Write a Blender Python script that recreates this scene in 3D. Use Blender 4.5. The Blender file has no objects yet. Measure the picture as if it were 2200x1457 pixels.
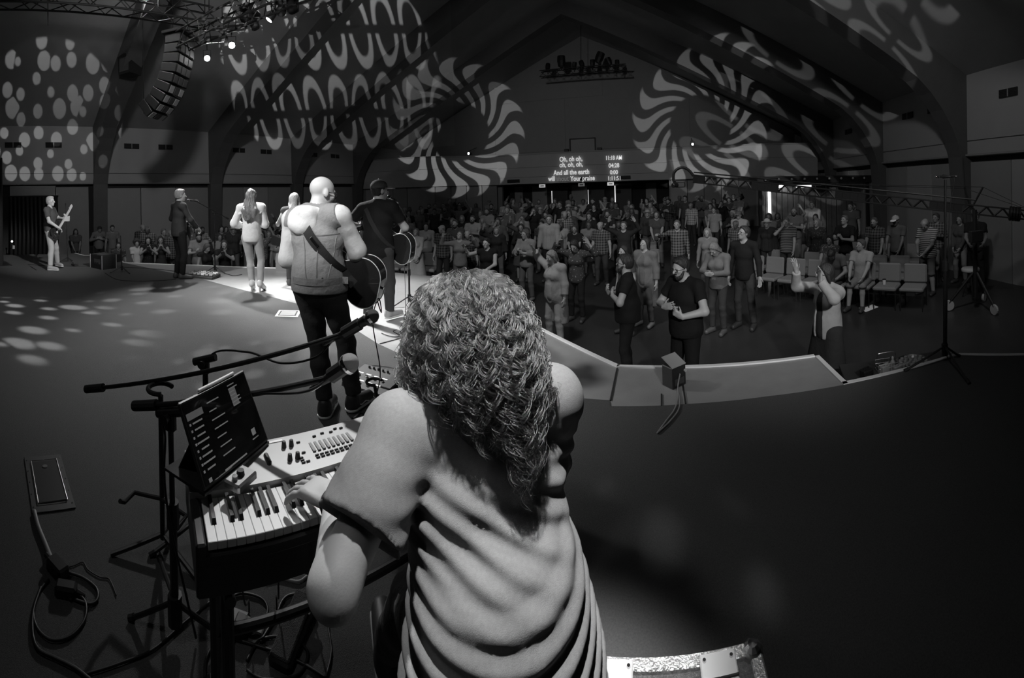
import bpy, bmesh, math, random
import numpy as np
from mathutils import Vector, Matrix, Euler, Quaternion

sc = bpy.context.scene
C = sc.collection
PI = math.pi
rnd = random.Random(7)

# ------------------------------------------------------------------ camera
# A cylindrical (panoramic) picture: level lens, about 138 degrees wide, rolled a little.
F, VX, YC, ROLL = 910.4, 1421.6, 411.9, 0.0285
CAM = Vector((0.0, 0.0, 1.62))
YAW = (VX - 1100.0) / F
cam = bpy.data.cameras.new('camera')
cam.type = 'PANO'
cam.panorama_type = 'CENTRAL_CYLINDRICAL'
cam.central_cylindrical_range_u_min = -1100.0 / F
cam.central_cylindrical_range_u_max = 1100.0 / F
cam.central_cylindrical_range_v_min = -(1457.0 - YC) / F
cam.central_cylindrical_range_v_max = YC / F
cam.central_cylindrical_radius = 1.0
cam.clip_start, cam.clip_end = 0.02, 200
cam_ob = bpy.data.objects.new('camera', cam)
C.objects.link(cam_ob)
cam_ob.matrix_world = (Matrix.Translation(CAM) @ Matrix.Rotation(YAW, 4, 'Z')
                       @ Matrix.Rotation(ROLL, 4, 'Y') @ Matrix.Rotation(PI / 2, 4, 'X'))
sc.camera = cam_ob


def ray(x, y):
    """world direction of a pixel of the 2200 x 1457 frame"""
    a = (x - 1100.0) / F
    s = (YC - y) / F
    cr, sr = math.cos(ROLL), math.sin(ROLL)
    rx, rz = math.sin(a) * cr + s * sr, -math.sin(a) * sr + s * cr
    fy = math.cos(a)
    return Vector((rx * math.cos(YAW) - fy * math.sin(YAW), rx * math.sin(YAW) + fy * math.cos(YAW), rz))


def on_z(x, y, z=0.0):
    d = ray(x, y)
    return CAM + d * ((z - CAM.z) / d.z)


def on_y(x, y, Y):
    d = ray(x, y)
    return CAM + d * ((Y - CAM.y) / d.y)


def on_x(x, y, X):
    d = ray(x, y)
    return CAM + d * ((X - CAM.x) / d.x)


def at_d(x, y, r):
    """point on the pixel's ray at horizontal distance r"""
    d = ray(x, y)
    return CAM + d * (r / math.hypot(d.x, d.y))


# ------------------------------------------------------------------ picture, world, lights
sc.view_settings.view_transform = 'Standard'
sc.view_settings.look = 'None'
sc.view_settings.exposure = 0.0
sc.view_settings.gamma = 1.0
sc.view_settings.use_curve_mapping = False
world = bpy.data.worlds.new('dark_hall')
sc.world = world
world.use_nodes = True
world.node_tree.nodes['Background'].inputs[0].default_value = (1, 1, 1, 1)
world.node_tree.nodes['Background'].inputs[1].default_value = 0.0022


class NT:
    """small helper to write node maths"""
    def __init__(s, tree):
        s.t = tree

    def n(s, kind, **kw):
        nd = s.t.nodes.new(kind)
        for k, v in kw.items():
            setattr(nd, k, v)
        return nd

    def put(s, sock, v):
        if hasattr(v, 'is_output'):
            s.t.links.new(v, sock)
        else:
            sock.default_value = v

    def m(s, op, a, b=None, c=None, clamp=False):
        nd = s.n('ShaderNodeMath', operation=op, use_clamp=clamp)
        s.put(nd.inputs[0], a)
        if b is not None:
            s.put(nd.inputs[1], b)
        if c is not None:
            s.put(nd.inputs[2], c)
        return nd.outputs[0]

    def dot(s, a, vec):
        nd = s.n('ShaderNodeVectorMath', operation='DOT_PRODUCT')
        s.put(nd.inputs[0], a)
        nd.inputs[1].default_value = vec
        return nd.outputs['Value']

    def step(s, lo, hi, v):
        nd = s.n('ShaderNodeMapRange', interpolation_type='SMOOTHSTEP')
        s.put(nd.inputs[0], v)
        s.put(nd.inputs[1], lo)
        s.put(nd.inputs[2], hi)
        return nd.outputs[0]

    def xyz(s, x, y, z=0.0):
        nd = s.n('ShaderNodeCombineXYZ')
        for i, v in enumerate((x, y, z)):
            s.put(nd.inputs[i], v)
        return nd.outputs[0]


def spot(name, loc, target, power, half_deg, blend=0.4, radius=0.06, gobo=None, roll=0.0, **kw):
    li = bpy.data.lights.new(name, 'SPOT')
    li.energy = power
    li.spot_size = min(math.radians(half_deg * 2), PI * 0.98)
    li.spot_blend = blend
    li.shadow_soft_size = radius
    ob = bpy.data.objects.new(name, li)
    C.objects.link(ob)
    loc, target = Vector(loc), Vector(target)
    d = (target - loc).normalized()
    q = d.to_track_quat('-Z', 'Y') @ Quaternion((0, 0, 1), roll)
    ob.matrix_world = Matrix.Translation(loc) @ q.to_matrix().to_4x4()
    if gobo:
        li.use_nodes = True
        g = NT(li.node_tree)
        li.node_tree.nodes.clear()
        out = g.n('ShaderNodeOutputLight')
        em = g.n('ShaderNodeEmission')
        li.node_tree.links.new(em.outputs[0], out.inputs[0])
        geo = g.n('ShaderNodeNewGeometry')
        inc = geo.outputs['Incoming']
        right, up = q @ Vector((1, 0, 0)), q @ Vector((0, 1, 0))
        dz = g.dot(inc, d)
        t = math.tan(math.radians(half_deg))
        u = g.m('DIVIDE', g.m('DIVIDE', g.dot(inc, right), dz), t)
        v = g.m('DIVIDE', g.m('DIVIDE', g.dot(inc, up), dz), t)
        g.put(em.inputs[1], gobo(g, u, v, **kw))
    return ob


def gobo_swirl(g, u, v, n=16.0, base=0.0, flip=1.0):
    """ring of hooked blades: out from a dark centre, thin inside, fat and hooked outside"""
    r = g.m('SQRT', g.m('ADD', g.m('MULTIPLY', u, u), g.m('MULTIPLY', v, v)))
    th = g.m('MULTIPLY', g.m('ARCTAN2', v, u), flip)
    # the blade leans one way going out, then hooks back
    k = g.m('SUBTRACT', r, 0.40)
    h = g.m('MAXIMUM', g.m('SUBTRACT', r, 0.68), 0.0)
    lean = g.m('SUBTRACT', g.m('MULTIPLY', k, 1.85), g.m('MULTIPLY', g.m('MULTIPLY', h, h), 6.5))
    wave = g.m('COSINE', g.m('MULTIPLY', g.m('SUBTRACT', th, lean), n))
    duty = g.m('ADD', g.m('MULTIPLY', g.step(0.84, 1.0, r), 1.1), g.m('SUBTRACT', 0.22, g.m('MULTIPLY', g.step(0.45, 0.82, r), 0.42)))
    blade = g.step(-0.16, 0.16, g.m('SUBTRACT', wave, duty))
    ring = g.m('MULTIPLY', g.step(0.42, 0.46, r), g.m('SUBTRACT', 1.0, g.step(0.94, 1.0, r)))
    return g.m('ADD', g.m('MULTIPLY', blade, ring), base)


def gobo_loops(g, u, v, rows=(0.335, -0.335), cols=4.4, base=0.0, hv=0.315):
    """rows of tall rounded outlines, each split by a dark bar across its middle"""
    tot = None
    for i, r0 in enumerate(rows):
        lv = g.m('DIVIDE', g.m('SUBTRACT', v, r0), hv)
        cell = g.m('SUBTRACT', g.m('FRACT', g.m('ADD', g.m('MULTIPLY', u, cols), 0.37 * i)), 0.5)
        lu = g.m('DIVIDE', cell, 0.42)
        # superellipse radius
        q = g.m('ADD', g.m('POWER', g.m('ABSOLUTE', lu), 2.2), g.m('POWER', g.m('ABSOLUTE', lv), 2.2))
        band = g.m('MULTIPLY', g.step(0.36, 0.50, q), g.m('SUBTRACT', 1.0, g.step(0.9, 1.08, q)))
        gap = g.step(0.08, 0.15, g.m('ABSOLUTE', lv))
        b = g.m('MULTIPLY', band, gap)
        tot = b if tot is None else g.m('MAXIMUM', tot, b)
    lim = g.m('SUBTRACT', 1.0, g.step(0.93, 0.98, g.m('ABSOLUTE', u)))
    return g.m('ADD', g.m('MULTIPLY', tot, lim), base)


def gobo_dots(g, u, v, scale=3.2, base=0.0, soft=0.06, stretch=1.35, lim=1.0, size=0.3):
    vec = g.xyz(u, g.m('DIVIDE', v, stretch))
    vo = g.n('ShaderNodeTexVoronoi', voronoi_dimensions='2D', feature='F1')
    vo.inputs['Scale'].default_value = scale
    vo.inputs['Randomness'].default_value = 0.75
    g.put(vo.inputs['Vector'], vec)
    sep = g.n('ShaderNodeSeparateColor')
    g.t.links.new(vo.outputs['Color'], sep.inputs[0])
    rad = g.m('ADD', size * 0.62, g.m('MULTIPLY', sep.outputs[0], size * 0.75))
    dot = g.m('SUBTRACT', 1.0, g.step(g.m('SUBTRACT', rad, soft), rad, vo.outputs['Distance']))
    r = g.m('SQRT', g.m('ADD', g.m('MULTIPLY', u, u), g.m('MULTIPLY', v, v)))
    return g.m('ADD', g.m('MULTIPLY', dot, g.m('SUBTRACT', 1.0, g.step(lim * 0.95, lim, r))), base)


KEY1, KEY2, KEY3 = at_d(445, 125, 11.3), at_d(498, 97, 10.4), at_d(579, 41, 9.2)
LIGHTS = True
# key lamps of the house truss, shining back at the stage (the lamps themselves stand in the truss builder)
spot('key_lamp_light', KEY1 + Vector((0.3, -0.1, -0.12)), (-5.5, 3.5, 0.4), 3300, 23, 1.0, 0.12)
spot('key_lamp_light', KEY2 + Vector((0.3, -0.1, -0.12)), (-3.1, 4.0, 0.5), 3000, 12, 1.0, 0.12)
spot('key_lamp_light', KEY3 + Vector((0.0, -0.25, -0.15)), (-4.8, 4.9, 0.0), 3400, 22, 0.8, 0.12)
# lamps over the stage behind the picture
spot('stage_back_light', (-4.6, -3.0, 6.4), (-6.2, 4.2, 1.1), 3600, 13, 0.8, 0.15)
spot('stage_back_light', (0.6, -2.6, 6.4), (-2.7, 3.0, 1.3), 2600, 7.5, 0.8, 0.15)
spot('stage_back_light', (-4.4, -2.6, 6.2), (-2.5, 2.6, 1.4), 1500, 8, 0.8, 0.15)
spot('piano_light', (-0.10, 0.50, 6.2), (-0.34, 0.98, 1.1), 3600, 6.0, 1.0, 0.10)
spot('piano_light', (-3.4, 3.4, 5.8), (-0.80, 0.90, 0.98), 1500, 6.5, 1.0, 0.10)
spot('side_light', (1.0, 3.4, 6.0), (-10.2, 1.4, 0.9), 4200, 8, 0.8, 0.12)
spot('stage_wash', (-4.5, -2.5, 6.6), (-6.4, 1.8, 0.0), 400, 36, 1.0, 0.25)
spot('stage_wash', (-2.0, -1.5, 6.0), (-0.6, 2.0, 0.0), 100, 23, 1.0, 0.25)
# low audience light from over the stage lip
spot('audience_light', (-9.5, 3.6, 7.0), (-10.0, 9.5, -0.5), 900, 46, 0.9, 0.3)
spot('audience_light', (-2.2, 3.6, 7.0), (-1.6, 10.6, -0.5), 1050, 36, 1.0, 0.3)
spot('audience_light', (2.6, 3.4, 6.2), (3.4, 8.4, -0.5), 800, 36, 1.0, 0.3)
spot('stage_wash', (0.4, 2.4, 6.2), (0.5, 4.6, -0.6), 70, 32, 1.0, 0.25)  # added wash that brightens the right deck and the people nearest it
spot('audience_light', (1.6, -2.4, 3.4), (0.8, 6.6, 0.2), 1250, 16, 0.9, 0.15)  # added frontal fill from behind the camera for people near the lip
# added unseen spots on walls and roof, standing in for bounced light
spot('bounce_fill', (-3.0, 1.0, 6.0), (-16.0, 8.5, 2.2), 900, 38, 1.0, 0.3)
spot('bounce_fill', (0.5, 2.6, 6.4), (7.6, 13.0, 2.6), 420, 44, 1.0, 0.3)
spot('bounce_fill', (-4.0, 3.0, 6.0), (-4.0, 22.0, 3.6), 900, 26, 1.0, 0.3)
# moving heads throwing patterns
spot('swirl_projector', (-1.4, -1.4, 3.2), at_d(985, 285, 24.0), 7600, 8.9, 0.05, 0.02, gobo_swirl, 0.2, base=0.02)
spot('swirl_projector', (1.2, -1.4, 3.2), at_d(1505, 270, 22.5), 6000, 8.9, 0.05, 0.03, gobo_swirl, 0.5, base=0.02)
spot('loop_projector', (-1.6, -1.0, 3.0), at_d(668, 130, 12.0), 9000, 14.0, 0.05, 0.02, gobo_loops, 0.02, base=0.02)
spot('loop_projector', (0.9, -1.8, 4.6), at_d(1775, 100, 9.5), 1900, 16.5, 0.05, 0.03, gobo_loops, 0.95, base=0.02)
spot('dot_projector', (-2.0, 0.4, 3.4), at_d(105, 262, 16.2), 2700, 11.5, 0.05, 0.02, gobo_dots, 0.0, base=0.02, size=0.34, scale=4.6, stretch=1.35)
spot('dot_projector', (-9.0, -2.0, 6.0), on_z(50, 690), 4200, 12, 0.5, 0.03, gobo_dots, 0.3, base=0.03, soft=0.2, scale=3.6)
spot('dot_projector', (-8.6, -1.5, 6.2), on_z(390, 650), 2400, 11, 0.5, 0.03, gobo_dots, 0.9, base=0.0, soft=0.25, scale=3.0)
spot('dot_projector', (-4.6, -2.0, 6.0), on_z(545, 780), 1500, 6, 0.5, 0.03, gobo_dots, 0.9, base=0.0, soft=0.25, scale=3.4, size=0.42)
spot('dot_projector', (-0.6, -2.2, 6.0), on_z(1320, 1330), 330, 6, 0.5, 0.03, gobo_dots, 0.4, base=0.0, soft=0.3, scale=1.9)


# ------------------------------------------------------------------ materials
MATS = {}


def mat(name, v, rough=0.6, metal=0.0, noise=0.0, nscale=20.0, bump=0.0, bscale=60.0, emit=0.0, coat=0.0, spec=0.5, objcol=False, alpha=None, trans=0.0, aniso=None):
    """one procedural grey material: base value v, mottled by noise, fine bump"""
    if name in MATS:
        return MATS[name]
    m = bpy.data.materials.new(name)
    m.use_nodes = True
    g = NT(m.node_tree)
    b = m.node_tree.nodes['Principled BSDF']
    b.inputs['Roughness'].default_value = rough
    b.inputs['Metallic'].default_value = metal
    b.inputs['Specular IOR Level'].default_value = spec
    b.inputs['Coat Weight'].default_value = coat
    b.inputs['Base Color'].default_value = (v, v, v, 1)
    tc = g.n('ShaderNodeTexCoord').outputs['Object']
    col = None
    if objcol:
        oi = g.n('ShaderNodeObjectInfo')
        col = oi.outputs['Color']
    if noise:
        no = g.n('ShaderNodeTexNoise')
        no.inputs['Scale'].default_value = nscale
        no.inputs['Detail'].default_value = 5
        g.put(no.inputs['Vector'], tc)
        f = g.m('ADD', 1.0 - noise, g.m('MULTIPLY', no.outputs['Fac'], 2 * noise))
        mx = g.n('ShaderNodeVectorMath', operation='SCALE')
        if col is None:
            mx.inputs[0].default_value = (v, v, v)
        else:
            g.put(mx.inputs[0], col)
        g.put(mx.inputs['Scale'], f)
        col = mx.outputs[0]
    if col is not None:
        g.put(b.inputs['Base Color'], col)
    if bump:
        no = g.n('ShaderNodeTexNoise')
        no.inputs['Scale'].default_value = bscale
        no.inputs['Detail'].default_value = 4
        if aniso:
            mp = g.n('ShaderNodeMapping')
            mp.inputs['Scale'].default_value = aniso
            g.put(mp.inputs[0], tc)
            g.put(no.inputs['Vector'], mp.outputs[0])
        else:
            g.put(no.inputs['Vector'], tc)
        bp = g.n('ShaderNodeBump')
        bp.inputs['Strength'].default_value = bump
        bp.inputs['Distance'].default_value = 0.02
        g.put(bp.inputs['Height'], no.outputs['Fac'])
        g.put(b.inputs['Normal'], bp.outputs[0])
    if emit:
        b.inputs['Emission Color'].default_value = (1, 1, 1, 1)
        b.inputs['Emission Strength'].default_value = emit
    if trans:
        b.inputs['Transmission Weight'].default_value = trans
    if alpha is not None:
        b.inputs['Alpha'].default_value = alpha
    MATS[name] = m
    return m


# ------------------------------------------------------------------ mesh builder
class MB:
    def __init__(s):
        s.v, s.f = [], []

    def add(s, vs, fs):
        k = len(s.v)
        s.v.extend([tuple(p) for p in vs])
        s.f.extend([tuple(i + k for i in f) for f in fs])
        return s

    def box(s, c, size, M=None, taper=1.0):
        hx, hy, hz = (t / 2 for t in size)
        vs = []
        for z in (-1, 1):
            t = taper if z > 0 else 1.0
            for x, y in ((-1, -1), (1, -1), (1, 1), (-1, 1)):
                p = Vector((x * hx * t, y * hy * t, z * hz))
                if M is not None:
                    p = M @ p
                vs.append(p + Vector(c))
        return s.add(vs, [(3, 2, 1, 0), (4, 5, 6, 7), (0, 1, 5, 4), (1, 2, 6, 5), (2, 3, 7, 6), (3, 0, 4, 7)])

    def bevbox(s, c, size, b, M=None):
        """box with chamfered edges"""
        hx, hy, hz = (t / 2 for t in size)
        vs, idx = [], {}
        for sx in (-1, 1):
            for sy in (-1, 1):
                for sz in (-1, 1):
                    for a in range(3):
                        p = [sx * (hx - b), sy * (hy - b), sz * (hz - b)]
                        p[a] = (sx, sy, sz)[a] * (hx, hy, hz)[a]
                        q = Vector(p)
                        if M is not None:
                            q = M @ q
                        idx[(sx, sy, sz, a)] = len(vs)
                        vs.append(q + Vector(c))
        fs = []
        for a in range(3):
            o = [i for i in range(3) if i != a]
            for sg in (-1, 1):
                f = []
                for p, q in ((-1, -1), (1, -1), (1, 1), (-1, 1)):
                    k = [0, 0, 0]
                    k[a], k[o[0]], k[o[1]] = sg, p, q
                    f.append(idx[(k[0], k[1], k[2], a)])
                fs.append(f)
            for p in (-1, 1):
                for q in (-1, 1):
                    f = []
                    for sg, ax in ((-1, o[0]), (1, o[0]), (1, o[1]), (-1, o[1])):
                        k = [0, 0, 0]
                        k[a], k[o[0]], k[o[1]] = sg, p, q
                        f.append(idx[(k[0], k[1], k[2], ax)])
                    fs.append(f)
        for sx in (-1, 1):
            for sy in (-1, 1):
                for sz in (-1, 1):
                    fs.append([idx[(sx, sy, sz, a)] for a in range(3)])
        return s.add(vs, fs)

    def tube(s, pts, r, n=8, close=False, caps=True):
        """tube along points; r a number or a list"""
        pts = [Vector(p) for p in pts]
        N = len(pts)
        rs = r if isinstance(r, (list, tuple)) else [r] * N
        vs, prev = [], None
        for i, p in enumerate(pts):
            if close:
                t = pts[(i + 1) % N] - pts[i - 1]
            else:
                t = pts[min(i + 1, N - 1)] - pts[max(i - 1, 0)]
            t = t.normalized() if t.length > 1e-9 else Vector((0, 0, 1))
            if prev is None:
                a = Vector((0, 0, 1)) if abs(t.z) < 0.9 else Vector((1, 0, 0))
                u = t.cross(a).normalized()
            else:
                u = prev - t * prev.dot(t)
                u = u.normalized() if u.length > 1e-6 else t.orthogonal().normalized()
            prev = u
            w = t.cross(u)
            for k in range(n):
                an = 2 * PI * k / n
                vs.append(p + (u * math.cos(an) + w * math.sin(an)) * rs[i])
        fs = []
        for i in range(N if close else N - 1):
            j = (i + 1) % N
            for k in range(n):
                l = (k + 1) % n
                fs.append((i * n + k, i * n + l, j * n + l, j * n + k))
        if caps and not close:
            fs.append(tuple(range(n - 1, -1, -1)))
            fs.append(tuple((N - 1) * n + k for k in range(n)))
        return s.add(vs, fs)

    def rod(s, a, b, r, r2=None, n=8):
        return s.tube([a, b], [r, r if r2 is None else r2], n)

    def lathe(s, prof, c=(0, 0, 0), M=None, n=20):
        """profile [(radius, height)] turned about z"""
        vs, fs = [], []
        for r, h in prof:
            for k in range(n):
                an = 2 * PI * k / n
                p = Vector((r * math.cos(an), r * math.sin(an), h))
                if M is not None:
                    p = M @ p
                vs.append(p + Vector(c))
        for i in range(len(prof) - 1):
            for k in range(n):
                l = (k + 1) % n
                fs.append((i * n + k, i * n + l, (i + 1) * n + l, (i + 1) * n + k))
        fs.append(tuple(range(n - 1, -1, -1)))
        fs.append(tuple((len(prof) - 1) * n + k for k in range(n)))
        return s.add(vs, fs)

    def prism(s, poly, M, depth):
        """polygon (2-D) placed by matrix M in its xy plane, thick along its z"""
        n = len(poly)
        vs = [M @ Vector((x, y, 0)) for x, y in poly] + [M @ Vector((x, y, depth)) for x, y in poly]
        fs = [tuple(range(n - 1, -1, -1)), tuple(range(n, 2 * n))]
        for i in range(n):
            j = (i + 1) % n
            fs.append((i, j, n + j, n + i))
        return s.add(vs, fs)

    def ball(s, c, r, n=12, m=8, sc3=(1, 1, 1), M=None):
        vs, fs = [], []
        for i in range(m + 1):
            ph = PI * i / m
            for k in range(n):
                an = 2 * PI * k / n
                p = Vector((r * sc3[0] * math.sin(ph) * math.cos(an), r * sc3[1] * math.sin(ph) * math.sin(an), r * sc3[2] * math.cos(ph)))
                if M is not None:
                    p = M @ p
                vs.append(p + Vector(c))
        for i in range(m):
            for k in range(n):
                l = (k + 1) % n
                fs.append((i * n + k, (i + 1) * n + k, (i + 1) * n + l, i * n + l))
        return s.add(vs, fs)

    def mesh(s, name, m, smooth=False):
        me = bpy.data.meshes.new(name)
        me.from_pydata(s.v, [], s.f)
        me.materials.append(m)
        if smooth:
            me.polygons.foreach_set('use_smooth', [True] * len(me.polygons))
        me.update()
        return me

    def build(s, name, m, parent=None, smooth=False, loc=None):
        ob = bpy.data.objects.new(name, s.mesh(name, m, smooth))
        C.objects.link(ob)
        if parent is not None:
            ob.parent = parent
        if loc is not None:
            ob.location = loc
        return ob


def link(name, me, parent=None, loc=None, rz=None):
    ob = bpy.data.objects.new(name, me)
    C.objects.link(ob)
    if parent is not None:
        ob.parent = parent
    if loc is not None:
        ob.location = loc
    if rz is not None:
        ob.rotation_euler = (0, 0, rz)
    return ob


def tag(o, label, cat, group=None, kind=None):
    o['label'] = label
    o['category'] = cat
    if group:
        o['group'] = group
    if kind:
        o['kind'] = kind
    return o


def thing(name, label, cat, loc=(0, 0, 0), rz=0.0, group=None):
    o = bpy.data.objects.new(name, None)
    o.empty_display_size = 0.1
    C.objects.link(o)
    o.location = loc
    o.rotation_euler = (0, 0, rz)
    return tag(o, label, cat, group)


def struct(o):
    o['kind'] = 'structure'
    return o


def smooth_path(pts, sub=6, closed=False):
    """Catmull-Rom through the points"""
    P = [Vector(p) for p in pts]
    out = []
    n = len(P)
    for i in range(n - 1):
        p0, p1, p2, p3 = P[max(i - 1, 0)], P[i], P[i + 1], P[min(i + 2, n - 1)]
        for k in range(sub):
            t = k / sub
            out.append(0.5 * ((2 * p1) + (p2 - p0) * t + (2 * p0 - 5 * p1 + 4 * p2 - p3) * t * t + (3 * p1 - p0 - 3 * p2 + p3) * t ** 3))
    out.append(P[-1])
    return out


def frame_m(o, x, z):
    """matrix with columns x, z cross x, z at o"""
    x = Vector(x).normalized()
    z = Vector(z).normalized()
    y = z.cross(x).normalized()
    x = y.cross(z).normalized()
    return Matrix(((x.x, y.x, z.x, o[0]), (x.y, y.y, z.y, o[1]), (x.z, y.z, z.z, o[2]), (0, 0, 0, 1)))


# ------------------------------------------------------------------ the hall
XL, XR, XC = -15.99, 7.80, -4.10          # side walls, middle of the hall
YF = (3.742, 8.776, 13.38, 17.93)         # arches
YB = 22.5                                 # back wall
Z_LEDGE, Z_EAVE, Z_RIDGE, Z_LOW = 2.29, 4.50, 9.90, 9.26
ZH = -1.0                                 # hall floor below the stage
m_wall = mat('painted wall', 0.34, 0.75, noise=0.06, nscale=2.0, bump=0.05, bscale=40)
m_wall2 = mat('wall panels', 0.27, 0.75, noise=0.07, nscale=3.0)
m_ceil = mat('ceiling boards', 0.30, 0.85, noise=0.08, nscale=3.0, bump=0.1, bscale=15)
m_beam = mat('arch paint', 0.10, 0.7, noise=0.12, nscale=4.0, bump=0.1, bscale=30)
m_black = mat('matt black', 0.012, 0.55)
m_dark = mat('dark grey', 0.05, 0.6)
m_void = mat('dark recess paint', 0.02, 0.9)
m_carpet = mat('stage carpet', 0.105, 0.95, noise=0.35, nscale=140.0, bump=0.5, bscale=400, spec=0.2)
m_deck = mat('thrust boards', 0.30, 0.42, noise=0.16, nscale=6.0, bump=0.06, bscale=80)
m_tape = mat('white edge tape', 0.85, 0.5)
m_hall = mat('polished hall floor', 0.035, 0.33, noise=0.4, nscale=1.6, bump=0.03, bscale=8)
m_seam = mat('seam', 0.02, 0.8)


def floor_z(y):
    return ZH if y < 10.5 else ZH + min((y - 10.5) / 11.0, 1.0) * 0.62


def flat(poly, z, t, name, m):
    """slab with a polygon outline, top at z"""
    return MB().prism(poly, Matrix.Translation((0, 0, z - t)), t).build(name, m)


# hall floor, gently raked towards the back
b = MB()
ys = [-4, 10.5, 12.5, 14.5, 16.5, 18.5, 21.5, 27]
for i, y in enumerate(ys):
    b.v += [(XL - 0.5, y, floor_z(y)), (XR + 0.5, y, floor_z(y))]
    if i:
        k = 2 * i
        b.f.append((k - 2, k - 1, k + 1, k))
hall = struct(b.build('floor', m_hall))

# stage: carpet part and the smooth thrust
EDGE = [(2.95, 2.50), (2.49, 2.99), (1.37, 3.07), (1.36, 3.69), (-0.45, 3.80), (-1.83, 5.08), (-4.36, 7.14), (-5.4, 7.14),
        (-7.69, 6.02), (-9.28, 4.81), (-10.08, 3.96), (-10.68, 3.28), (-12.37, 3.21), (-12.5, 2.60), (-13.2, 2.43)]
SEAM = [(-10.68, 3.28), (-9.4, 3.62), (-7.65, 4.02), (-5.5, 4.18), (-4.3, 4.20), (-2.9, 3.60), (-1.67, 3.24), (-0.44, 3.20), (-0.42, 3.11), (0.16, 3.13), (0.76, 3.12), (1.37, 3.07)]
back = [(-13.2, -4.0), (XR - 0.1, -4.0), (XR - 0.1, -0.6), (3.9, 0.9), (3.4, 1.9)]
deck = struct(flat([(-13.2, 2.43)] + back + EDGE[:-1], 0.0, 0.12, 'floor', m_deck))
deck.name = 'floor_stage_deck'
carp = struct(flat(back + EDGE[:2] + SEAM[::-1] + EDGE[12:], 0.006, 0.004, 'floor_stage_carpet', m_carpet))
b = MB()                                   # stage front
P = [(3.4, 1.9)] + EDGE
for i in range(len(P) - 1):
    (x0, y0), (x1, y1) = P[i], P[i + 1]
    k = len(b.v)
    d = Vector((x1 - x0, y1 - y0, 0)).normalized()
    n = Vector((d.y, -d.x, 0)) * 0.04
    b.v += [(x0, y0, -0.12), (x1, y1, -0.12), (x1, y1, ZH), (x0, y0, ZH), (x0 + n.x, y0 + n.y, -0.12), (x1 + n.x, y1 + n.y, -0.12), (x1 + n.x, y1 + n.y, ZH), (x0 + n.x, y0 + n.y, ZH)]
    b.f += [(k, k + 1, k + 2, k + 3), (k + 7, k + 6, k + 5, k + 4), (k, k + 4, k + 5, k + 1)]
struct(b.build('wall_stage_front', m_void))


def tape(p, q, w=0.05, z=0.012, inset=0.0, name='trim_1'):
    p, q = Vector((p[0], p[1], z)), Vector((q[0], q[1], z))
    d = (q - p).normalized()
    n = Vector((-d.y, d.x, 0)) * w
    o = n * inset
    b = MB()
    t = Vector((0, 0, -0.012))
    vs = [p + o, q + o, q + n + o, p + n + o]
    b.add(vs + [v + t for v in vs], [(0, 1, 2, 3), (7, 6, 5, 4), (0, 4, 5, 1), (1, 5, 6, 2), (2, 6, 7, 3), (3, 7, 4, 0)])
    return struct(b.build(name, m_tape))


for i in range(len(EDGE) - 1):             # white tape along the lip
    if i in (6, 7):
        continue
    tape(EDGE[i + 1], EDGE[i], w=0.042 if i < 5 else 0.06, name='trim_%d' % (i + 1))
# seams between the boards of the thrust
for i, (p, q) in enumerate([((-0.45, 3.78), (-0.44, 3.20)), ((0.12, 3.74), (0.13, 3.14)), ((-0.05, 3.3), (-0.05, 3.12)), ((-2.3, 5.4), (-2.9, 3.62))]):
    o = tape(p, q, w=0.012, z=0.008, name='trim_%d' % (30 + i))
    o.data.materials[0] = m_seam

# side walls: lower panels, proud upper band with ledge, frieze line
for side, X, sg in (('left', XL, 1), ('right', XR, -1)):
    root = struct(MB().box((X - sg * 0.25, 9.3, 1.7), (0.3, 27.0, 6.2)).build('wall_' + side, m_void))
    ybays = [-4.2] + list(YF) + [YB]
    for k in range(5):
        y0, y1 = ybays[k] + (0.42 if k else 0), ybays[k + 1]
        b = MB().box((X - sg * 0.02, (y0 + y1) / 2, (Z_LEDGE + Z_EAVE) / 2 + 0.1), (0.16, y1 - y0, Z_EAVE - Z_LEDGE + 0.2))
        b.build('upper_panel', m_wall, root)
        MB().box((X + sg * 0.072, (y0 + y1) / 2, 2.72), (0.012, y1 - y0, 0.014)).build('frieze_line', m_dark, root)
        MB().box((X + sg * 0.09, (y0 + y1) / 2, Z_LEDGE + 0.035), (0.10, y1 - y0, 0.05)).build('ledge', m_wall2, root)
        n = 3
        for j in range(n):
            a, c = y0 + (y1 - y0) * j / n, y0 + (y1 - y0) * (j + 1) / n
            if side == 'left' and k == 0 and c > 0.5:
                continue
            MB().bevbox((X - sg * 0.06, (a + c) / 2, (ZH + Z_LEDGE) / 2 - 0.1), (0.06, c - a - 0.03, Z_LEDGE - ZH - 0.1), 0.01).build('panel', m_wall2 if j != 1 else m_wall, root)
    if side == 'left':                     # opening with black curtain at the end of the stage
        MB().box((X - 0.06, 2.9, 0.6), (0.06, 1.3, 3.2)).build('panel', m_wall2, root)
        MB().box((X - 0.06, 1.4, 2.05), (0.06, 1.75, 0.4)).build('panel', m_wall2, root)

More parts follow.
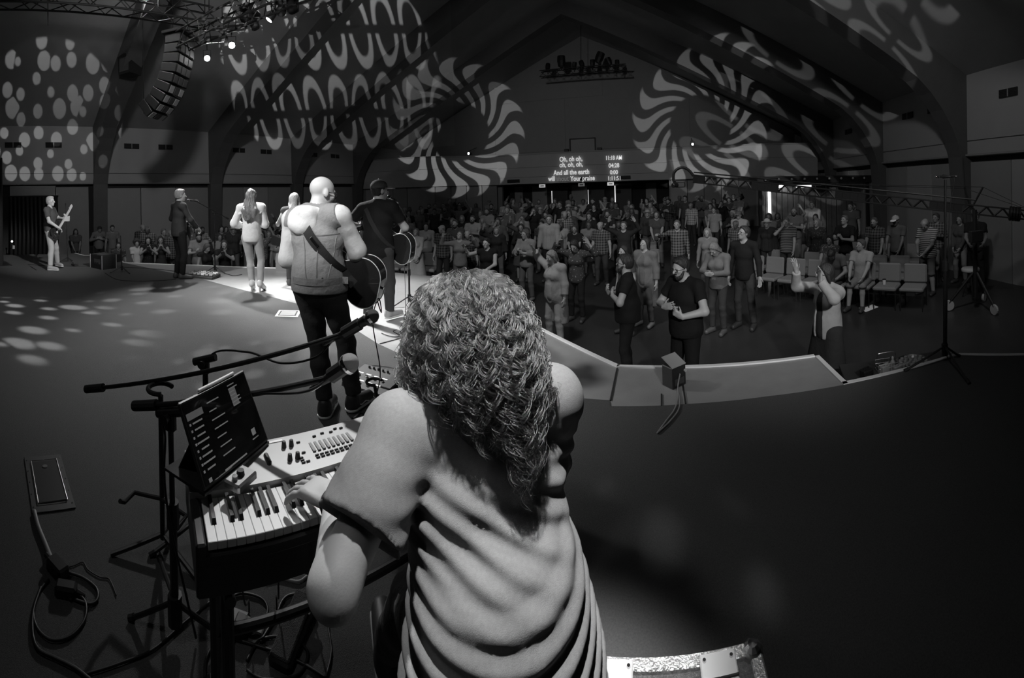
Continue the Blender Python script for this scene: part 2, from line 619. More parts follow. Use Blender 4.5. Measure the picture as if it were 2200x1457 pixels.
# vents high on the side walls
m_vent = mat('vent grille', 0.03, 0.5)
b = MB()
b.box((0, 0, 0), (0.03, 0.62, 0.20))
vent_back = b.mesh('vent_backing', m_void)
b = MB()
for i in range(5):
    b.box((0.018, 0, -0.075 + i * 0.0375), (0.012, 0.60, 0.012), Matrix.Rotation(0.5, 3, 'Y'))
vent_slats = b.mesh('vent_slats', m_vent)
vent_bar = MB().box((0.02, 0, 0), (0.02, 0.03, 0.2)).mesh('vent_mullion', m_wall2)
VENTS = [(-1, 0.66, 'left of the dotted light'), (-1, 2.2, 'lit by dots of light'), (-1, 5.31, 'below the line array, nearer one'),
         (-1, 6.77, 'below the line array, farther one'), (-1, 10.33, 'behind the women singers, nearer one'), (-1, 11.84, 'behind the women singers, farther one'),
         (-1, 14.81, 'in the last bay, nearer one'), (-1, 16.46, 'in the last bay, farther one'), (1, 7.2, 'in the bay nearest the stage'), (1, 10.26, 'in the middle bay, nearer one'),
         (1, 11.7, 'in the middle bay, farther one'), (1, 16.26, 'in the far bay by the booth')]
for sg, y, w in VENTS:
    X = (XL + 0.085) if sg < 0 else (XR - 0.085)
    o = thing('air_vent', 'dark louvred air vent high on the %s wall %s' % ('left' if sg < 0 else 'right', w), 'vent', (X, y, 3.8), 0 if sg < 0 else PI, 'wall vents')
    link('backing', vent_back, o)
    link('slats', vent_slats, o)
    link('mullion', vent_bar, o)

# ceiling slopes
for side, X in (('left', XL - 0.3), ('right', XR + 0.3)):
    ze = Z_EAVE - 0.14
    b = MB().add([(X, -5, ze), (X, YB + 1, ze), (XC, YB + 1, Z_RIDGE), (XC, -5, Z_RIDGE), (X, -5, ze + 0.2), (X, YB + 1, ze + 0.2), (XC, YB + 1, Z_RIDGE + 0.2), (XC, -5, Z_RIDGE + 0.2)],
                 [(0, 1, 2, 3), (7, 6, 5, 4), (0, 4, 5, 1), (1, 5, 6, 2), (2, 6, 7, 3), (3, 7, 4, 0)])
    struct(b.build('ceiling_' + side, m_ceil))
struct(MB().box((XC, -5.0, 3.5), (25, 0.2, 14)).build('wall_front', m_void))

# arches
half = [(7.62, ZH), (7.56, 1.2), (7.48, 2.28), (7.36, 2.68), (7.2, 3.01), (6.86, 3.51), (6.49, 3.91), (6.09, 4.23), (5.4, 4.60)]
poly_r = [(XR + 0.1, ZH)] + [(XR + 0.1, Z_EAVE), (XC, Z_RIDGE), (XC, Z_LOW)] + half[::-1]
poly_l = [(2 * XC - x, z) for x, z in poly_r]
for i, y in enumerate(YF):
    root = bpy.data.objects.new('trim_arch_%d' % (i + 1), None)
    C.objects.link(root)
    struct(root)
    for poly in (poly_r, poly_l):
        Mx = Matrix(((1, 0, 0, 0), (0, 0, 1, y), (0, 1, 0, 0), (0, 0, 0, 1)))
        MB().prism(poly, Mx, 0.42).build('arch_half', m_beam, root)
        # flange along the underside
    b = MB()
    for sgn in (1, -1):
        for (x0, z0), (x1, z1) in zip(half + [(XC, Z_LOW)], (half + [(XC, Z_LOW)])[1:]):
            if sgn < 0:
                x0, x1 = 2 * XC - x0, 2 * XC - x1
            d = Vector((x1 - x0, 0, z1 - z0))
            L = d.length
            Mr = frame_m(((x0 + x1) / 2, y + 0.21, (z0 + z1) / 2), d, Vector((0, 1, 0)))
            b.box(Mr.translation, (L, 0.05, 0.56), Mr.to_3x3())
    b.build('flange', m_beam, root)

# back wall with gable
gab = [(XL, ZH), (-8.9, ZH), (-8.9, 2.0), (0.4, 2.0), (0.4, ZH), (7.35, ZH), (7.35, 4.6), (XC, Z_RIDGE), (XL, 4.4)]
wb = struct(MB().prism(gab, Matrix(((1, 0, 0, 0), (0, 0, 1, YB), (0, 1, 0, 0), (0, 0, 0, 1))), 0.2).build('wall_back', m_wall2))
struct(MB().box((XC, YB + 2.6, 1.5), (24, 0.2, 6)).build('wall_lobby', m_void))
# panels and seams of the gable wall
for (x0, x1, z0, z1) in [(-13.5, -9.2, 3.75, 5.6), (-9.2, -5.1, 3.75, 6.6), (-3.2, 1.6, 3.75, 6.4), (1.6, 5.4, 3.75, 5.2), (-9.2, -3.0, 6.6, 7.6)]:
    b = MB().bevbox(((x0 + x1) / 2, YB - 0.015, (z0 + z1) / 2), (x1 - x0 - 0.03, 0.03, z1 - z0 - 0.03), 0.008)
    b.build('panel', m_wall2, wb)
# fascia (balcony front), lower walls below it
FAS = [(-15.9, 18.7), (-12.4, 19.3), (-8.87, 21.9), (0.37, 21.9), (4.6, 20.4), (7.6, 19.7)]
m_fas = mat('fascia paint', 0.42, 0.7, noise=0.05, nscale=3.0)
root = struct(MB().box((XC, 22.2, 2.85), (22, 0.3, 1.5)).build('wall_fascia', m_void))
for i, ((x0, y0), (x1, y1)) in enumerate(zip(FAS, FAS[1:])):
    d = Vector((x1 - x0, y1 - y0, 0))
    L = d.length
    Mr = frame_m(((x0 + x1) / 2, (y0 + y1) / 2, 0), d, Vector((0, 0, 1)))
    R3 = Mr.to_3x3()
    nrm = R3 @ Vector((0, 1, 0))
    zt = 3.66
    for z0, z1 in (((2.02, 2.38), (2.39, 2.90), (2.91, 3.66)) if i == 2 else ((2.02, 2.95), (2.96, 3.66))):
        MB().box(Mr.translation + nrm * 0.06 + Vector((0, 0, (z0 + z1) / 2)), (L + 0.05, 0.12, z1 - z0), R3).build('fascia_board', m_fas, root)
    MB().box(Mr.translation + nrm * 0.2 + Vector((0, 0, 3.62)), (L, 0.5, 0.06), R3).build('fascia_cap', m_wall, root)
    if i != 2:                              # battened wall below
        n = max(3, int(L / 0.75))
        for k in range(n):
            t = (k + 0.5) / n - 0.5
            MB().box(Mr.translation + R3 @ Vector((t * L, 0.35 + 0.02 * (k % 2), 0.6)), (L / n - 0.03, 0.08, 2.9), R3).build('panel', m_wall if k % 3 == 0 else m_wall2, root)
# lobby opening below the fascia: dark doors and pale panels
lob = struct(MB().box((-4.25, 24.2, 0.75), (9.6, 0.1, 2.6)).build('wall_lobby_doors', m_void))
for x0, x1, m_ in [(-8.7, -8.2, m_wall2), (-7.6, -6.7, m_wall2), (-5.2, -4.3, m_wall2), (-2.7, -1.7, m_wall2), (-0.9, -0.3, m_wall2)]:
    MB().bevbox(((x0 + x1) / 2, 24.1, 0.7), (x1 - x0, 0.08, 2.4), 0.01).build('panel', m_, lob)
m_slit = mat('daylight slit', 0.8, 0.5, emit=0.8)
for i, (x, w) in enumerate([(-6.35, 0.03), (-4.2, 0.025), (-2.65, 0.05)]):
    dr = MB().bevbox((x + 0.5, 23.95, 0.65), (0.9, 0.06, 2.3), 0.01).build('door_%d' % (i + 1), m_black)
    struct(dr)
    MB().box((x, 23.93, 0.85), (w, 0.03, 1.5 + 0.4 * (i == 2))).build('light_gap', m_slit, dr)
    MB().box((x + 0.93, 23.90, 0.6), (0.03, 0.06, 0.3)).build('handle', m_vent, dr)
    s = thing('exit_sign', 'small pale sign hanging over the lobby door, %s of three' % ('first from the left', 'middle one', 'brightest one')[i], 'sign', (x + 0.0, 21.95, 1.88), 0, 'lobby door signs')
    MB().bevbox((0, 0, 0), (0.34, 0.04, 0.17), 0.008).build('face', mat('sign face %d' % i, 0.6, 0.5, emit=(0.35, 0.06, 0.5)[i]), s)
    MB().box((0, -0.022, 0.0), (0.2, 0.006, 0.05)).build('mark', m_dark, s)
    MB().rod((0, 0, 0.085), (0, 0, 0.16), 0.012).build('bracket', m_black, s)

# framed opening above the fascia
win = struct(MB().box((-4.17, YB - 0.03, 4.02), (1.30, 0.04, 0.66)).build('window_1', m_wall))
for c, s_ in (((-4.17, YB - 0.06, 4.37), (1.42, 0.08, 0.06)), ((-4.86, YB - 0.06, 4.02), (0.06, 0.08, 0.70)), ((-3.48, YB - 0.06, 4.02), (0.06, 0.08, 0.70))):
    MB().box(c, s_).build('window_frame', m_black, win)
for x in (-5.05, -3.25):
    o = thing('wall_speaker', 'tiny black box speaker on the back wall %s the framed opening' % ('left of' if x < -4 else 'right of'), 'speaker', (x, YB - 0.12, 3.75), 0, 'boxes beside the opening')
    MB().bevbox((0, 0, 0.02), (0.24, 0.16, 0.14), 0.015).build('cabinet', m_black, o)
    MB().box((0, -0.083, 0.02), (0.2, 0.01, 0.1)).build('grille', m_dark, o)
for x, w in ((-7.95, 'left end'), (-3.95, 'middle'), (-1.95, 'right end')):
    o = thing('fascia_vent', 'long dark vent slot in the fascia under the lyrics, %s' % w, 'vent', (x, 21.83, 2.2), 0, 'fascia vents')
    MB().box((0, 0, 0), (0.72, 0.02, 0.17)).build('backing', m_void, o)
    b = MB()
    for i in range(4):
        b.box((0, -0.015, -0.06 + 0.04 * i), (0.72, 0.02, 0.01))
    b.build('slats', m_vent, o)

# lyrics and clock thrown on the fascia
m_text = mat('projected lettering', 0.8, 0.6, emit=0.55)
m_text2 = mat('fainter projected lettering', 0.3, 0.6, emit=0.10)  # fainter copy used for one lyric word
scr = thing('lyric_projection', 'white projected song lyrics and clock readout on the long balcony fascia', 'lettering', (-4.25, 21.80, 2.02))


def lettering(txt, px, py, size, m_, w=None):
    cu = bpy.data.curves.new('lettering', 'FONT')
    cu.body = txt
    cu.size = size
    cu.align_x = 'CENTER'
    cu.align_y = 'CENTER'
    cu.extrude = 0.002
    cu.offset = 0.008
    tmp = bpy.data.objects.new('lettering', cu)
    C.objects.link(tmp)
    dg = bpy.context.evaluated_depsgraph_get()
    me = bpy.data.meshes.new_from_object(tmp.evaluated_get(dg))
    bpy.data.objects.remove(tmp)
    me.materials.clear()
    me.materials.append(m_)
    xs = [v.co.x for v in me.vertices]
    wd = max(xs) - min(xs)
    o = bpy.data.objects.new('lettering', me)
    C.objects.link(o)
    o.parent = scr
    p = on_y(px, py, 21.80) - scr.location
    o.location = p
    o.rotation_euler = (PI / 2, 0, 0)
    if w:
        p0, p1 = on_y(px - w / 2, py, 21.80), on_y(px + w / 2, py, 21.80)
        o.scale = ((p1.x - p0.x) / wd, 1, 1)
    return o


for txt, px, py, w in [('Oh, oh oh,', 1226.5, 342, 49), ('oh, oh, oh,', 1227, 354, 50), ('And all the earth', 1227.5, 370.5, 77)]:
    lettering(txt, px, py, 0.36, m_text, w)
lettering('will', 1185, 384.5, 0.36, m_text, 14)
lettering('shout', 1208.5, 384.5, 0.36, m_text2, 26)
lettering('Your praise', 1251.5, 383.5, 0.36, m_text, 53)
for txt, px, py, w in [('11:18 AM', 1318.5, 339.5, 34), ('04:28', 1319, 356, 23), ('0:00', 1319, 370.5, 17), ('1:11:51', 1320, 383.5, 26)]:
    lettering(txt, px, py, 0.30, m_text, w)

# two small bright lamps on the back wall
for px, py, w in ((1007, 330, 'inside the left swirl of light'), (1488, 310, 'below the right swirl of light')):
    p = on_y(px, py, 21.4 if px < 1200 else 21.6)
    o = thing('follow_lamp', 'bright little lamp shining from the back of the hall %s' % w, 'lamp', p, 0, 'lamps at the back of the hall')
    Mq = Matrix.Rotation(PI / 2, 3, 'X')
    MB().lathe([(0.05, -0.24), (0.07, -0.22), (0.08, 0.0), (0.085, 0.02)], (0, 0.02, 0), Mq, 14).build('housing', m_black, o, True)
    MB().lathe([(0.0, 0.0), (0.05, 0.004), (0.055, 0.0)], (0, -0.02, 0), Mq, 14).build('lens', mat('lamp lens', 1, 0.3, emit=40.0), o)
    MB().tube([(-0.1, 0.1, 0), (-0.1, 0.1, 0.16), (0.1, 0.1, 0.16), (0.1, 0.1, 0)], 0.01, 6).build('yoke', m_black, o)
    MB().rod((0, 0.1, 0.16), (0, YB - p.y - 0.02, 0.42), 0.015).build('arm', m_black, o)


# ------------------------------------------------------------------ people: implicit surfaces meshed with surface nets
def V3(*a):
    return np.array(a, dtype=np.float64)


def unit(v):
    v = np.asarray(v, float)
    return v / (np.linalg.norm(v) + 1e-9)


def rx(a):
    c, s = math.cos(a), math.sin(a)
    return np.array(((1, 0, 0), (0, c, -s), (0, s, c)))


def ry(a):
    c, s = math.cos(a), math.sin(a)
    return np.array(((c, 0, s), (0, 1, 0), (-s, 0, c)))


def rz(a):
    c, s = math.cos(a), math.sin(a)
    return np.array(((c, -s, 0), (s, c, 0), (0, 0, 1)))


class Sdf:
    def __init__(s, res):
        s.res, s.p, s.cuts, s.disp = res, [], [], None

    def cone(s, a, b, ra, rb, k=0.03, cut=None):
        a, b = np.asarray(a, float), np.asarray(b, float)

        def f(P):
            ab = b - a
            t = np.clip(((P - a) @ ab) / (ab @ ab + 1e-12), 0, 1)
            d = np.linalg.norm(P - a - t[..., None] * ab, axis=-1) - (ra + (rb - ra) * t)
            if cut is not None:
                d = np.maximum(d, (P - cut[0]) @ cut[1])
            return d
        m = max(ra, rb)
        s.p.append((f, np.minimum(a, b) - m, np.maximum(a, b) + m, k))
        return s

    def ell(s, c, r, R=None, k=0.03):
        c, r = np.asarray(c, float), np.asarray(r, float)
        R = np.eye(3) if R is None else R

        def f(P):
            q = (P - c) @ R
            k0 = np.linalg.norm(q / r, axis=-1)
            k1 = np.linalg.norm(q / (r * r), axis=-1) + 1e-9
            return k0 * (k0 - 1) / k1
        e = np.sqrt(((R * r) ** 2).sum(1))
        s.p.append((f, c - e, c + e, k))
        return s

    def box(s, c, h, R=None, rd=0.01, k=0.01):
        c, h = np.asarray(c, float), np.asarray(h, float)
        R = np.eye(3) if R is None else R

        def f(P):
            q = np.abs((P - c) @ R) - (h - rd)
            return np.linalg.norm(np.maximum(q, 0), axis=-1) + np.minimum(q.max(-1), 0) - rd
        e = np.abs(R) @ h
        s.p.append((f, c - e, c + e, k))
        return s

    def carve(s, a, b, ra, rb):
        """take a round cone away"""
        a, b = np.asarray(a, float), np.asarray(b, float)

        def f(P):
            ab = b - a
            t = np.clip(((P - a) @ ab) / (ab @ ab + 1e-12), 0, 1)
            return -(np.linalg.norm(P - a - t[..., None] * ab, axis=-1) - (ra + (rb - ra) * t))
        s.cuts.append(f)
        return s

    def cut(s, p, n):
        """keep the side that n points away from"""
        p, n = np.asarray(p, float), unit(n)
        s.cuts.append(lambda P: (P - p) @ n)
        return s

    def mesh(s):
        h = s.res
        lo = np.min([p[1] for p in s.p], 0) - 3 * h
        hi = np.max([p[2] for p in s.p], 0) + 3 * h
        n = np.ceil((hi - lo) / h).astype(int) + 1
        ax = [lo[i] + h * np.arange(n[i]) for i in range(3)]
        D = np.full(n, 1.0)
        for f, a, b, k in s.p:
            m = k + 2.5 * h
            i0 = np.maximum(((a - m - lo) / h).astype(int), 0)
            i1 = np.minimum(((b + m - lo) / h).astype(int) + 2, n)
            sl = tuple(slice(i0[i], i1[i]) for i in range(3))
            P = np.stack(np.meshgrid(*[ax[i][sl[i]] for i in range(3)], indexing='ij'), -1)
            d = f(P)
            o = D[sl]
            if k > 0:
                e = np.maximum(k - np.abs(o - d), 0) / k
                D[sl] = np.minimum(o, d) - e * e * k * 0.25
            else:
                D[sl] = np.minimum(o, d)
        if s.cuts or s.disp:
            P = np.stack(np.meshgrid(*ax, indexing='ij'), -1)
            if s.disp:
                near = np.abs(D) < 0.06
                D[near] += s.disp(P[near])
            for c in s.cuts:
                D = np.maximum(D, c(P))
        return nets(D, lo, h)


def nets(D, lo, h):
    ins = D < 0
    nx, ny, nz = np.array(D.shape) - 1
    cnt = np.zeros((nx, ny, nz), np.int8)
    for a in (0, 1):
        for b in (0, 1):
            for c in (0, 1):
                cnt += ins[a:nx + a, b:ny + b, c:nz + c]
    act = (cnt > 0) & (cnt < 8)
    I = np.argwhere(act)
    idx = np.full(act.shape, -1, np.int32)
    idx[act] = np.arange(len(I))
    acc = np.zeros((len(I), 3))
    num = np.zeros(len(I))
    offs = [(a, b, c) for a in (0, 1) for b in (0, 1) for c in (0, 1)]
    for o in offs:
        for axis in range(3):
            if o[axis]:
                continue
            q = list(o)
            q[axis] = 1
            A = D[I[:, 0] + o[0], I[:, 1] + o[1], I[:, 2] + o[2]]
            B = D[I[:, 0] + q[0], I[:, 1] + q[1], I[:, 2] + q[2]]
            m = (A < 0) != (B < 0)
            t = np.where(m, A / np.where(m, A - B, 1), 0)
            p = np.tile(np.array(o, float), (len(I), 1))
            p[:, axis] = t
            acc += p * m[:, None]
            num += m
    verts = lo + h * (I + acc / num[:, None])
    quads = []
    for axis in range(3):
        u, v = [i for i in range(3) if i != axis]
        sl0 = [slice(1, -1)] * 3
        sl1 = [slice(1, -1)] * 3
        sl0[axis] = slice(0, -1)
        sl1[axis] = slice(1, None)
        a, b = ins[tuple(sl0)], ins[tuple(sl1)]
        E = np.argwhere(a != b)
        if not len(E):
            continue
        flip = a[tuple(E.T)]
        base = E.copy()
        base[:, u] += 1
        base[:, v] += 1
        c = []
        for du, dv in ((0, 0), (-1, 0), (-1, -1), (0, -1)):
            k = base.copy()
            k[:, u] += du
            k[:, v] += dv
            c.append(idx[tuple(k.T)])
        qd = np.stack(c, 1)
        if axis == 1:
            flip = ~flip
        qd[~flip] = qd[~flip][:, ::-1]
        quads.append(qd)
    Q = np.concatenate(quads) if quads else np.zeros((0, 4), int)
    Q = Q[(Q >= 0).all(1)]
    return verts, Q


def np_mesh(name, verts, quads, m):
    me = bpy.data.meshes.new(name)
    me.vertices.add(len(verts))
    me.vertices.foreach_set('co', np.ascontiguousarray(verts, np.float32).ravel())
    me.loops.add(len(quads) * 4)
    me.loops.foreach_set('vertex_index', np.ascontiguousarray(quads, np.int32).ravel())
    me.polygons.add(len(quads))
    me.polygons.foreach_set('loop_start', np.arange(0, len(quads) * 4, 4, dtype=np.int32))
    me.polygons.foreach_set('use_smooth', np.ones(len(quads), bool))
    me.materials.append(m)
    me.update(calc_edges=True)
    return me


def fold_fn(amp, seed, scale=1.0, stretch=(1, 1, 1)):
    """soft cloth folds: warped sines"""
    r = np.random.RandomState(seed)
    W = [(unit(r.randn(3) * np.array(stretch)) * r.uniform(14, 38) * scale, r.uniform(0, 6.3), r.uniform(0.4, 1)) for _ in range(6)]

    def f(P):
        w = np.sin(P @ V3(7, 3, 5) * scale + seed) * 1.5
        o = 0
        for k, ph, a in W:
            o = o + a * np.sin(P @ k + ph + w)
        return amp * o / 2.5
    return f


m_skin = mat('skin', 0.42, 0.5, noise=0.05, nscale=30, bump=0.05, bscale=200, objcol=True)
m_cloth = mat('cloth', 0.2, 0.85, noise=0.10, nscale=25, bump=0.45, bscale=14, objcol=True, spec=0.25)
m_hair = mat('hair', 0.05, 0.45, noise=0.45, nscale=70, bump=0.9, bscale=60, objcol=True, aniso=(1, 1, 0.25))
m_shoe = mat('shoe', 0.1, 0.5, noise=0.05, objcol=True)
m_eye = mat('eye', 0.03, 0.2)
m_glass = mat('spectacle frame', 0.02, 0.3)


def pattern_mat(name, kind):
    """cloth with a printed pattern over the object's own grey"""
    m = mat(name, 0.2, 0.85, objcol=True, bump=0.3, bscale=14, spec=0.25)
    g = NT(m.node_tree)
    b = m.node_tree.nodes['Principled BSDF']
    tc = g.n('ShaderNodeTexCoord').outputs['Object']
    oi = g.n('ShaderNodeObjectInfo').outputs['Color']
    sp = g.n('ShaderNodeSeparateXYZ')
    g.put(sp.inputs[0], tc)
    if kind == 'stripe':
        f = g.step(0.1, 0.3, g.m('SINE', g.m('MULTIPLY', sp.outputs[2], 150.0)))
    elif kind == 'plaid':
        f = g.m('MULTIPLY', g.m('ADD', g.step(-0.1, 0.1, g.m('SINE', g.m('MULTIPLY', sp.outputs[2], 90.0))), g.step(-0.1, 0.1, g.m('SINE', g.m('MULTIPLY', sp.outputs[0], 90.0)))), 0.5)
    else:
        vo = g.n('ShaderNodeTexVoronoi')
        vo.inputs['Scale'].default_value = 22.0
        g.put(vo.inputs['Vector'], tc)
        no = g.n('ShaderNodeTexNoise')
        no.inputs['Scale'].default_value = 30.0
        g.put(no.inputs['Vector'], tc)
        f = g.m('SUBTRACT', 1.0, g.step(0.30, 0.40, g.m('ADD', vo.outputs['Distance'], g.m('MULTIPLY', no.outputs['Fac'], 0.3))))
    k = g.m('ADD', 0.35, g.m('MULTIPLY', f, 1.9))
    mx = g.n('ShaderNodeVectorMath', operation='SCALE')
    g.put(mx.inputs[0], oi)
    g.put(mx.inputs['Scale'], k)
    g.put(b.inputs['Base Color'], mx.outputs[0])
    return m


m_stripe, m_plaid, m_floral = pattern_mat('striped cloth', 'stripe'), pattern_mat('checked cloth', 'plaid'), pattern_mat('floral cloth', 'floral')


def ik(a, target, l1, l2, pole):
    a, t = np.asarray(a, float), np.asarray(target, float)
    d = t - a
    L = np.linalg.norm(d)
    if L > 0.995 * (l1 + l2):
        d = d / L * 0.995 * (l1 + l2)
        L = 0.995 * (l1 + l2)
        t = a + d
    x = (L * L + l1 * l1 - l2 * l2) / (2 * L)
    h = math.sqrt(max(l1 * l1 - x * x, 0))
    u = d / L
    p = np.asarray(pole, float)
    p = p - u * (p @ u)
    return a + u * x + unit(p) * h, t


class Body:
    """joints of a posed figure; faces +Y, right side +X, feet on z = 0"""
    def __init__(s, H=1.75, w=1.0, lean=0, side=0, twist=0, head=(0, 0, 0), R=None, L=None, feet=None, sit=None, shoulder=1.0, hipw=1.0, pelvis=None, shrug=0.0):
        s.H, s.w = H, w
        D = math.radians
        s.Rp = rz(D(twist * 0.25))
        s.Rm = rz(D(twist * 0.6)) @ ry(D(side * 0.5)) @ rx(-D(lean * 0.6))
        s.Rc = rz(D(twist)) @ ry(D(side)) @ rx(-D(lean))
        pz = 0.53 * H if not sit else sit + 0.055 * H
        s.pel = V3(0, 0, pz) if pelvis is None else V3(*pelvis)
        s.waist = s.pel + s.Rm @ V3(0, 0, 0.085 * H)
        s.chest = s.waist + s.Rc @ V3(0, 0.005 * H, 0.11 * H)
        s.neck = s.waist + s.Rc @ V3(0, -0.004 * H, 0.225 * H)
        s.sho = {i: s.waist + s.Rc @ V3(sg * 0.108 * H * shoulder, -0.004 * H, (0.198 + shrug) * H) for i, sg in (('R', 1), ('L', -1))}
        s.Rh = s.Rc @ rz(D(head[1])) @ ry(D(head[2])) @ rx(-D(head[0]) + D(lean) * 0.6)
        s.ht = s.neck + (s.Rh * 0.6 + s.Rc * 0.4) @ V3(0, 0.012 * H, 0.035 * H)
        s.hc = s.ht + s.Rh @ V3(0, 0.012 * H, 0.058 * H)
        ua, fa = 0.172 * H, 0.148 * H
        s.elb, s.wri, s.hand = {}, {}, {}
        for i, sg, a in (('R', 1, R), ('L', -1, L)):
            a = a or {}
            tgt = a.get('to')
            if tgt is None:
                tgt = s.sho[i] + V3(sg * 0.05 * H, 0.03 * H, -0.315 * H)
            elif not a.get('abs'):
                tgt = V3(*tgt) * H
            else:
                tgt = V3(*tgt)
            s.elb[i], s.wri[i] = ik(s.sho[i], tgt, ua, fa, a.get('pole', (sg * 0.6, -1, -0.3)))
            fd = unit(a.get('fd', s.wri[i] - s.elb[i]))
            pn = np.asarray(a.get('pn', (-sg, 0, 0)), float)
            pn = unit(pn - fd * (pn @ fd))
            s.hand[i] = (fd, pn, a.get('curl', 0.45), a.get('spread', 0.0), a.get('holds'))
        s.hip = {i: s.pel + s.Rp @ V3(sg * 0.052 * H * hipw, 0, -0.02 * H) for i, sg in (('R', 1), ('L', -1))}
        feet = feet or {'R': (0.075, 0.02, 0, -8), 'L': (-0.075, -0.01, 0, 8)}
        s.kne, s.ank, s.fdir = {}, {}, {}
        for i in 'RL':
            f = feet[i]
            an = V3(f[0] * H, f[1] * H, f[2] * H + 0.045 * H)
            yaw = D(f[3])
            fw = V3(-math.sin(yaw), math.cos(yaw), 0)
            s.kne[i], s.ank[i] = ik(s.hip[i], an, 0.237 * H, 0.233 * H, fw + V3(0, 0, 0.15))
            s.fdir[i] = fw if len(f) < 5 else unit(fw + V3(0, 0, f[4]))

    def torso(s, S, t=0.0, low=True, bust=0.0):
        H, w = s.H, s.w
        q = lambda a, b, c: (a * H * w + t, b * H * w + t, c * H + t)
        S.ell(s.pel, q(0.098, 0.070, 0.085), s.Rp, 0.06)
        S.ell(s.waist, q(0.086, 0.062 + 0.012 * max(w - 1, 0) * 8, 0.09), s.Rm, 0.06)
        S.ell(s.chest, q(0.094, 0.066, 0.10), s.Rc, 0.06)
        sh = {i: s.sho[i] for i in 'RL'}
        S.cone(sh['L'], sh['R'], 0.036 * H + t, 0.036 * H + t, 0.05)
        for i in 'RL':
            S.cone(s.neck + s.Rc @ V3(0, 0, 0.01 * H), sh[i], 0.026 * H + t * 0.7, 0.030 * H + t, 0.04)
        if bust:
            for sg in (1, -1):
                S.ell(s.chest + s.Rc @ V3(sg * 0.042 * H, 0.052 * H, 0.005 * H), (0.036 * H + t,) * 3, s.Rc, 0.05)
        return S

    def arm(s, S, i, t=0.0, to=1.0, flare=0.0, k=0.03):
        """arm cover up to a fraction: 1 = wrist, 0.5 = elbow"""
        H, w = s.H, math.sqrt(s.w)
        r0, r1, r2 = 0.030 * H * w + t, 0.0235 * H * w + t, 0.0165 * H * w + t
        if to >= 0.5:
            S.cone(s.sho[i], s.elb[i], r0, r1 + flare * 0.5, k)
            f = (to - 0.5) * 2
            if f > 0:
                e = s.elb[i] + (s.wri[i] - s.elb[i]) * f
                S.cone(s.elb[i], e, r1 + flare * 0.5, r1 + (r2 - r1) * f + flare, k, (e, unit(s.wri[i] - s.elb[i])))
        else:
            e = s.sho[i] + (s.elb[i] - s.sho[i]) * to * 2
            S.cone(s.sho[i], e, r0, r1 + 0.006 + flare, k, (e, unit(s.elb[i] - s.sho[i])))
        return S

    def leg(s, S, i, t=0.0, to=1.0, flare=0.0):
        H, w = s.H, math.sqrt(s.w)
        r0, r1, r2 = 0.050 * H * w + t, 0.0295 * H * w + t, 0.021 * H * w + t
        if to >= 0.5:
            S.cone(s.hip[i], s.kne[i], r0, r1 + flare * 0.3, 0.03)
            f = (to - 0.5) * 2
            if f > 0:
                e = s.kne[i] + (s.ank[i] - s.kne[i]) * f
                c = s.kne[i] + (e - s.kne[i]) * 0.35 - s.fdir[i] * 0.006 * H
                S.cone(s.kne[i], c, r1 + flare * 0.3, 0.030 * H * w + t + flare * 0.4, 0.02)
                S.cone(c, e, 0.030 * H * w + t + flare * 0.4, r1 + (r2 - r1) * f + flare, 0.02, (e, unit(s.ank[i] - s.kne[i])))
        else:
            e = s.hip[i] + (s.kne[i] - s.hip[i]) * to * 2
            S.cone(s.hip[i], e, r0, r0 * (1 - to) + r1 * to + flare, 0.03, (e, unit(s.kne[i] - s.hip[i])))
        return S

    def hands(s, S, i, detail):
        H = s.H
        sc_ = H / 1.75 * 1.02
        fd, pn, curl, spread, _ = s.hand[i]
        sg = 1 if i == 'R' else -1
        wr = s.wri[i]
        sd = np.cross(fd, pn)                    # across the knuckles
        # the thumb lies on the side that makes a right hand right
        th = sd * (1 if (i == 'R') else -1)
        Rm = np.stack([sd, fd, pn], 1)
        S.box(wr + fd * 0.050 * sc_, V3(0.041, 0.050, 0.0145) * sc_, Rm, 0.012 * sc_, 0.012)
        S.cone(wr - fd * 0.01, wr + fd * 0.03 * sc_, 0.024 * sc_, 0.022 * sc_, 0.012)
        r = 0.0088 * sc_ if detail else 0.0105 * sc_
        for j, (o, L) in enumerate(((1.0, 0.070), (0.34, 0.080), (-0.34, 0.075), (-1.0, 0.058))):
            bs = wr + fd * (0.093 - 0.006 * abs(o)) * sc_ + th * o * 0.030 * sc_
            c = curl * (1.0 + 0.12 * j)
            d1 = unit(fd * math.cos(c * 0.7) + pn * math.sin(c * 0.7) + th * o * (0.06 + spread))
            d2 = unit(fd * math.cos(c * 1.7) + pn * math.sin(c * 1.7) + th * o * (0.03 + spread))
            d3 = unit(fd * math.cos(c * 2.5) + pn * math.sin(c * 2.5) + th * o * (0.03 + spread))
            m1 = bs + d1 * L * 0.48 * sc_
            m2 = m1 + d2 * L * 0.36 * sc_
            m3 = m2 + d3 * L * 0.28 * sc_
            S.cone(bs - d1 * 0.012 * sc_, m1, r * 1.08, r, 0.004)
            S.cone(m1, m2, r, r * 0.94, 0.003)
            S.cone(m2, m3, r * 0.94, r * 0.82, 0.003)
        tb = wr + fd * 0.028 * sc_ + th * 0.030 * sc_
        d1 = unit(fd * 0.62 + th * (0.75 + spread) + pn * 0.30)
        m1 = tb + d1 * 0.040 * sc_
        d2 = unit(fd * 0.9 + th * (0.40 + spread) + pn * 0.35 * (0.4 + curl))
        S.cone(tb - d1 * 0.012 * sc_, m1, 0.0140 * sc_, 0.0105 * sc_, 0.008)
        S.cone(m1, m1 + d2 * 0.040 * sc_, 0.0105 * sc_, 0.0085 * sc_, 0.004)
        return S

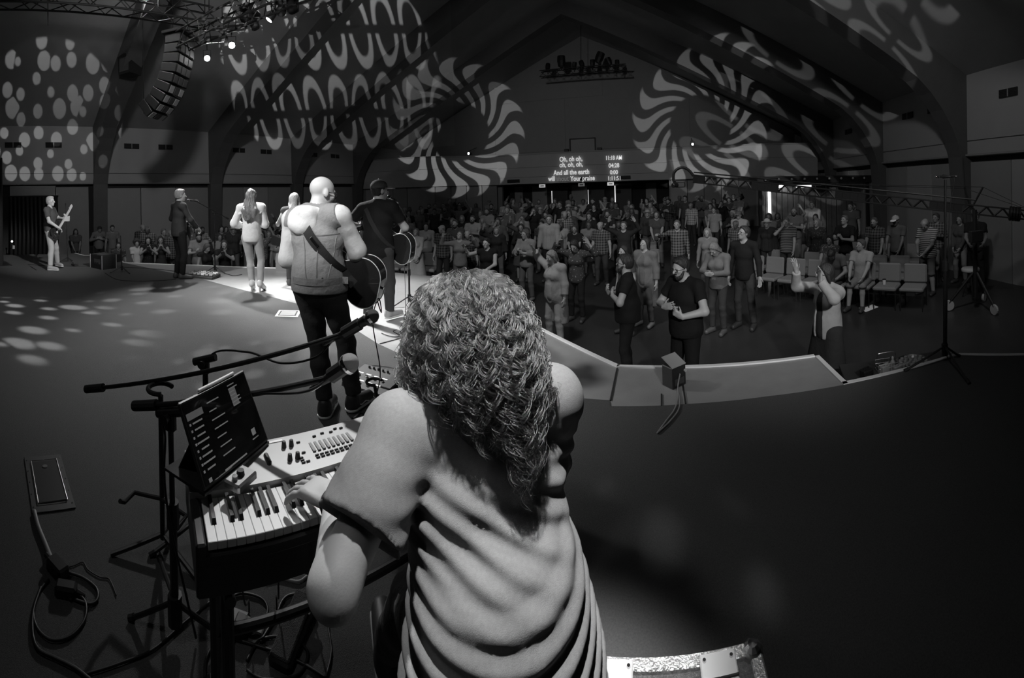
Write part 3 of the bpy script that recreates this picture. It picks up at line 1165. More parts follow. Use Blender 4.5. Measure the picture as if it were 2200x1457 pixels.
    def skin(s, res, detail=True, bald=True):
        H = s.H
        k = H / 1.75
        S = Sdf(res)
        s.torso(S)
        for i in 'RL':
            s.arm(S, i)
            s.leg(S, i)
            s.hands(S, i, detail)
            S.cone(s.ank[i] - V3(0, 0, 0.012 * H), s.ank[i] + s.fdir[i] * 0.09 * H - V3(0, 0, 0.025 * H), 0.020 * H, 0.016 * H, 0.02)
        S.cone(s.neck - s.Rc @ V3(0, 0, 0.02 * H), s.ht + s.Rh @ V3(0, 0, 0.02 * H), 0.033 * H * math.sqrt(s.w), 0.031 * H * math.sqrt(s.w), 0.03)
        h = lambda x, y, z: s.hc + s.Rh @ (V3(x, y, z) * k)
        S.ell(h(0, -0.010, 0.028), V3(0.077, 0.097, 0.088) * k, s.Rh, 0.02)
        S.ell(h(0, 0.022, -0.040), V3(0.060, 0.068, 0.078) * k, s.Rh, 0.03)
        S.ell(h(0, 0.058, -0.094), V3(0.030, 0.026, 0.024) * k, s.Rh, 0.025)
        S.cone(h(0, 0.090, 0.010), h(0, 0.112, -0.030), 0.009 * k, 0.015 * k, 0.012)
        S.cone(h(-0.03, 0.083, 0.022), h(0.03, 0.083, 0.022), 0.010 * k, 0.010 * k, 0.012)
        S.ell(h(0, 0.088, -0.064), V3(0.025, 0.011, 0.010) * k, s.Rh, 0.006)
        for sg in (1, -1):
            S.ell(h(sg * 0.079, -0.008, -0.012), V3(0.010, 0.022, 0.034) * k, s.Rh @ rz(-sg * 0.35), 0.008)
            S.ell(h(sg * 0.040, 0.070, -0.022), V3(0.022, 0.018, 0.020) * k, s.Rh, 0.02)
        return S

    def headpt(s, x, y, z):
        return s.hc + s.Rh @ (V3(x, y, z) * s.H / 1.75)


def add_part(root, name, S, m, col, label=None):
    v, q = S.mesh() if isinstance(S, Sdf) else S
    ob = bpy.data.objects.new(name, np_mesh(name, v, q, m))
    C.objects.link(ob)
    ob.parent = root
    ob.color = (col, col, col, 1)
    if label:
        ob['label'] = label
    return ob


def hair_sdf(B, kind, res, length=0.0):
    k = B.H / 1.75
    S = Sdf(res)
    Rh = B.Rh
    h = B.headpt
    if kind == 'afro':
        S.ell(h(0, -0.03, 0.055), V3(0.15, 0.15, 0.145) * k, Rh, 0.01)
        S.cut(h(0, 0.055, 0.03), Rh @ V3(0, 1, -0.45))
        S.disp = fold_fn(0.006, 3, 3.0)
        return S
    e = 0.016 if kind != 'buzz' else 0.006
    S.ell(h(0, -0.014, 0.032), V3(0.077 + e, 0.095 + e, 0.088 + e) * k, Rh, 0.02)
    S.ell(h(0, -0.040, -0.020), V3(0.066 + e * 0.7, 0.062 + e * 0.7, 0.080) * k, Rh, 0.03)
    if kind in ('short', 'buzz', 'sides'):
        S.cut(h(0, 0.050, 0.040), Rh @ V3(0, 0.80, -0.62))
        S.cut(h(0, 0, -0.075), Rh @ V3(0, -0.2, -1))
        if kind == 'short':
            S.ell(h(0, 0.045, 0.095), V3(0.06, 0.045, 0.028) * k, Rh, 0.02)
    if kind == 'sides':
        S.cut(h(0, 0, 0.075), Rh @ V3(0, 0.2, 1))
    if kind in ('long', 'bob', 'curly'):
        L = length or {'long': 0.30, 'bob': 0.13, 'curly': 0.28}[kind]
        wd = 0.055 if kind != 'curly' else 0.075
        for sg in (1, -1):
            a, b_ = h(sg * 0.070, -0.010, 0.02), h(sg * 0.082, -0.015, -0.10)
            S.cone(a, b_, 0.030 * k, 0.036 * k, 0.03)
            if L > 0.15:
                c = B.neck + B.Rc @ V3(sg * 0.075, -0.035 if kind != 'long2' else 0.05, -0.02)
                S.cone(b_, c, 0.036 * k, wd * 0.8 * k, 0.03)
                S.cone(c, c + V3(0, 0, -(L - 0.12) * 0.7), wd * 0.8 * k, 0.03, 0.03)
        S.cone(h(0, -0.07, 0), h(0, -0.085, -0.12), 0.055 * k, 0.06 * k, 0.03)
        if L > 0.15:
            c = B.neck + B.Rc @ V3(0, -0.085, -0.06)
            S.cone(h(0, -0.085, -0.12), c, 0.06 * k, wd * k, 0.04)
            S.cone(c, c + B.Rc @ V3(0, -0.02, 0) + V3(0, 0, -(L - 0.10)), wd * 1.1 * k, 0.035, 0.05)
        S.cut(h(0, 0.052, 0.040), Rh @ V3(0, 0.86, -0.50))
        S.disp = fold_fn(0.008 if kind == 'curly' else 0.004, 5, 2.2 if kind == 'curly' else 1.4, (1, 1, 0.3))
    return S


def shoe(B, i, root, res, col, name='shoe', sole=None):
    H = B.H
    a, f = B.ank[i], B.fdir[i]
    up = V3(0, 0, 1)
    S = Sdf(res)
    toe = a + f * 0.098 * H
    toe = V3(toe[0], toe[1], toe[2] - 0.026 * H)
    S.cone(a - f * 0.012 * H + up * 0.005 * H, a - f * 0.018 * H - up * 0.020 * H, 0.027 * H, 0.026 * H, 0.02)
    S.cone(a - f * 0.01 * H - up * 0.018 * H, toe, 0.027 * H, 0.022 * H, 0.03)
    S.cone(a - up * 0.01 * H, toe + up * 0.004, 0.024 * H, 0.016 * H, 0.03)
    base = min(a[2], toe[2] + 0.026 * H) - 0.045 * H
    S.cut((0, 0, a[2] - 0.045 * H + 0.002), (0, 0, -1)) if abs(f[2]) < 0.01 else None
    ob = add_part(root, name, S, m_shoe, col)
    if sole:
        S2 = Sdf(res)
        S2.cone(a - f * 0.015 * H - up * 0.034 * H, toe - up * 0.012 * H, 0.030 * H, 0.027 * H, 0.02)
        S2.cut((0, 0, a[2] - 0.045 * H + 0.001), (0, 0, -1))
        S2.cut((0, 0, a[2] - 0.045 * H + 0.022), (0, 0, 1))
        add_part(ob, 'sole', S2, m_shoe, sole)
    return ob


def glasses(B, root):
    k = B.H / 1.75
    b = MB()
    for sg in (1, -1):
        c = B.headpt(sg * 0.033, 0.098, -0.006)
        ring = [c + B.Rh @ (V3(math.cos(a) * 0.025, 0, math.sin(a) * 0.020) * k) for a in np.linspace(0, 2 * PI, 14, endpoint=False)]
        b.tube(ring, 0.0028, 5, close=True)
        b.tube([B.headpt(sg * 0.058, 0.095, 0), B.headpt(sg * 0.082, 0.05, 0), B.headpt(sg * 0.086, -0.01, -0.004), B.headpt(sg * 0.08, -0.02, -0.03)], 0.0028, 5)
    b.tube([B.headpt(-0.009, 0.104, 0), B.headpt(0.009, 0.104, 0)], 0.0028, 5)
    return b.build('glasses', m_glass, root)


def eyes(B, root):
    for sg in (1, -1):
        S = MB().ball(B.headpt(sg * 0.032, 0.082, -0.002), 0.0125 * B.H / 1.75, 8, 6, (1.25, 0.8, 0.75), Matrix(B.Rh.tolist()))
        S.build('eye', m_eye, root, True)


def cap_hat(B, root, col, brim_dir=0.0, name='cap'):
    k = B.H / 1.75
    S = Sdf(0.008)
    S.ell(B.headpt(0, -0.012, 0.050), V3(0.093, 0.110, 0.088) * k, B.Rh, 0.01)
    S.cut(B.headpt(0, 0, 0.030), B.Rh @ V3(0, 0.05, -1))
    ob = add_part(root, name, S, m_cloth, col)
    S = Sdf(0.007)
    Rb = B.Rh @ rz(brim_dir)
    c = B.hc + Rb @ (V3(0, 0.125, 0.034) * k)
    S.ell(c, V3(0.078, 0.085, 0.010) * k, Rb @ rx(-0.12), 0.004)
    add_part(ob, 'brim', S, m_cloth, col * 2.2)
    MB().ball(B.headpt(0, -0.012, 0.139), 0.009 * k, 8, 5).build('button', m_cloth, ob)
    return ob


def brim_hat(B, root, col):
    k = B.H / 1.75
    S = Sdf(0.008)
    S.ell(B.headpt(0, -0.012, 0.062), V3(0.090, 0.108, 0.080) * k, B.Rh, 0.01)
    S.cut(B.headpt(0, 0, 0.045), B.Rh @ V3(0, 0.05, -1))
    ob = add_part(root, 'hat', S, m_cloth, col)
    S = Sdf(0.008)
    S.ell(B.headpt(0, -0.01, 0.050), V3(0.155, 0.17, 0.011) * k, B.Rh, 0.004)
    add_part(ob, 'brim', S, m_cloth, col)
    return ob


def beard(B, root, col, res=0.008, full=True):
    k = B.H / 1.75
    S = Sdf(res)
    h = B.headpt
    S.ell(h(0, 0.052, -0.100), V3(0.046, 0.045, 0.040) * k, B.Rh, 0.02)
    for sg in (1, -1):
        S.cone(h(sg * 0.066, 0.02, -0.035), h(sg * 0.045, 0.05, -0.09), 0.014 * k, 0.024 * k, 0.02)
    if full:
        S.cone(h(-0.022, 0.094, -0.050), h(0.022, 0.094, -0.050), 0.009 * k, 0.009 * k, 0.01)
    return add_part(root, 'beard', S, m_hair, col)


def dress_person(root, B, res, skin=0.42, hair=('short', 0.05, 0), top=('tee', 0.1), bottom=('pants', 0.06), shoes=0.05, sole=None, detail=True, face=True,
                 spec=False, beard_col=None, hat=None, bust=0.0, tmat=None, fold=0.0, seed=1, bmat=None):
    """skin, clothes, hair and shoes as children of root"""
    add_part(root, 'body', B.skin(res, detail), m_skin, skin)
    if face:
        eyes(B, root)
    H = B.H
    if hair[0] != 'bald':
        add_part(root, 'hair', hair_sdf(B, hair[0], res, hair[2] if len(hair) > 2 else 0), m_hair, hair[1])
    # trousers, shorts or skirt
    kind = bottom[0]
    S = Sdf(res)
    if kind in ('pants', 'shorts', 'wide'):
        S.ell(B.pel, (0.100 * H * B.w + 0.008, 0.072 * H * B.w + 0.008, 0.085 * H), B.Rp, 0.04)
        for i in 'RL':
            B.leg(S, i, 0.012, {'pants': 0.97, 'shorts': 0.52, 'wide': 0.98}[kind], {'pants': 0.006, 'shorts': 0.02, 'wide': 0.03}[kind])
        if top[0] != 'none':
            S.cut(B.pel + B.Rp @ V3(0, 0, 0.055 * H), B.Rp @ V3(0, 0, 1))
    else:
        L = {'skirt': 0.50, 'dress': 0.62, 'long': 0.93}[kind]
        mid = (B.hip['R'] + B.hip['L']) / 2
        bot = (B.ank['R'] + B.ank['L']) / 2
        e = mid + (bot - mid) * L
        S.ell(B.pel, (0.102 * H * B.w + 0.01, 0.075 * H * B.w + 0.01, 0.09 * H), B.Rp, 0.05)
        hw = 0.095 * H * B.w
        for sx in (-0.6, 0.0, 0.6):
            S.cone(B.pel + V3(sx * hw, 0.005 * H, 0), e + V3(sx * hw * 1.5, 0.012 * H, 0), 0.066 * H, 0.080 * H * (1 + L * 0.3), 0.06, (e, unit(bot - mid)))
        S.disp = fold_fn(0.006, seed + 9, 1.0, (1, 1, 0.1))
    add_part(root, {'pants': 'trousers', 'wide': 'trousers', 'shorts': 'shorts'}.get(kind, 'skirt'), S, bmat or m_cloth, bottom[1])
    # top
    kind = top[0]
    if kind != 'none':
        S = Sdf(res)
        t = {'tee': 0.013, 'tank': 0.009, 'long': 0.013, 'blouse': 0.018, 'jacket': 0.024, 'cardigan': 0.018, 'polo': 0.013}[kind]
        B.torso(S, t, bust=bust)
        S.cone(B.waist, B.pel - V3(0, 0, 0.02 * H), 0.075 * H * B.w + t, 0.080 * H * B.w + t, 0.05)
        sl = {'tee': 0.30, 'polo': 0.32, 'tank': 0.06, 'long': 0.97, 'blouse': 0.80, 'jacket': 0.97, 'cardigan': 0.85}[kind]
        fl = {'blouse': 0.03, 'cardigan': 0.015, 'tee': 0.01, 'polo': 0.01}.get(kind, 0.004)
        for i in 'RL':
            B.arm(S, i, t * 0.9, sl, fl)
        hem = {'tee': -0.045, 'polo': -0.045, 'tank': -0.03, 'long': -0.05, 'blouse': -0.06, 'jacket': -0.04, 'cardigan': -0.30}[kind]
        if kind == 'cardigan':
            for sx in (-1, 1):
                S.cone(B.pel + V3(sx * 0.05 * H, -0.02 * H, 0), B.pel + V3(sx * 0.075 * H, -0.02 * H, -0.33 * H), 0.062 * H * B.w + t, 0.07 * H, 0.06)
        S.cut(B.pel + V3(0, 0, hem * H), (0, 0, -1))
        S.carve(B.neck + B.Rc @ V3(0, 0.016 * H, 0.020 * H), B.ht + B.Rc @ V3(0, 0.02 * H, 0.05 * H), 0.036 * H, 0.05 * H)
        if kind in ('jacket', 'cardigan'):             # open front over an inner shirt
            f = B.Rc @ V3(0, 1, 0)
            S.carve(B.neck + f * 0.085 * H, B.pel + f * 0.145 * H * B.w - V3(0, 0, 0.4 * H), 0.030 * H, 0.062 * H)
            I = Sdf(res)
            B.torso(I, 0.010, bust=bust)
            I.cone(B.waist, B.pel, 0.074 * H * B.w + 0.01, 0.080 * H * B.w + 0.01, 0.05)
            I.cut(B.pel + V3(0, 0, -0.05 * H), (0, 0, -1))
            I.carve(B.neck + B.Rc @ V3(0, 0.016 * H, 0.020 * H), B.ht + B.Rc @ V3(0, 0.02 * H, 0.05 * H), 0.040 * H, 0.05 * H)
            add_part(root, 'shirt', I, m_cloth, bottom[1])
        S.disp = fold_fn(fold or 0.004, seed, 1.0, (1, 1, 0.5))
        add_part(root, {'tee': 'shirt', 'polo': 'shirt', 'tank': 'top', 'long': 'shirt'}.get(kind, kind), S, tmat or m_cloth, top[1])
    for i in 'RL':
        shoe(B, i, root, max(res * 0.8, 0.006), shoes, 'shoe', sole)
    if spec:
        glasses(B, root)
    if beard_col is not None:
        beard(B, root, beard_col)
    if hat:
        (cap_hat if hat[0] == 'cap' else brim_hat)(B, root, hat[1])
    return root


# ------------------------------------------------------------------ the band
def local(root, w):
    """world point -> the root's own frame"""
    d = Vector(w) - Vector(root.location)
    a = -root.rotation_euler.z
    return (d.x * math.cos(a) - d.y * math.sin(a), d.x * math.sin(a) + d.y * math.cos(a), d.z)


def feet_px(root, H, r, l, yr=0.0, yl=0.0):
    R_, L_ = local(root, on_z(*r)), local(root, on_z(*l))
    return {'R': (R_[0] / H, R_[1] / H, 0, yr), 'L': (L_[0] / H, L_[1] / H, 0, yl)}


def surface_path(ob, pts, n=30, off=0.006, origin_y=-1.0, dirn=(0, 1, 0)):
    """drape a polyline given in the figure's xz plane onto its back"""
    from mathutils.bvhtree import BVHTree
    me = ob.data
    bv = BVHTree.FromPolygons([v.co for v in me.vertices], [p.vertices for p in me.polygons])
    out = []
    P = smooth_path([(p[0], 0, p[1]) for p in pts], max(2, n // (len(pts) - 1)))
    last = None
    for p in P:
        hit = bv.ray_cast(Vector((p.x, origin_y, p.z)), Vector(dirn))
        if hit[0] is not None:
            q = hit[0] + hit[1] * off
            last = q.y
        else:
            q = Vector((p.x, last if last is not None else 0, p.z))
        out.append(q)
    return out


def ribbon(pts, width, thick, up):
    """flat band along points; up(i) gives the outward normal"""
    b = MB()
    n = len(pts)
    vs = []
    for i, p in enumerate(pts):
        t = (pts[min(i + 1, n - 1)] - pts[max(i - 1, 0)]).normalized()
        o = Vector(up)
        s = t.cross(o).normalized()
        o = s.cross(t).normalized()
        for a, c in ((-1, 0), (1, 0), (1, 1), (-1, 1)):
            vs.append(p + s * a * width / 2 + o * c * thick)
    fs = [(3, 2, 1, 0), tuple((n - 1) * 4 + k for k in range(4))]
    for i in range(n - 1):
        for k in range(4):
            l = (k + 1) % 4
            fs.append((i * 4 + k, i * 4 + l, i * 4 + 4 + l, i * 4 + 4 + k))
    return b.add(vs, fs)


m_wood = mat('dark lacquered wood', 0.02, 0.18, coat=0.6)
m_spruce = mat('spruce top', 0.30, 0.3, noise=0.15, nscale=40, aniso=None)
m_bind = mat('cream binding', 0.7, 0.4)
m_maple = mat('pale maple', 0.55, 0.35)
m_chrome = mat('chrome', 0.6, 0.2, metal=1.0)
m_strap = mat('woven strap', 0.012, 0.8, bump=0.3, bscale=300)
m_plastic = mat('black plastic', 0.02, 0.4)
m_metal = mat('black metal tube', 0.03, 0.32, metal=0.3)


def guitar(name, label, kind, M):
    """neck along +x, top facing +z, body about the origin"""
    t = thing(name, label, 'guitar')
    t.matrix_world = M
    if kind == 'acoustic':
        pr = [(-0.250, 0.0), (-0.245, 0.09), (-0.21, 0.155), (-0.14, 0.195), (-0.06, 0.19), (0.02, 0.145), (0.06, 0.125), (0.10, 0.13), (0.16, 0.145), (0.21, 0.13), (0.24, 0.085), (0.25, 0.0)]
        dp = 0.105
    elif kind == 'electric':
        pr = [(-0.20, 0.0), (-0.20, 0.08), (-0.15, 0.15), (-0.08, 0.16), (0.0, 0.115), (0.06, 0.12), (0.13, 0.155), (0.20, 0.16), (0.17, 0.10), (0.12, 0.05), (0.12, 0.0)]
        dp = 0.045
    else:
        pr = [(-0.21, 0.0), (-0.21, 0.08), (-0.16, 0.15), (-0.08, 0.165), (0.0, 0.12), (0.06, 0.11), (0.14, 0.145), (0.25, 0.17), (0.22, 0.11), (0.14, 0.05), (0.13, 0.0)]
        dp = 0.042
    pp = [Vector((x, y, 0)) for x, y in pr]
    up = smooth_path(pp, 4)
    out = [(p.x, p.y) for p in up] + [(p.x, -p.y * (1.0 if kind == 'acoustic' else 0.92)) for p in up[-2:0:-1]]
    out = out[::-1]
    b = MB().prism(out, Matrix.Translation((0, 0, -dp)), dp)
    b.build('guitar_body', m_wood, t)
    top = MB().prism([(x * 0.97, y * 0.97) for x, y in out], Matrix.Translation((0, 0, 0.0005)), 0.002).build('top', m_wood if kind != 'acoustic' else m_wood, t)
    for z in ((0.001, -dp) if kind == 'acoustic' else (0.0,)):
        MB().tube([(x, y, z) for x, y in out], 0.0035, 5, close=True).build('binding', m_bind if kind == 'acoustic' else m_plastic, t)
    nl = 0.42 if kind != 'bass' else 0.60
    x0 = 0.24 if kind == 'acoustic' else 0.12
    MB().box((x0 + nl / 2 - 0.03, 0, 0.006), (nl + 0.1, 0.052, 0.024)).build('neck', m_maple if kind == 'bass' else m_wood, t)
    fb = MB().box((x0 + nl / 2 - 0.08, 0, 0.021), (nl + 0.2, 0.050, 0.006)).build('fingerboard', m_maple if kind == 'bass' else m_plastic, t)
    hd = MB().prism([(0, -0.03), (0.17, -0.042), (0.19, 0.0), (0.17, 0.042), (0, 0.03)], Matrix.Translation((x0 + nl + 0.01, 0, 0.0)) @ Matrix.Rotation(0.15, 4, 'Y'), 0.016).build('headstock', m_maple if kind == 'bass' else m_wood, t)
    for k in range(6 if kind != 'bass' else 4):
        if kind == 'bass':
            p = (x0 + nl + 0.04 + k * 0.035, 0.055, 0.0)
        else:
            p = (x0 + nl + 0.04 + (k % 3) * 0.045, 0.055 if k < 3 else -0.055, -0.002)
        MB().ball(p, 0.011, 8, 5).build('tuner', m_chrome, hd)
    for k in range(6 if kind != 'bass' else 4):
        y = -0.02 + 0.04 * k / (5 if kind != 'bass' else 3)
        MB().rod((-0.13, y, 0.012), (x0 + nl, y, 0.027), 0.0008, n=4).build('string', m_chrome, t)
    MB().bevbox((-0.135, 0, 0.008), (0.03, 0.15 if kind == 'acoustic' else 0.08, 0.014), 0.003).build('bridge', m_plastic if kind == 'acoustic' else m_chrome, t)
    if kind == 'acoustic':
        MB().lathe([(0.052, 0.0), (0.052, 0.0015), (0.045, 0.002)], (0.06, 0, 0.003)).build('sound_hole', m_plastic, t)
    else:
        for x in (-0.07, 0.03):
            MB().bevbox((x, 0, 0.008), (0.035, 0.075, 0.014), 0.003).build('pickup', m_chrome, t)
        for k in range(3):
            MB().lathe([(0.012, 0), (0.010, 0.016)], (-0.13 + 0.05 * k, -0.11, 0.002), None, 10).build('control_knob', m_chrome, t)
    MB().lathe([(0.008, 0), (0.012, 0.015)], (-0.25 if kind == 'acoustic' else -0.2, 0, -dp / 2), Matrix.Rotation(-PI / 2, 3, 'Y'), 10).build('strap_button', m_chrome, t)
    return t


def in_root(root, M):
    return Matrix.Translation(root.location) @ Matrix.Rotation(root.rotation_euler.z, 4, 'Z') @ M


# --- bald guitarist in a denim vest over a hoodie
H = 1.79
g_bald = thing('person', 'bald guitarist with glasses in pale hoodie and denim vest, seen from behind', 'person', (-2.26, 2.20, 0), math.radians(24))
ft = feet_px(g_bald, H, (762, 882), (700, 893), -22, 4)
B = Body(H, 1.10, lean=3, side=-4, twist=-8, head=(16, -32, 2), pelvis=(-0.05, 0.0, 0.53 * H), feet=ft, shoulder=1.06, shrug=0.004,
         R={'to': (0.06, 0.165, 0.585), 'pole': (1.0, -0.55, -0.1), 'pn': (0, 0.3, -1), 'curl': 0.7},
         L={'to': (-0.20, 0.17, 0.66), 'pole': (-0.15, -0.2, -1), 'pn': (0, -1, 0.4), 'curl': 1.0})
add_part(g_bald, 'body', B.skin(0.0085), m_skin, 0.52)
eyes(B, g_bald)
glasses(B, g_bald)
S = Sdf(0.008)
B.torso(S, 0.016)
for i in 'RL':
    B.arm(S, i, 0.022, 0.96, 0.006)
S.cut(B.pel + V3(0, 0, -0.02 * H), (0, 0, -1))
S.carve(B.neck + B.Rc @ V3(0, 0.016 * H, 0.020 * H), B.ht + B.Rc @ V3(0, 0.02 * H, 0.05 * H), 0.040 * H, 0.05 * H)
S.disp = fold_fn(0.0045, 4, 1.3)
hood = add_part(g_bald, 'hoodie', S, m_cloth, 0.62, 'pale hoodie with long sleeves')
S = Sdf(0.008)                              # the hood bunched behind the neck
nk = B.neck
for a, b_, r0, r1 in (((0.080, 0.05, 0.015), (0.095, -0.03, 0.0), 0.026, 0.034), ((0.095, -0.03, 0.0), (0.02, -0.095, 0.0), 0.034, 0.040), ((0.02, -0.095, 0.0), (-0.07, -0.08, 0.0), 0.040, 0.040),
                      ((-0.07, -0.08, 0.0), (-0.105, -0.02, 0.01), 0.040, 0.034), ((-0.105, -0.02, 0.01), (-0.085, 0.05, 0.02), 0.034, 0.026)):
    S.cone(nk + B.Rc @ V3(*a), nk + B.Rc @ V3(*b_), r0, r1, 0.03)
S.ell(nk + B.Rc @ V3(-0.05, -0.105, -0.055), (0.125, 0.045, 0.105), B.Rc @ ry(0.35), 0.04)
S.ell(nk + B.Rc @ V3(-0.075, -0.125, -0.10), (0.085, 0.045, 0.060), B.Rc @ ry(0.5), 0.03)
S.carve(nk + V3(0, 0.02, -0.03), B.ht + V3(0, 0.02, 0.12), 0.062, 0.085)
S.disp = fold_fn(0.005, 8, 1.4)
add_part(hood, 'hood', S, m_cloth, 0.66)
S = Sdf(0.008)
B.torso(S, 0.028)
S.cone(B.waist, B.pel, 0.082 * H * B.w + 0.02, 0.084 * H * B.w + 0.02, 0.05)
S.cut(B.pel + V3(0, 0, -0.012 * H), (0, 0, -1))
S.carve(B.neck + B.Rc @ V3(0, 0.016 * H, 0.012 * H), B.ht + B.Rc @ V3(0, 0.02 * H, 0.05 * H), 0.046 * H, 0.06 * H)
for i, sg in (('R', 1), ('L', -1)):
    S.cut(B.sho[i] + B.Rc @ V3(sg * 0.022, 0, 0), B.Rc @ V3(sg, 0, 0.25))
S.disp = fold_fn(0.006, 21, 0.9)
m_denim = mat('washed denim', 0.2, 0.85, noise=0.35, nscale=9, bump=0.5, bscale=25, objcol=True, spec=0.2)
vest = add_part(g_bald, 'vest', S, m_denim, 0.25, 'washed denim vest')
for pts, w_ in (([(-0.22, 1.36), (0.0, 1.345), (0.22, 1.36)], 0.006), ([(-0.2, 1.02), (0.2, 1.02)], 0.05), ([(0.0, 1.33), (0.005, 1.05)], 0.005), ([(-0.11, 1.33), (-0.07, 1.05)], 0.005), ([(0.12, 1.33), (0.08, 1.05)], 0.005)):
    ribbon(surface_path(vest, pts, 24, 0.001), w_, 0.004, (0, -1, 0)).build('seam', m_denim, vest).color = (0.21, 0.21, 0.21, 1)
S = Sdf(0.008)
S.ell(B.pel, (0.100 * H * B.w + 0.012, 0.074 * H * B.w + 0.012, 0.085 * H), B.Rp, 0.04)
for i in 'RL':
    B.leg(S, i, 0.014, 0.95, 0.004)
S.disp = fold_fn(0.004, 31, 1.6, (0.4, 0.4, 1.5))
trs = add_part(g_bald, 'trousers', S, m_cloth, 0.045, 'dark jeans')
MB().bevbox(B.pel + V3(0.07, -0.155, 0.06), (0.065, 0.03, 0.10), 0.008).build('transmitter_pack', m_plastic, trs)
for i in 'RL':
    sh = shoe(B, i, g_bald, 0.006, 0.03, 'shoe', 0.75)
    a, f = Vector(B.ank[i]), Vector(B.fdir[i])
    sd = f.cross(Vector((0, 0, 1)))
    for sgn in (1, -1):                      # pale side stripe
        MB().tube([a + sd * 0.05 * sgn + f * k - Vector((0, 0, z)) for k, z in ((-0.02, 0.02), (0.03, 0.045), (0.08, 0.035), (0.12, 0.05))], 0.005, 5).build('stripe', m_tape, sh)
strap = ribbon(surface_path(vest, [(-0.14, 1.47), (-0.10, 1.40), (0.0, 1.27), (0.10, 1.14), (0.19, 1.03), (0.235, 0.985)], 40, 0.008), 0.075, 0.004, (0, -1, 0)).build('strap', m_strap, g_bald)
p = surface_path(vest, [(-0.02, 1.30), (0.0, 1.27)], 4, 0.016)[0]
MB().bevbox(p, (0.085, 0.012, 0.03), 0.004, Matrix.Rotation(0.9, 3, 'Y')).build('buckle', m_chrome, strap)
guitar('acoustic_guitar', 'dark acoustic guitar with cream binding held by the bald guitarist', 'acoustic',
       in_root(g_bald, frame_m((0.17, 0.225, 1.01), (-0.93, 0.22, 0.30), (0.2, 0.98, 0.12))))

# --- guitarist in a cap
H = 1.80
g_cap = thing('person', 'guitarist in backlit cap and black short-sleeved shirt, singing with his back turned', 'person', (-3.29, 4.13, 0), math.radians(14))
ft = feet_px(g_cap, H, (838, 688), (790, 694), -28, 8)
B = Body(H, 1.12, lean=2, twist=-6, head=(0, -34, 0), feet=ft, shoulder=1.05,
         R={'to': (0.10, 0.17, 0.60), 'pole': (1.0, -0.4, -0.25), 'pn': (0, 0.3, -1), 'curl': 0.7},
         L={'to': (-0.25, 0.16, 0.68), 'pole': (-0.7, -0.6, -0.6), 'pn': (0, -1, 0.4), 'curl': 1.0})
dress_person(g_cap, B, 0.0095, 0.45, ('buzz', 0.03), ('polo', 0.007), ('pants', 0.045), 0.30, 0.5, fold=0.006, seed=12)
cap_hat(B, g_cap, 0.10)
shirt = [c for c in g_cap.children if c.name.startswith('shirt')][0]
ribbon(surface_path(shirt, [(-0.13, 1.46), (-0.06, 1.36), (0.06, 1.18), (0.17, 1.02), (0.215, 0.96)], 36, 0.006), 0.055, 0.004, (0, -1, 0)).build('strap', m_strap, g_cap)
guitar('acoustic_guitar', 'black acoustic guitar with cream binding held by the guitarist in the cap', 'acoustic',
       in_root(g_cap, frame_m((0.21, 0.20, 0.99), (-0.93, 0.24, 0.28), (0.3, 0.95, 0.12))))

# --- woman in a white blouse
H = 1.72
g_wom = thing('person', 'woman singer with long wavy hair in white ruffled blouse and heeled boots', 'person', (-6.15, 4.22, 0), math.radians(44))
ft = feet_px(g_wom, H, (560, 627), (542, 626), -14, 4)
for k in ft:
    ft[k] = (ft[k][0], ft[k][1], 0.045, ft[k][3], -0.45)
B = Body(H, 0.94, lean=-1, twist=-4, head=(0, -8, 0), feet=ft, hipw=1.1, pelvis=(0.0, 0.0, 0.565 * H),
         R={'to': (0.10, 0.15, 0.70), 'pole': (0.3, -0.3, -1)}, L={'to': (-0.15, 0.13, 0.66), 'pole': (-0.5, -0.3, -1)})
dress_person(g_wom, B, 0.009, 0.45, ('bald', 0.16), ('blouse', 0.60), ('pants', 0.30), 0.55, None, bust=1.0, fold=0.007, seed=15)
bl = [c for c in g_wom.children if c.name.startswith('blouse')][0]
pts = [Vector((x, -0.128 + 0.25 * abs(x) ** 1.5 - 0.012 * math.sin(60 * x), 1.395 - 0.5 * x * x + 0.006 * math.sin(75 * x))) for x in np.linspace(-0.2, 0.2, 60)]
ribbon(pts, 0.045, 0.006, (0, -1, 0.3)).build('ruffle', MATS['cloth'], bl).color = (0.6, 0.6, 0.6, 1)
S = Sdf(0.008)                               # long wavy hair down the back
h = B.headpt
S.ell(h(0, -0.016, 0.032), V3(0.094, 0.112, 0.104), B.Rh, 0.02)
S.cone(h(0, -0.05, -0.02), h(0, -0.08, -0.14), 0.085, 0.085, 0.04)
for x0, x1, L_ in ((-0.055, -0.085, 0.20), (0.0, 0.0, 0.26), (0.055, 0.085, 0.22)):
    S.cone(h(x0, -0.075, -0.10), B.neck + V3(x1, -0.125, -0.10), 0.052, 0.055, 0.03)
    S.cone(B.neck + V3(x1, -0.125, -0.10), B.neck + V3(x1 * 0.8, -0.155, -0.08 - L_), 0.055, 0.022, 0.03)
S.cut(h(0, 0.052, 0.040), B.Rh @ V3(0, 0.86, -0.50))
S.disp = fold_fn(0.008, 5, 2.4, (1, 1, 0.35))
add_part(g_wom, 'hair', S, m_hair, 0.13)
for i in 'RL':
    a, f = Vector(B.ank[i]), Vector(B.fdir[i])
    hh = Vector((f.x, f.y, 0)).normalized()
    MB().tube([a - hh * 0.03 - Vector((0, 0, 0.03)), Vector((a.x, a.y, 0.0)) - hh * 0.035], [0.024, 0.013], 8).build('heel', m_shoe, g_wom).color = (0.4, 0.4, 0.4, 1)

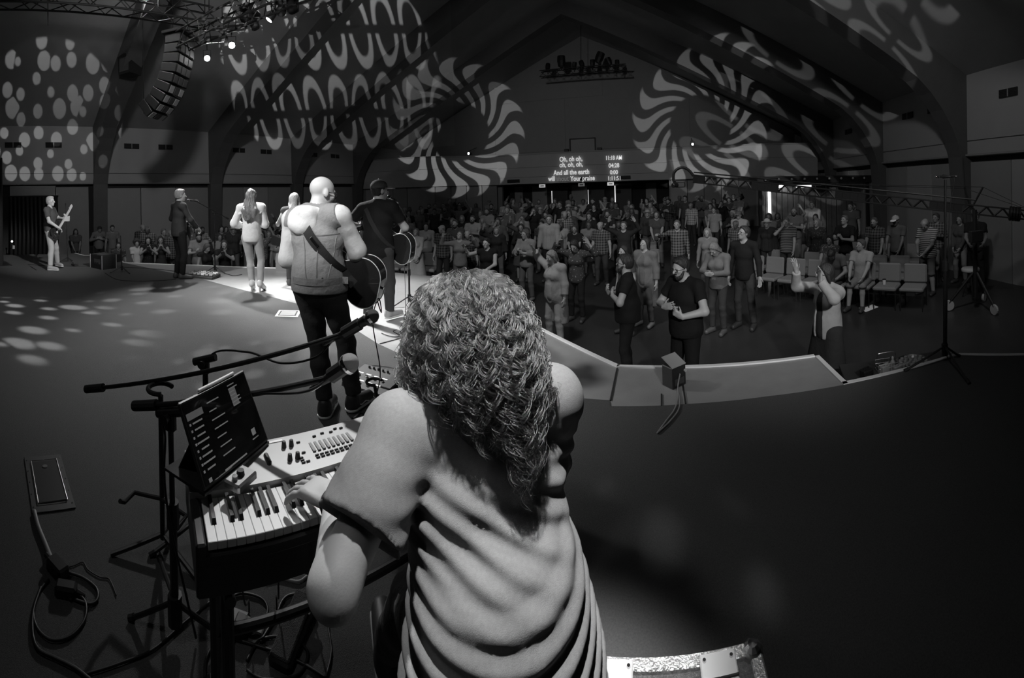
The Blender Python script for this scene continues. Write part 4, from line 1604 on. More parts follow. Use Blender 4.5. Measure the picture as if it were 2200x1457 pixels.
# --- second woman, half hidden
H = 1.70
p = at_d(634, 500, 7.9)
g_wom2 = thing('person', 'blonde woman singer in dark sleeveless top half hidden behind the bald guitarist', 'person', (p.x, p.y, 0), math.radians(50))
B = Body(H, 0.95, head=(0, -6, 0), R={'to': (0.10, 0.17, 0.72), 'pole': (0.3, -0.4, -1)}, L={'to': (-0.14, 0.16, 0.72), 'pole': (-0.6, -0.4, -1)})
dress_person(g_wom2, B, 0.010, 0.42, ('long', 0.38, 0.22), ('tank', 0.05), ('pants', 0.04), 0.05, bust=1.0, seed=18)

# --- singer with electric guitar
H = 1.84
g_sing = thing('person', 'fair-haired singer in dark open shirt and black trousers facing a microphone', 'person', (-7.93, 3.64, 0), math.radians(6))
ft = feet_px(g_sing, H, (392, 600), (380, 598), -30, 0)
B = Body(H, 1.0, lean=1, twist=-6, head=(-2, -14, 0), feet=ft,
         R={'to': (0.11, 0.17, 0.57), 'pole': (1, -0.8, -0.2), 'pn': (0, 0.2, -1), 'curl': 0.7}, L={'to': (-0.165, 0.155, 0.61), 'pole': (-0.7, -0.6, -0.6), 'curl': 1.0})
dress_person(g_sing, B, 0.010, 0.5, ('short', 0.30), ('long', 0.035), ('pants', 0.012), 0.05, fold=0.006, seed=22)
guitar('electric_guitar', 'dark electric guitar worn by the fair-haired singer', 'electric',
       in_root(g_sing, frame_m((0.10, 0.20, 0.98), (-0.9, 0.25, 0.35), (0.3, 0.95, 0.12))))

# --- bass player
H = 1.76
g_bass = thing('person', 'grey-haired bass player in dark polo shirt and pale jeans', 'person', (-10.26, 1.32, 0), math.radians(-30))
ft = feet_px(g_bass, H, (108, 582), (124, 574), 0, -30)
B = Body(H, 1.14, lean=-2, twist=0, head=(-4, -8, 0), feet=ft,
         R={'to': (0.12, 0.16, 0.58), 'pole': (1, -1, 0.0), 'pn': (0, 0.2, -1), 'curl': 0.7}, L={'to': (-0.142, 0.136, 0.690), 'pole': (-1, -0.3, -0.6), 'fd': (-0.1, 0.6, 0.8), 'pn': (0.6, -0.6, 0.2), 'curl': 1.1})
dress_person(g_bass, B, 0.0105, 0.5, ('short', 0.45), ('polo', 0.075), ('pants', 0.42), 0.35, 0.6, fold=0.005, seed=25)
guitar('bass_guitar', 'black bass guitar with pale maple neck played at the far end of the stage', 'bass',
       in_root(g_bass, frame_m((0.12, 0.215, 0.93), (-0.72, 0.16, 0.68), (0.35, 0.92, 0.12))))

# --- keyboard player
H = 1.74
KB_U, KB_N = Vector((0.36, 0.933, 0)), Vector((-0.933, 0.36, 0))
g_key = thing('person', 'keyboard player with long curly hair in dark t-shirt, nearest to us', 'person', (at_d(1026, 900, 1.05).x, at_d(1026, 900, 1.05).y, 0), math.radians(46))
PEL = V3(0.0, -0.13, 0.590)
lw = local(g_key, (-0.745, 0.745, 0.875))
rw = local(g_key, (-0.62, 1.12, 0.875))
B = Body(H, 1.12, lean=17, side=0, twist=0, head=(10, -4, 0), shoulder=1.05, pelvis=tuple(PEL),
         feet={'R': (0.10, 0.30, 0, 0), 'L': (-0.10, 0.27, 0, 0)},
         L={'to': lw, 'abs': True, 'pole': (-0.70, -0.48, -0.80), 'fd': local(g_key, Vector(g_key.location) + KB_N * 0.90 - KB_U * 0.42 + Vector((0, 0, -0.12))), 'pn': (0, 0, -1), 'curl': 0.28, 'spread': 0.22},
         R={'to': rw, 'abs': True, 'pole': (0.4, -0.4, -1.0), 'fd': local(g_key, Vector(g_key.location) + KB_N + Vector((0, 0, -0.15))), 'pn': (0, 0, -1), 'curl': 0.4, 'spread': 0.1})
KB_BODY = B
add_part(g_key, 'body', B.skin(0.0062), m_skin, 0.40)
S = Sdf(0.0065)
B.torso(S, 0.020)
S.cone(B.waist, B.pel - V3(0, 0, 0.12), 0.086 * H * B.w + 0.02, 0.098 * H * B.w + 0.03, 0.05)
for i in 'RL':
    B.arm(S, i, 0.028, 0.33, 0.016)
S.cut(B.pel + V3(0, 0, -0.16), (0, 0, -1))
S.carve(B.neck + B.Rc @ V3(0, 0.016 * H, 0.020 * H), B.ht + B.Rc @ V3(0, 0.02 * H, 0.05 * H), 0.038 * H, 0.05 * H)
_f1, _f2 = fold_fn(0.0025, 41, 0.9), fold_fn(0.003, 43, 2.0)


def tee_folds(P):
    """swags that hang across the lower back, diagonal pulls above"""
    x, y, z = P[:, 0], P[:, 1], P[:, 2]
    low = np.clip((0.90 - z) / 0.28, 0, 1)
    bend = 1.9 * (x + 0.02) ** 2 + 0.10 * (x + 0.02) + 0.025 * np.sin(9 * x + 2)
    ph = (z - bend) / 0.062 * 2 * PI + 0.8 * np.sin(5 * x + 17 * z)
    sw = np.sin(ph)
    sw = np.where(sw > 0, sw ** 2, -np.abs(sw) ** 0.8)
    mid = np.exp(-((z - 0.92) / 0.09) ** 2)
    dg = np.sin((z + 0.55 * x) / 0.055 * 2 * PI + 1.5 * np.sin(8 * x))
    return 0.0125 * low * sw + 0.005 * mid * dg + _f1(P) + _f2(P) * 0.6


S.disp = tee_folds
m_tee = mat('heather t-shirt', 0.1, 0.8, noise=0.2, nscale=120, bump=0.15, bscale=500, objcol=True, spec=0.3)
tee = add_part(g_key, 'shirt', S, m_tee, 0.15, 'dark heather t-shirt with swags of folds')
S = Sdf(0.009)
S.ell(B.pel, (0.100 * H * B.w + 0.012, 0.074 * H * B.w + 0.014, 0.080 * H), B.Rp, 0.04)
for i in 'RL':
    B.leg(S, i, 0.014, 0.95, 0.006)
S.disp = fold_fn(0.005, 33, 1.5)
add_part(g_key, 'trousers', S, m_denim, 0.07)
for i in 'RL':
    shoe(B, i, g_key, 0.008, 0.03, 'shoe', 0.4)
# watch on the left wrist
w_ = Vector(B.wri['L'])
dr = Vector(unit(B.wri['L'] - B.elb['L']))
ax1 = dr.orthogonal().normalized()
ring = []
Mw = frame_m(w_ - dr * 0.022, ax1, dr)
watch = MB().tube([Mw @ Vector((0.036 * math.cos(a), 0.034 * math.sin(a), 0)) for a in np.linspace(0, 2 * PI, 20, endpoint=False)], 0.007, 6, close=True).build('watch', m_plastic, g_key)
upv = Vector((0, 0, 1)) - dr * dr.z
upv = (upv.normalized() + dr.cross(Vector((0, 0, 1))) * 0.5).normalized()
Mf = frame_m(w_ - dr * 0.022 + upv * 0.038, dr, upv)
MB().bevbox(Mf.translation, (0.040, 0.036, 0.012), 0.004, Mf.to_3x3()).build('watch_case', m_chrome, watch)
MB().bevbox(Mf.translation + upv * 0.006, (0.034, 0.030, 0.003), 0.001, Mf.to_3x3()).build('watch_face', m_wood, watch)


def hair_bsdf():
    m = bpy.data.materials.new('curly hair strand')
    m.use_nodes = True
    nt_ = m.node_tree
    nt_.nodes.clear()
    hb = nt_.nodes.new('ShaderNodeBsdfHairPrincipled')
    hb.parametrization = 'COLOR'
    hb.inputs['Color'].default_value = (0.025, 0.025, 0.025, 1)
    hb.inputs['Roughness'].default_value = 0.28
    hb.inputs['Radial Roughness'].default_value = 0.4
    ou_ = nt_.nodes.new('ShaderNodeOutputMaterial')
    nt_.links.new(hb.outputs[0], ou_.inputs[0])
    return m


def curly_hair(B, root, n=1500, seed=3):
    """locks: from the parting, over the skull, hanging and coiling down to the shoulder blades"""
    r = np.random.RandomState(seed)
    base = Sdf(0.009)
    h = B.headpt
    base.ell(h(0, -0.012, 0.034), V3(0.094, 0.112, 0.104), B.Rh, 0.02)
    base.cone(h(0, -0.05, -0.02), h(0, -0.085, -0.17), 0.094, 0.100, 0.05)
    base.cone(h(0, -0.085, -0.17), h(0.05, -0.118, -0.29), 0.090, 0.045, 0.05)
    for sg in (1, -1):
        base.cone(h(sg * 0.07, 0.0, -0.02), h(sg * 0.105, -0.01, -0.17), 0.05, 0.058, 0.04)
    base.cut(h(0, 0.062, 0.0), B.Rh @ V3(0, 1, 0.0))
    base.disp = fold_fn(0.007, 5, 2.0)
    Rh, hc = B.Rh, B.hc
    hr = add_part(root, 'hair', base, mat('hair core', 0.02, 0.6, noise=0.4, nscale=60, bump=0.8, bscale=80), 0.02, 'long curly hair past the shoulders')
    # clumps (head frame), all at once
    th = r.uniform(-PI, PI, n)
    ph = np.arccos(r.uniform(-0.25, 1.0, n))
    d = np.stack([np.sin(ph) * np.sin(th), -np.sin(ph) * np.cos(th), np.cos(ph)], 1)
    d = d[~((d[:, 1] > 0.45) & (d[:, 2] < 0.75))]
    n = len(d)
    U_ = lambda lo, hi: r.uniform(lo, hi, n)
    q = d * V3(0.080, 0.098, 0.090) + V3(0, -0.012, 0.032)
    out = np.stack([d[:, 0], d[:, 1] - 0.15, np.zeros(n)], 1)
    out /= np.linalg.norm(out, axis=1)[:, None] + 1e-9
    L = U_(0.25, 0.43) * np.where(np.abs(d[:, 0]) > 0.6, 0.80, 1.0) * np.where(d[:, 0] < -0.1, 0.80, 1.0)
    vel = d * 0.55 + out * 0.8
    vel /= np.linalg.norm(vel, axis=1)[:, None]
    spread = np.stack([U_(-0.3, 0.3), U_(-0.3, 0.3), np.zeros(n)], 1)
    lim0, lo0, off0 = 1.0 + 0.16 * r.rand(n), 0.072 + 0.045 * r.rand(n), 0.03 * r.rand(n)
    NP = 42
    cen = np.zeros((n, NP, 3))
    for j in range(NP):
        cen[:, j] = q
        f = j / NP
        g_ = np.tile(V3(0, 0, -(0.10 + 0.45 * f)), (n, 1)) + (out * 0.05 + spread * 0.06) * (1 - f)
        m = q[:, 2] < -0.10                                # gather towards the back
        g_[m, 0] -= (q[m, 0] - 0.045) * 1.5
        g_[m, 1] -= (q[m, 1] + 0.10) * 0.5
        vel = vel + g_
        vel /= np.linalg.norm(vel, axis=1)[:, None]
        q = q + vel * (L / NP)[:, None]
        e = np.stack([q[:, 0] / 0.090, (q[:, 1] + 0.012) / 0.108, (q[:, 2] - 0.034) / 0.100], 1)
        l = np.linalg.norm(e, axis=1)
        m = (l < lim0) & (q[:, 2] > -0.08)                 # stay off the skull
        k_ = (lim0 / l)[m][:, None]
        q[m] = (q[m] - V3(0, -0.012, 0.034)) * k_ + V3(0, -0.012, 0.034)
        rr = np.hypot(q[:, 0] / 1.15, q[:, 1] + 0.07)
        m = (q[:, 2] < -0.09) & (rr < lo0)
        k_ = (lo0 / np.maximum(rr, 1e-3))[m]
        q[m, 0] *= k_
        q[m, 1] = -0.07 + (q[m, 1] + 0.07) * k_
        m = q[:, 2] < -0.17                                # and off the back
        q[m, 1] = np.minimum(q[m, 1], -0.105 - off0[m] - 0.10 * (-0.17 - q[m, 2]))
    t = np.arange(NP) / NP
    ph0, w0, amp = U_(0, 6.28), U_(55, 105) * r.choice((-1, 1), n), U_(0.006, 0.0165)
    K = 8                                                  # strands in a clump
    pts = np.zeros((n, K, NP, 3), np.float32)
    for k in range(K):
        jit = r.randn(n, 3) * 0.0022
        a = (amp * U_(0.8, 1.2))[:, None] * np.clip(t * 2.2, 0.12, 1)[None]
        ang = (ph0 + U_(-0.35, 0.35))[:, None] + (w0 * U_(0.97, 1.03))[:, None] * t[None] * L[:, None] * 1.5
        fr = np.cumsum(r.randn(n, NP, 3) * 0.0007, axis=1)
        pts[:, k] = cen + jit[:, None] + np.stack([a * np.cos(ang), a * np.sin(ang), 0.3 * a * np.sin(ang + 1)], -1) + fr
    pts = pts.reshape(-1, 3) @ Rh.T.astype(np.float32) + hc.astype(np.float32)
    hcv = bpy.data.hair_curves.new('locks')
    hcv.add_curves([NP] * (n * K))
    hcv.attributes['position'].data.foreach_set('vector', np.ascontiguousarray(pts, np.float32).ravel())
    rad = np.tile(np.where(t > 0.75, (1 - t) * 4, 1.0), n * K) * np.repeat(r.uniform(0.00045, 0.0009, n * K), NP)
    ra = hcv.attributes.get('radius') or hcv.attributes.new('radius', 'FLOAT', 'POINT')
    ra.data.foreach_set('value', rad.astype(np.float32))
    hcv.materials.append(hair_bsdf())
    o = bpy.data.objects.new('locks', hcv)
    C.objects.link(o)
    o.parent = hr
    o['kind'] = 'stuff'
    return hr


curly_hair(B, g_key)


# ------------------------------------------------------------------ keyboard rig
m_key = mat('white key', 0.72, 0.25, coat=0.3)
m_bkey = mat('black key', 0.012, 0.3, coat=0.3)
m_panel = mat('grey control panel', 0.42, 0.45, noise=0.04, nscale=30)
m_lcd = mat('lit display', 0.7, 0.4, emit=0.9)
m_rubber = mat('rubber', 0.02, 0.7)
m_cable = mat('black cable', 0.015, 0.45)
m_cable2 = mat('grey cable', 0.28, 0.5)
KO = Vector((-0.905, 0.475, 0.0)) - KB_U * 0.03       # front left corner of the case
MK = Matrix(((KB_U.x, KB_N.x, 0, KO.x), (KB_U.y, KB_N.y, 0, KO.y), (0, 0, 1, 0), (0, 0, 0, 1)))
kb = thing('keyboard', 'grey stage keyboard with black and white keys on a black stand', 'keyboard')
kb.matrix_world = MK
LK, ZK = 1.285, 0.800
b = MB().bevbox((LK / 2, 0.165, 0.715), (LK, 0.335, 0.085), 0.006)
b.build('case', m_plastic, kb)
for x in (0.013, LK - 0.013):
    MB().bevbox((x, 0.08, 0.775), (0.026, 0.165, 0.055), 0.005).build('end_cheek', m_plastic, kb)
MB().bevbox((LK / 2, 0.004, 0.74), (LK, 0.012, 0.07), 0.003).build('front_rail', m_plastic, kb)
wk = MB().bevbox((0, 0.075, -0.010), (0.0226, 0.148, 0.020), 0.0012).mesh('white_key', m_key)
bk = MB().add([(-0.0058, 0, 0), (0.0058, 0, 0), (0.0058, 0.095, 0), (-0.0058, 0.095, 0), (-0.0048, 0.008, 0.013), (0.0048, 0.008, 0.013), (0.0048, 0.095, 0.013), (-0.0048, 0.095, 0.013)],
               [(3, 2, 1, 0), (4, 5, 6, 7), (0, 1, 5, 4), (1, 2, 6, 5), (2, 3, 7, 6), (3, 0, 4, 7)]).mesh('black_key', m_bkey)
for i in range(52):
    link('white_key', wk, kb, (0.030 + 0.0118 + i * 0.02355, 0.006, ZK))
    if (i + 5) % 7 in (0, 1, 3, 4, 5) and i < 51:
        link('black_key', bk, kb, (0.030 + (i + 1) * 0.02355, 0.058, ZK - 0.001))
# sloped control panel
pz0, pz1 = 0.815, 0.832
pan = MB().add([(0, 0.158, 0.74), (LK, 0.158, 0.74), (LK, 0.335, 0.74), (0, 0.335, 0.74), (0, 0.162, pz0), (LK, 0.162, pz0), (LK, 0.333, pz1), (0, 0.333, pz1)],
               [(3, 2, 1, 0), (4, 5, 6, 7), (0, 1, 5, 4), (1, 2, 6, 5), (2, 3, 7, 6), (3, 0, 4, 7)]).build('control_panel', m_panel, kb)


def on_panel(x, y):
    return pz0 + (y - 0.162) / 0.171 * (pz1 - pz0)


knob = MB().lathe([(0.0085, 0), (0.008, 0.004), (0.0062, 0.018), (0.004, 0.019)], n=10).mesh('knob', m_plastic)
btn = MB().bevbox((0, 0, 0.002), (0.012, 0.006, 0.005), 0.001).mesh('button', m_plastic)
sl = MB().bevbox((0, 0, 0.001), (0.010, 0.048, 0.003), 0.0008).mesh('drawbar', mat('drawbar strip', 0.2, 0.4))
kr = random.Random(5)
for x in (0.31, 0.335, 0.60, 0.615, 0.80, 0.815, 0.83, 0.92, 0.95):
    for y in ((0.285,) if kr.random() < 0.6 else (0.285, 0.225)):
        link('knob', knob, pan, (x, y, on_panel(x, y)))
for i in range(9):
    link('drawbar', sl, pan, (0.395 + i * 0.0165, 0.255, on_panel(0, 0.255)))
    for y in (0.205, 0.215):
        link('button', btn, pan, (0.395 + i * 0.0165, y, on_panel(0, y)))
for x, y in [(0.36, 0.29), (0.36, 0.24), (0.36, 0.20), (0.345, 0.21), (0.345, 0.20), (0.345, 0.22), (0.42, 0.30), (0.45, 0.305), (0.48, 0.30), (0.50, 0.31), (0.52, 0.305), (0.64, 0.29), (0.64, 0.26), (0.64, 0.23), (0.665, 0.245), (0.665, 0.275), (0.69, 0.205),
             (0.67, 0.205), (0.71, 0.215), (0.73, 0.215), (0.75, 0.215), (0.70, 0.31), (0.72, 0.31), (0.74, 0.31), (0.77, 0.30), (0.86, 0.29), (0.88, 0.25), (0.86, 0.22), (0.9, 0.2)]:
    link('button', btn, pan, (x, y, on_panel(x, y)))
MB().bevbox((0.725, 0.262, on_panel(0, 0.262)), (0.065, 0.04, 0.004), 0.001).build('display', m_lcd, pan)
MB().bevbox((0.245, 0.245, on_panel(0, 0.245) + 0.002), (0.014, 0.05, 0.016), 0.004).build('pitch_lever', m_plastic, pan)
MB().box((0.27, 0.318, on_panel(0, 0.318)), (0.09, 0.010, 0.003)).build('label_strip', m_tape, pan)
# stand
st = thing('keyboard_stand', 'black tubular folding stand under the stage keyboard', 'stand')
st.matrix_world = MK
for x in (0.08, LK - 0.12):
    for y in (0.05, 0.29):
        MB().tube([(x, y, 0.665), (x, y, 0.02)], 0.017, 10).build('leg', m_metal, st)
    MB().tube([(x, -0.10, 0.022), (x, 0.42, 0.022)], 0.019, 10).build('foot_bar', m_metal, st)
    MB().tube([(x, 0.0, 0.655), (x, 0.335, 0.655)], 0.015, 10).build('support_arm', m_metal, st)
MB().tube([(0.08, 0.29, 0.30), (LK - 0.12, 0.29, 0.30)], 0.016, 10).build('cross_bar', m_metal, st)
MB().tube([(0.08, 0.29, 0.62), (0.55, 0.29, 0.30)], 0.012, 8).build('brace', m_metal, st)

# tablet computer on the left end
p_bl, p_br = on_z(440, 1058, 0.845), on_z(578, 945, 0.845)
W = (p_br - p_bl)
wl = W.length
wv = W.normalized()
best = None
for k in range(60):
    q = at_d(386, 880, 0.9 + k * 0.012)
    e = abs((q - p_bl).length - 0.235) + 0.3 * abs((q - p_bl).normalized().dot(wv))
    if best is None or e < best[0]:
        best = (e, q)
hv = (best[1] - p_bl)
hv = (hv - wv * hv.dot(wv)).normalized()
nv = wv.cross(hv).normalized()
if nv.dot(CAM - p_bl) < 0:
    nv = -nv
MT = Matrix(((wv.x, hv.x, nv.x, p_bl.x), (wv.y, hv.y, nv.y, p_bl.y), (wv.z, hv.z, nv.z, p_bl.z), (0, 0, 0, 1)))
hl = 0.225
tb = thing('tablet_computer', 'black tablet computer showing a dark song list, propped on the keyboard', 'tablet')
tb.matrix_world = MT
MB().bevbox((wl / 2, hl / 2, -0.005), (wl, hl, 0.010), 0.004).build('shell', m_plastic, tb)
scr2 = MB().box((wl / 2, hl / 2, 0.0006), (wl - 0.016, hl - 0.016, 0.001)).build('screen', mat('dark glossy screen', 0.008, 0.12, coat=1.0), tb)
m_ui = mat('screen text', 0.3, 0.4, emit=0.05)
m_ui2 = mat('screen highlight', 0.2, 0.4, emit=0.03)
kr = random.Random(9)
b = MB()
for i in range(8):
    b.box((0.035 + 0.012, hl - 0.065 - i * 0.017, 0.0016), (0.03 + 0.02 * kr.random(), 0.004, 0.0006))
    b.box((0.018, hl - 0.065 - i * 0.017, 0.0016), (0.006, 0.006, 0.0006))
for i in range(7):
    w_ = 0.03 + 0.04 * kr.random()
    b.box((0.10 + w_ / 2, hl - 0.035 - i * 0.024, 0.0016), (w_, 0.003, 0.0006))
    w_ = 0.02 + 0.06 * kr.random()
for i in range(7):
    w_ = 0.02 + 0.03 * kr.random()
    b.box((wl - 0.10 + w_ / 2, hl - 0.02 - i * 0.010, 0.0016), (w_, 0.003, 0.0006))
b.box((wl - 0.055, 0.05, 0.0016), (0.018, 0.018, 0.0006)).box((wl - 0.055, 0.032, 0.0016), (0.03, 0.003, 0.0006)).box((0.14, 0.012, 0.0016), (0.10, 0.004, 0.0006)).box((0.03, 0.016, 0.0016), (0.012, 0.010, 0.0006))
b.build('interface_text', m_ui, scr2)['kind'] = 'stuff'
b = MB().box((0.045, hl - 0.045, 0.0014), (0.065, 0.018, 0.0006)).box((wl - 0.085, hl - 0.055, 0.0014), (0.03, 0.05, 0.0006))
b.build('interface_panel', m_ui2, scr2)['kind'] = 'stuff'
ps = MB().bevbox((wl / 2 + 0.02, hl + 0.006, -0.004), (0.17, 0.009, 0.009), 0.003).build('stylus', m_tape, tb)
lay = wv.cross(Vector((0, 0, 1))).normalized()
if lay.dot(Vector((KB_N.x, KB_N.y, 0))) < 0:
    lay = -lay
kc = thing('tablet_keyboard_cover', 'black folding cover that holds up the tablet computer', 'cover')
b = MB()
P0 = p_bl + Vector((0, 0, -0.012))
vs = [P0, P0 + W, P0 + W + lay * 0.16, P0 + lay * 0.16]
b.add(vs + [v + Vector((0, 0, 0.008)) for v in vs], [(3, 2, 1, 0), (4, 5, 6, 7), (0, 1, 5, 4), (1, 2, 6, 5), (2, 3, 7, 6), (3, 0, 4, 7)])
b.build('base', m_plastic, kc)
b = MB()
t0 = p_bl + hv * 0.13 - nv * 0.012
vs = [t0 + W * 0.1, t0 + W * 0.9, P0 + W * 0.9 + lay * 0.13 + Vector((0, 0, 0.008)), P0 + W * 0.1 + lay * 0.13 + Vector((0, 0, 0.008))]
b.add(vs + [v - nv * 0.004 for v in vs], [(3, 2, 1, 0), (4, 5, 6, 7), (0, 1, 5, 4), (1, 2, 6, 5), (2, 3, 7, 6), (3, 0, 4, 7)])
b.build('flap', m_plastic, kc)
# little metal effects box in front of it
fx0 = thing('effects_pedal', 'small bare metal effects pedal under the tablet edge', 'pedal')
c = on_z(517, 1030, 0.845)
Mz = Matrix.Rotation(math.atan2(wv.y, wv.x), 3, 'Z')
MB().bevbox(c, (0.085, 0.055, 0.024), 0.005, Mz).build('box', mat('brushed metal', 0.4, 0.3, metal=0.9), fx0)
MB().lathe([(0.012, 0), (0.010, 0.015)], c + Vector((0, 0, 0.011)), None, 12).build('knob', m_plastic, fx0)
MB().lathe([(0.008, 0), (0.008, 0.012)], c + Mz @ Vector((-0.025, 0, 0.011)), None, 10).build('foot_switch', m_chrome, fx0)


# ------------------------------------------------------------------ microphones and stands
m_grille = mat('microphone mesh', 0.45, 0.5, metal=0.2, bump=0.8, bscale=900)
m_grille_d = mat('dark microphone mesh', 0.06, 0.5, bump=0.8, bscale=900)


def microphone(label, tip, tail, ball=0.026, m_b=None, length=None):
    tip, tail = Vector(tip), Vector(tail)
    ax = (tail - tip).normalized()
    t = thing('microphone', label, 'microphone', tip)
    M3 = frame_m((0, 0, 0), ax.orthogonal(), ax).to_3x3()
    L = (tail - tip).length
    MB().lathe([(ball * 0.9, 0.045), (ball * 0.75, 0.06), (0.019, 0.075), (0.011, L), (0.009, L + 0.004)], (0, 0, 0), M3, 16).build('handle', m_plastic, t, True)
    MB().ball(ax * ball, ball, 16, 10, (1, 1, 1), M3).build('grille', m_b or m_grille, t, True)
    MB().lathe([(ball * 1.03, 0.030), (ball * 1.05, 0.036), (ball * 1.03, 0.042)], (0, 0, 0), M3, 16).build('ring', m_chrome, t)
    MB().lathe([(0.0095, L), (0.0095, L + 0.045), (0.004, L + 0.06)], (0, 0, 0), M3, 12).build('plug', m_chrome, t)
    return t


def mic_stand(label, base, joint, boom=None, tail=None, legs=None, rr=0.011, clip=None):
    """tripod, two-stage pole, boom arm with clutch and counterweight"""
    base, joint = Vector(base), Vector(joint)
    t = thing('microphone_stand', label, 'stand', base)
    j = joint - base
    MB().tube([(0, 0, 0.07), j * 0.55 + Vector((0, 0, 0.03))], rr * 1.25, 10).build('lower_pole', m_metal, t)
    MB().tube([j * 0.5, j], rr * 0.85, 10).build('upper_pole', m_metal, t)
    MB().tube([j * 0.50, j * 0.50 + Vector((0, 0, 0.09))], rr * 1.9, 10).build('height_clutch', m_plastic, t)
    MB().tube([(0, 0, 0.055), (0, 0, 0.16)], rr * 2.2, 10).build('leg_hub', m_plastic, t)
    if legs is None:
        legs = [(0.27 * math.cos(a), 0.27 * math.sin(a)) for a in (0.4, 2.5, 4.6)]
    else:
        legs = [(Vector(l) - base).to_2d() for l in legs]
    for lx, ly in legs:
        lg = MB().tube([(lx * 0.05, ly * 0.05, 0.13), (lx * 0.96, ly * 0.96, 0.014)], rr * 0.75, 8).build('leg', m_metal, t)
        MB().tube([(lx * 0.90, ly * 0.90, 0.022), (lx, ly, 0.012)], rr * 1.1, 8).build('rubber_foot', m_rubber, lg)
    if boom is not None:
        bo, ta = Vector(boom) - base, Vector(tail) - base
        arm = MB().tube([ta, bo], rr * 0.78, 10).build('boom_arm', m_metal, t)
        d = (bo - ta).normalized()
        MB().tube([ta - d * 0.01, ta + d * 0.11], rr * 1.6, 10).build('counterweight', m_rubber, arm)
        Mj = frame_m(j, d, Vector((0, 0, 1)))
        MB().bevbox(j + Vector((0, 0, -0.02)), (0.045, 0.030, 0.075), 0.008, Mj.to_3x3()).build('clutch', m_plastic, t)
        MB().tube([j - d * 0.06 + Vector((0, 0, 0.012)), j + d * 0.06 + Vector((0, 0, 0.012))], rr * 1.45, 10).build('clutch_sleeve', m_plastic, t)
        s = d.cross(Vector((0, 0, 1))).normalized()
        MB().tube([j + s * 0.01, j + s * 0.045], [rr * 0.8, rr * 1.5], 10).build('wing_knob', m_plastic, t)
    if clip is not None:
        c0, c1 = Vector(clip[0]) - base, Vector(clip[1]) - base
        MB().tube([c0, c1], rr * 1.9, 10).build('clip', m_plastic, t)
    return t


def cable(label, pts, r=0.004, m_=None, sub=8, group=None):
    o = MB().tube(smooth_path(pts, sub), r, 6).build('cable', m_ or m_cable, None, True)
    return tag(o, label, 'cable', group)


# nearer boom stand with the ball microphone at the player's mouth
b2 = on_z(377, 1372)
j2 = at_d(366, 893, math.hypot(b2.x, b2.y))
m2t, m2a = at_d(766, 770, 1.30), at_d(705, 812, 1.34)
mic_stand('black boom stand left of the keyboard, carrying the pale ball microphone', b2, j2, m2a, at_d(292, 872, 1.70),
          [on_z(278, 1335), on_z(340, 1195), on_z(500, 1385)], 0.0125, (m2a + (m2t - m2a) * 0.1, m2a + (m2t - m2a) * 0.55))
microphone('ball microphone with pale mesh head in front of the keyboard player', m2t, m2a + (m2a - m2t) * 0.25, 0.030, m_grille)
cable('microphone cable wound along the nearer boom', [m2a, m2a + Vector((-0.05, -0.06, -0.04)), (m2a + j2) / 2 + Vector((0, 0, 0.025)), j2 + Vector((-0.02, 0.0, 0.03)), j2 + Vector((-0.03, -0.01, -0.10)), (j2 + b2) / 2 + Vector((0.02, -0.03, 0.1)), b2 + Vector((0.05, 0.06, 0.02))], 0.0045)
# farther boom stand
b1 = on_z(440, 1165)
d1 = math.hypot(b1.x, b1.y)
j1 = at_d(440, 778, d1)
m1t, m1a = at_d(812, 672, 1.62), at_d(735, 718, 1.66)
mic_stand('black boom stand behind the tablet with a long counterweighted arm', b1, j1, m1a, at_d(188, 836, d1 + 0.15), None, 0.0125, (m1a + (m1t - m1a) * 0.05, m1a + (m1t - m1a) * 0.5))
microphone('dark slim microphone pointing up across the bald guitarist\'s legs', m1t, m1a + (m1a - m1t) * 0.2, 0.026, m_grille_d)
cable('cable hanging in a loop under the farther boom', [m1a - (m1t - m1a) * 0.25, m1a + Vector((-0.10, -0.05, -0.10)), (m1a * 0.6 + j1 * 0.4) + Vector((0, 0, -0.06)), (m1a * 0.35 + j1 * 0.65) + Vector((0, 0, 0.015)), j1 + Vector((0.02, 0.02, 0.03)), j1 + Vector((0.03, 0.0, -0.2)), b1 + Vector((0.04, 0.03, 0.3)), b1 + Vector((0.1, 0.1, 0.01))], 0.0045)


def guitar_stand(label, base, top, turn):
    base, top = Vector(base), Vector(top)
    t = thing('guitar_stand', label, 'stand', base)
    j = top - base
    MB().tube([(0, 0, 0.06), j], 0.012, 10).build('stem', m_metal, t)
    u = Vector((math.cos(turn), math.sin(turn), 0))
    w = Vector((-u.y, u.x, 0))
    MB().tube([j + u * 0.055 * math.cos(a) + w * 0.0 + Vector((0, 0, 0.03)) + w * 0.055 * math.sin(a) for a in np.linspace(-0.2 * PI - PI / 2 + PI, 1.2 * PI + PI / 2, 16)], 0.0105, 8).build('neck_yoke', m_rubber, t)
    for a in (0.3, 2.4, 4.5):
        MB().tube([(0, 0, 0.08), (0.24 * math.cos(a), 0.24 * math.sin(a), 0.014)], 0.011, 8).build('leg', m_metal, t)
    for sg in (1, -1):
        MB().tube([j * 0.35, j * 0.33 + u * 0.14 * sg + w * -0.02, j * 0.33 + u * 0.14 * sg - w * 0.10, j * 0.36 + u * 0.14 * sg - w * 0.13], 0.010, 8).build('cradle_arm', m_rubber, t)
    return t


gb = on_z(350, 1185)
guitar_stand('black guitar stand with open yoke beside the nearer boom stand', gb, at_d(345, 850, math.hypot(gb.x, gb.y) - 0.1), 0.6)
gb = on_z(822, 925)
guitar_stand('black guitar stand with ring yoke behind the keyboard, near the floor effects', gb, at_d(805, 830, math.hypot(gb.x, gb.y)), 0.2)

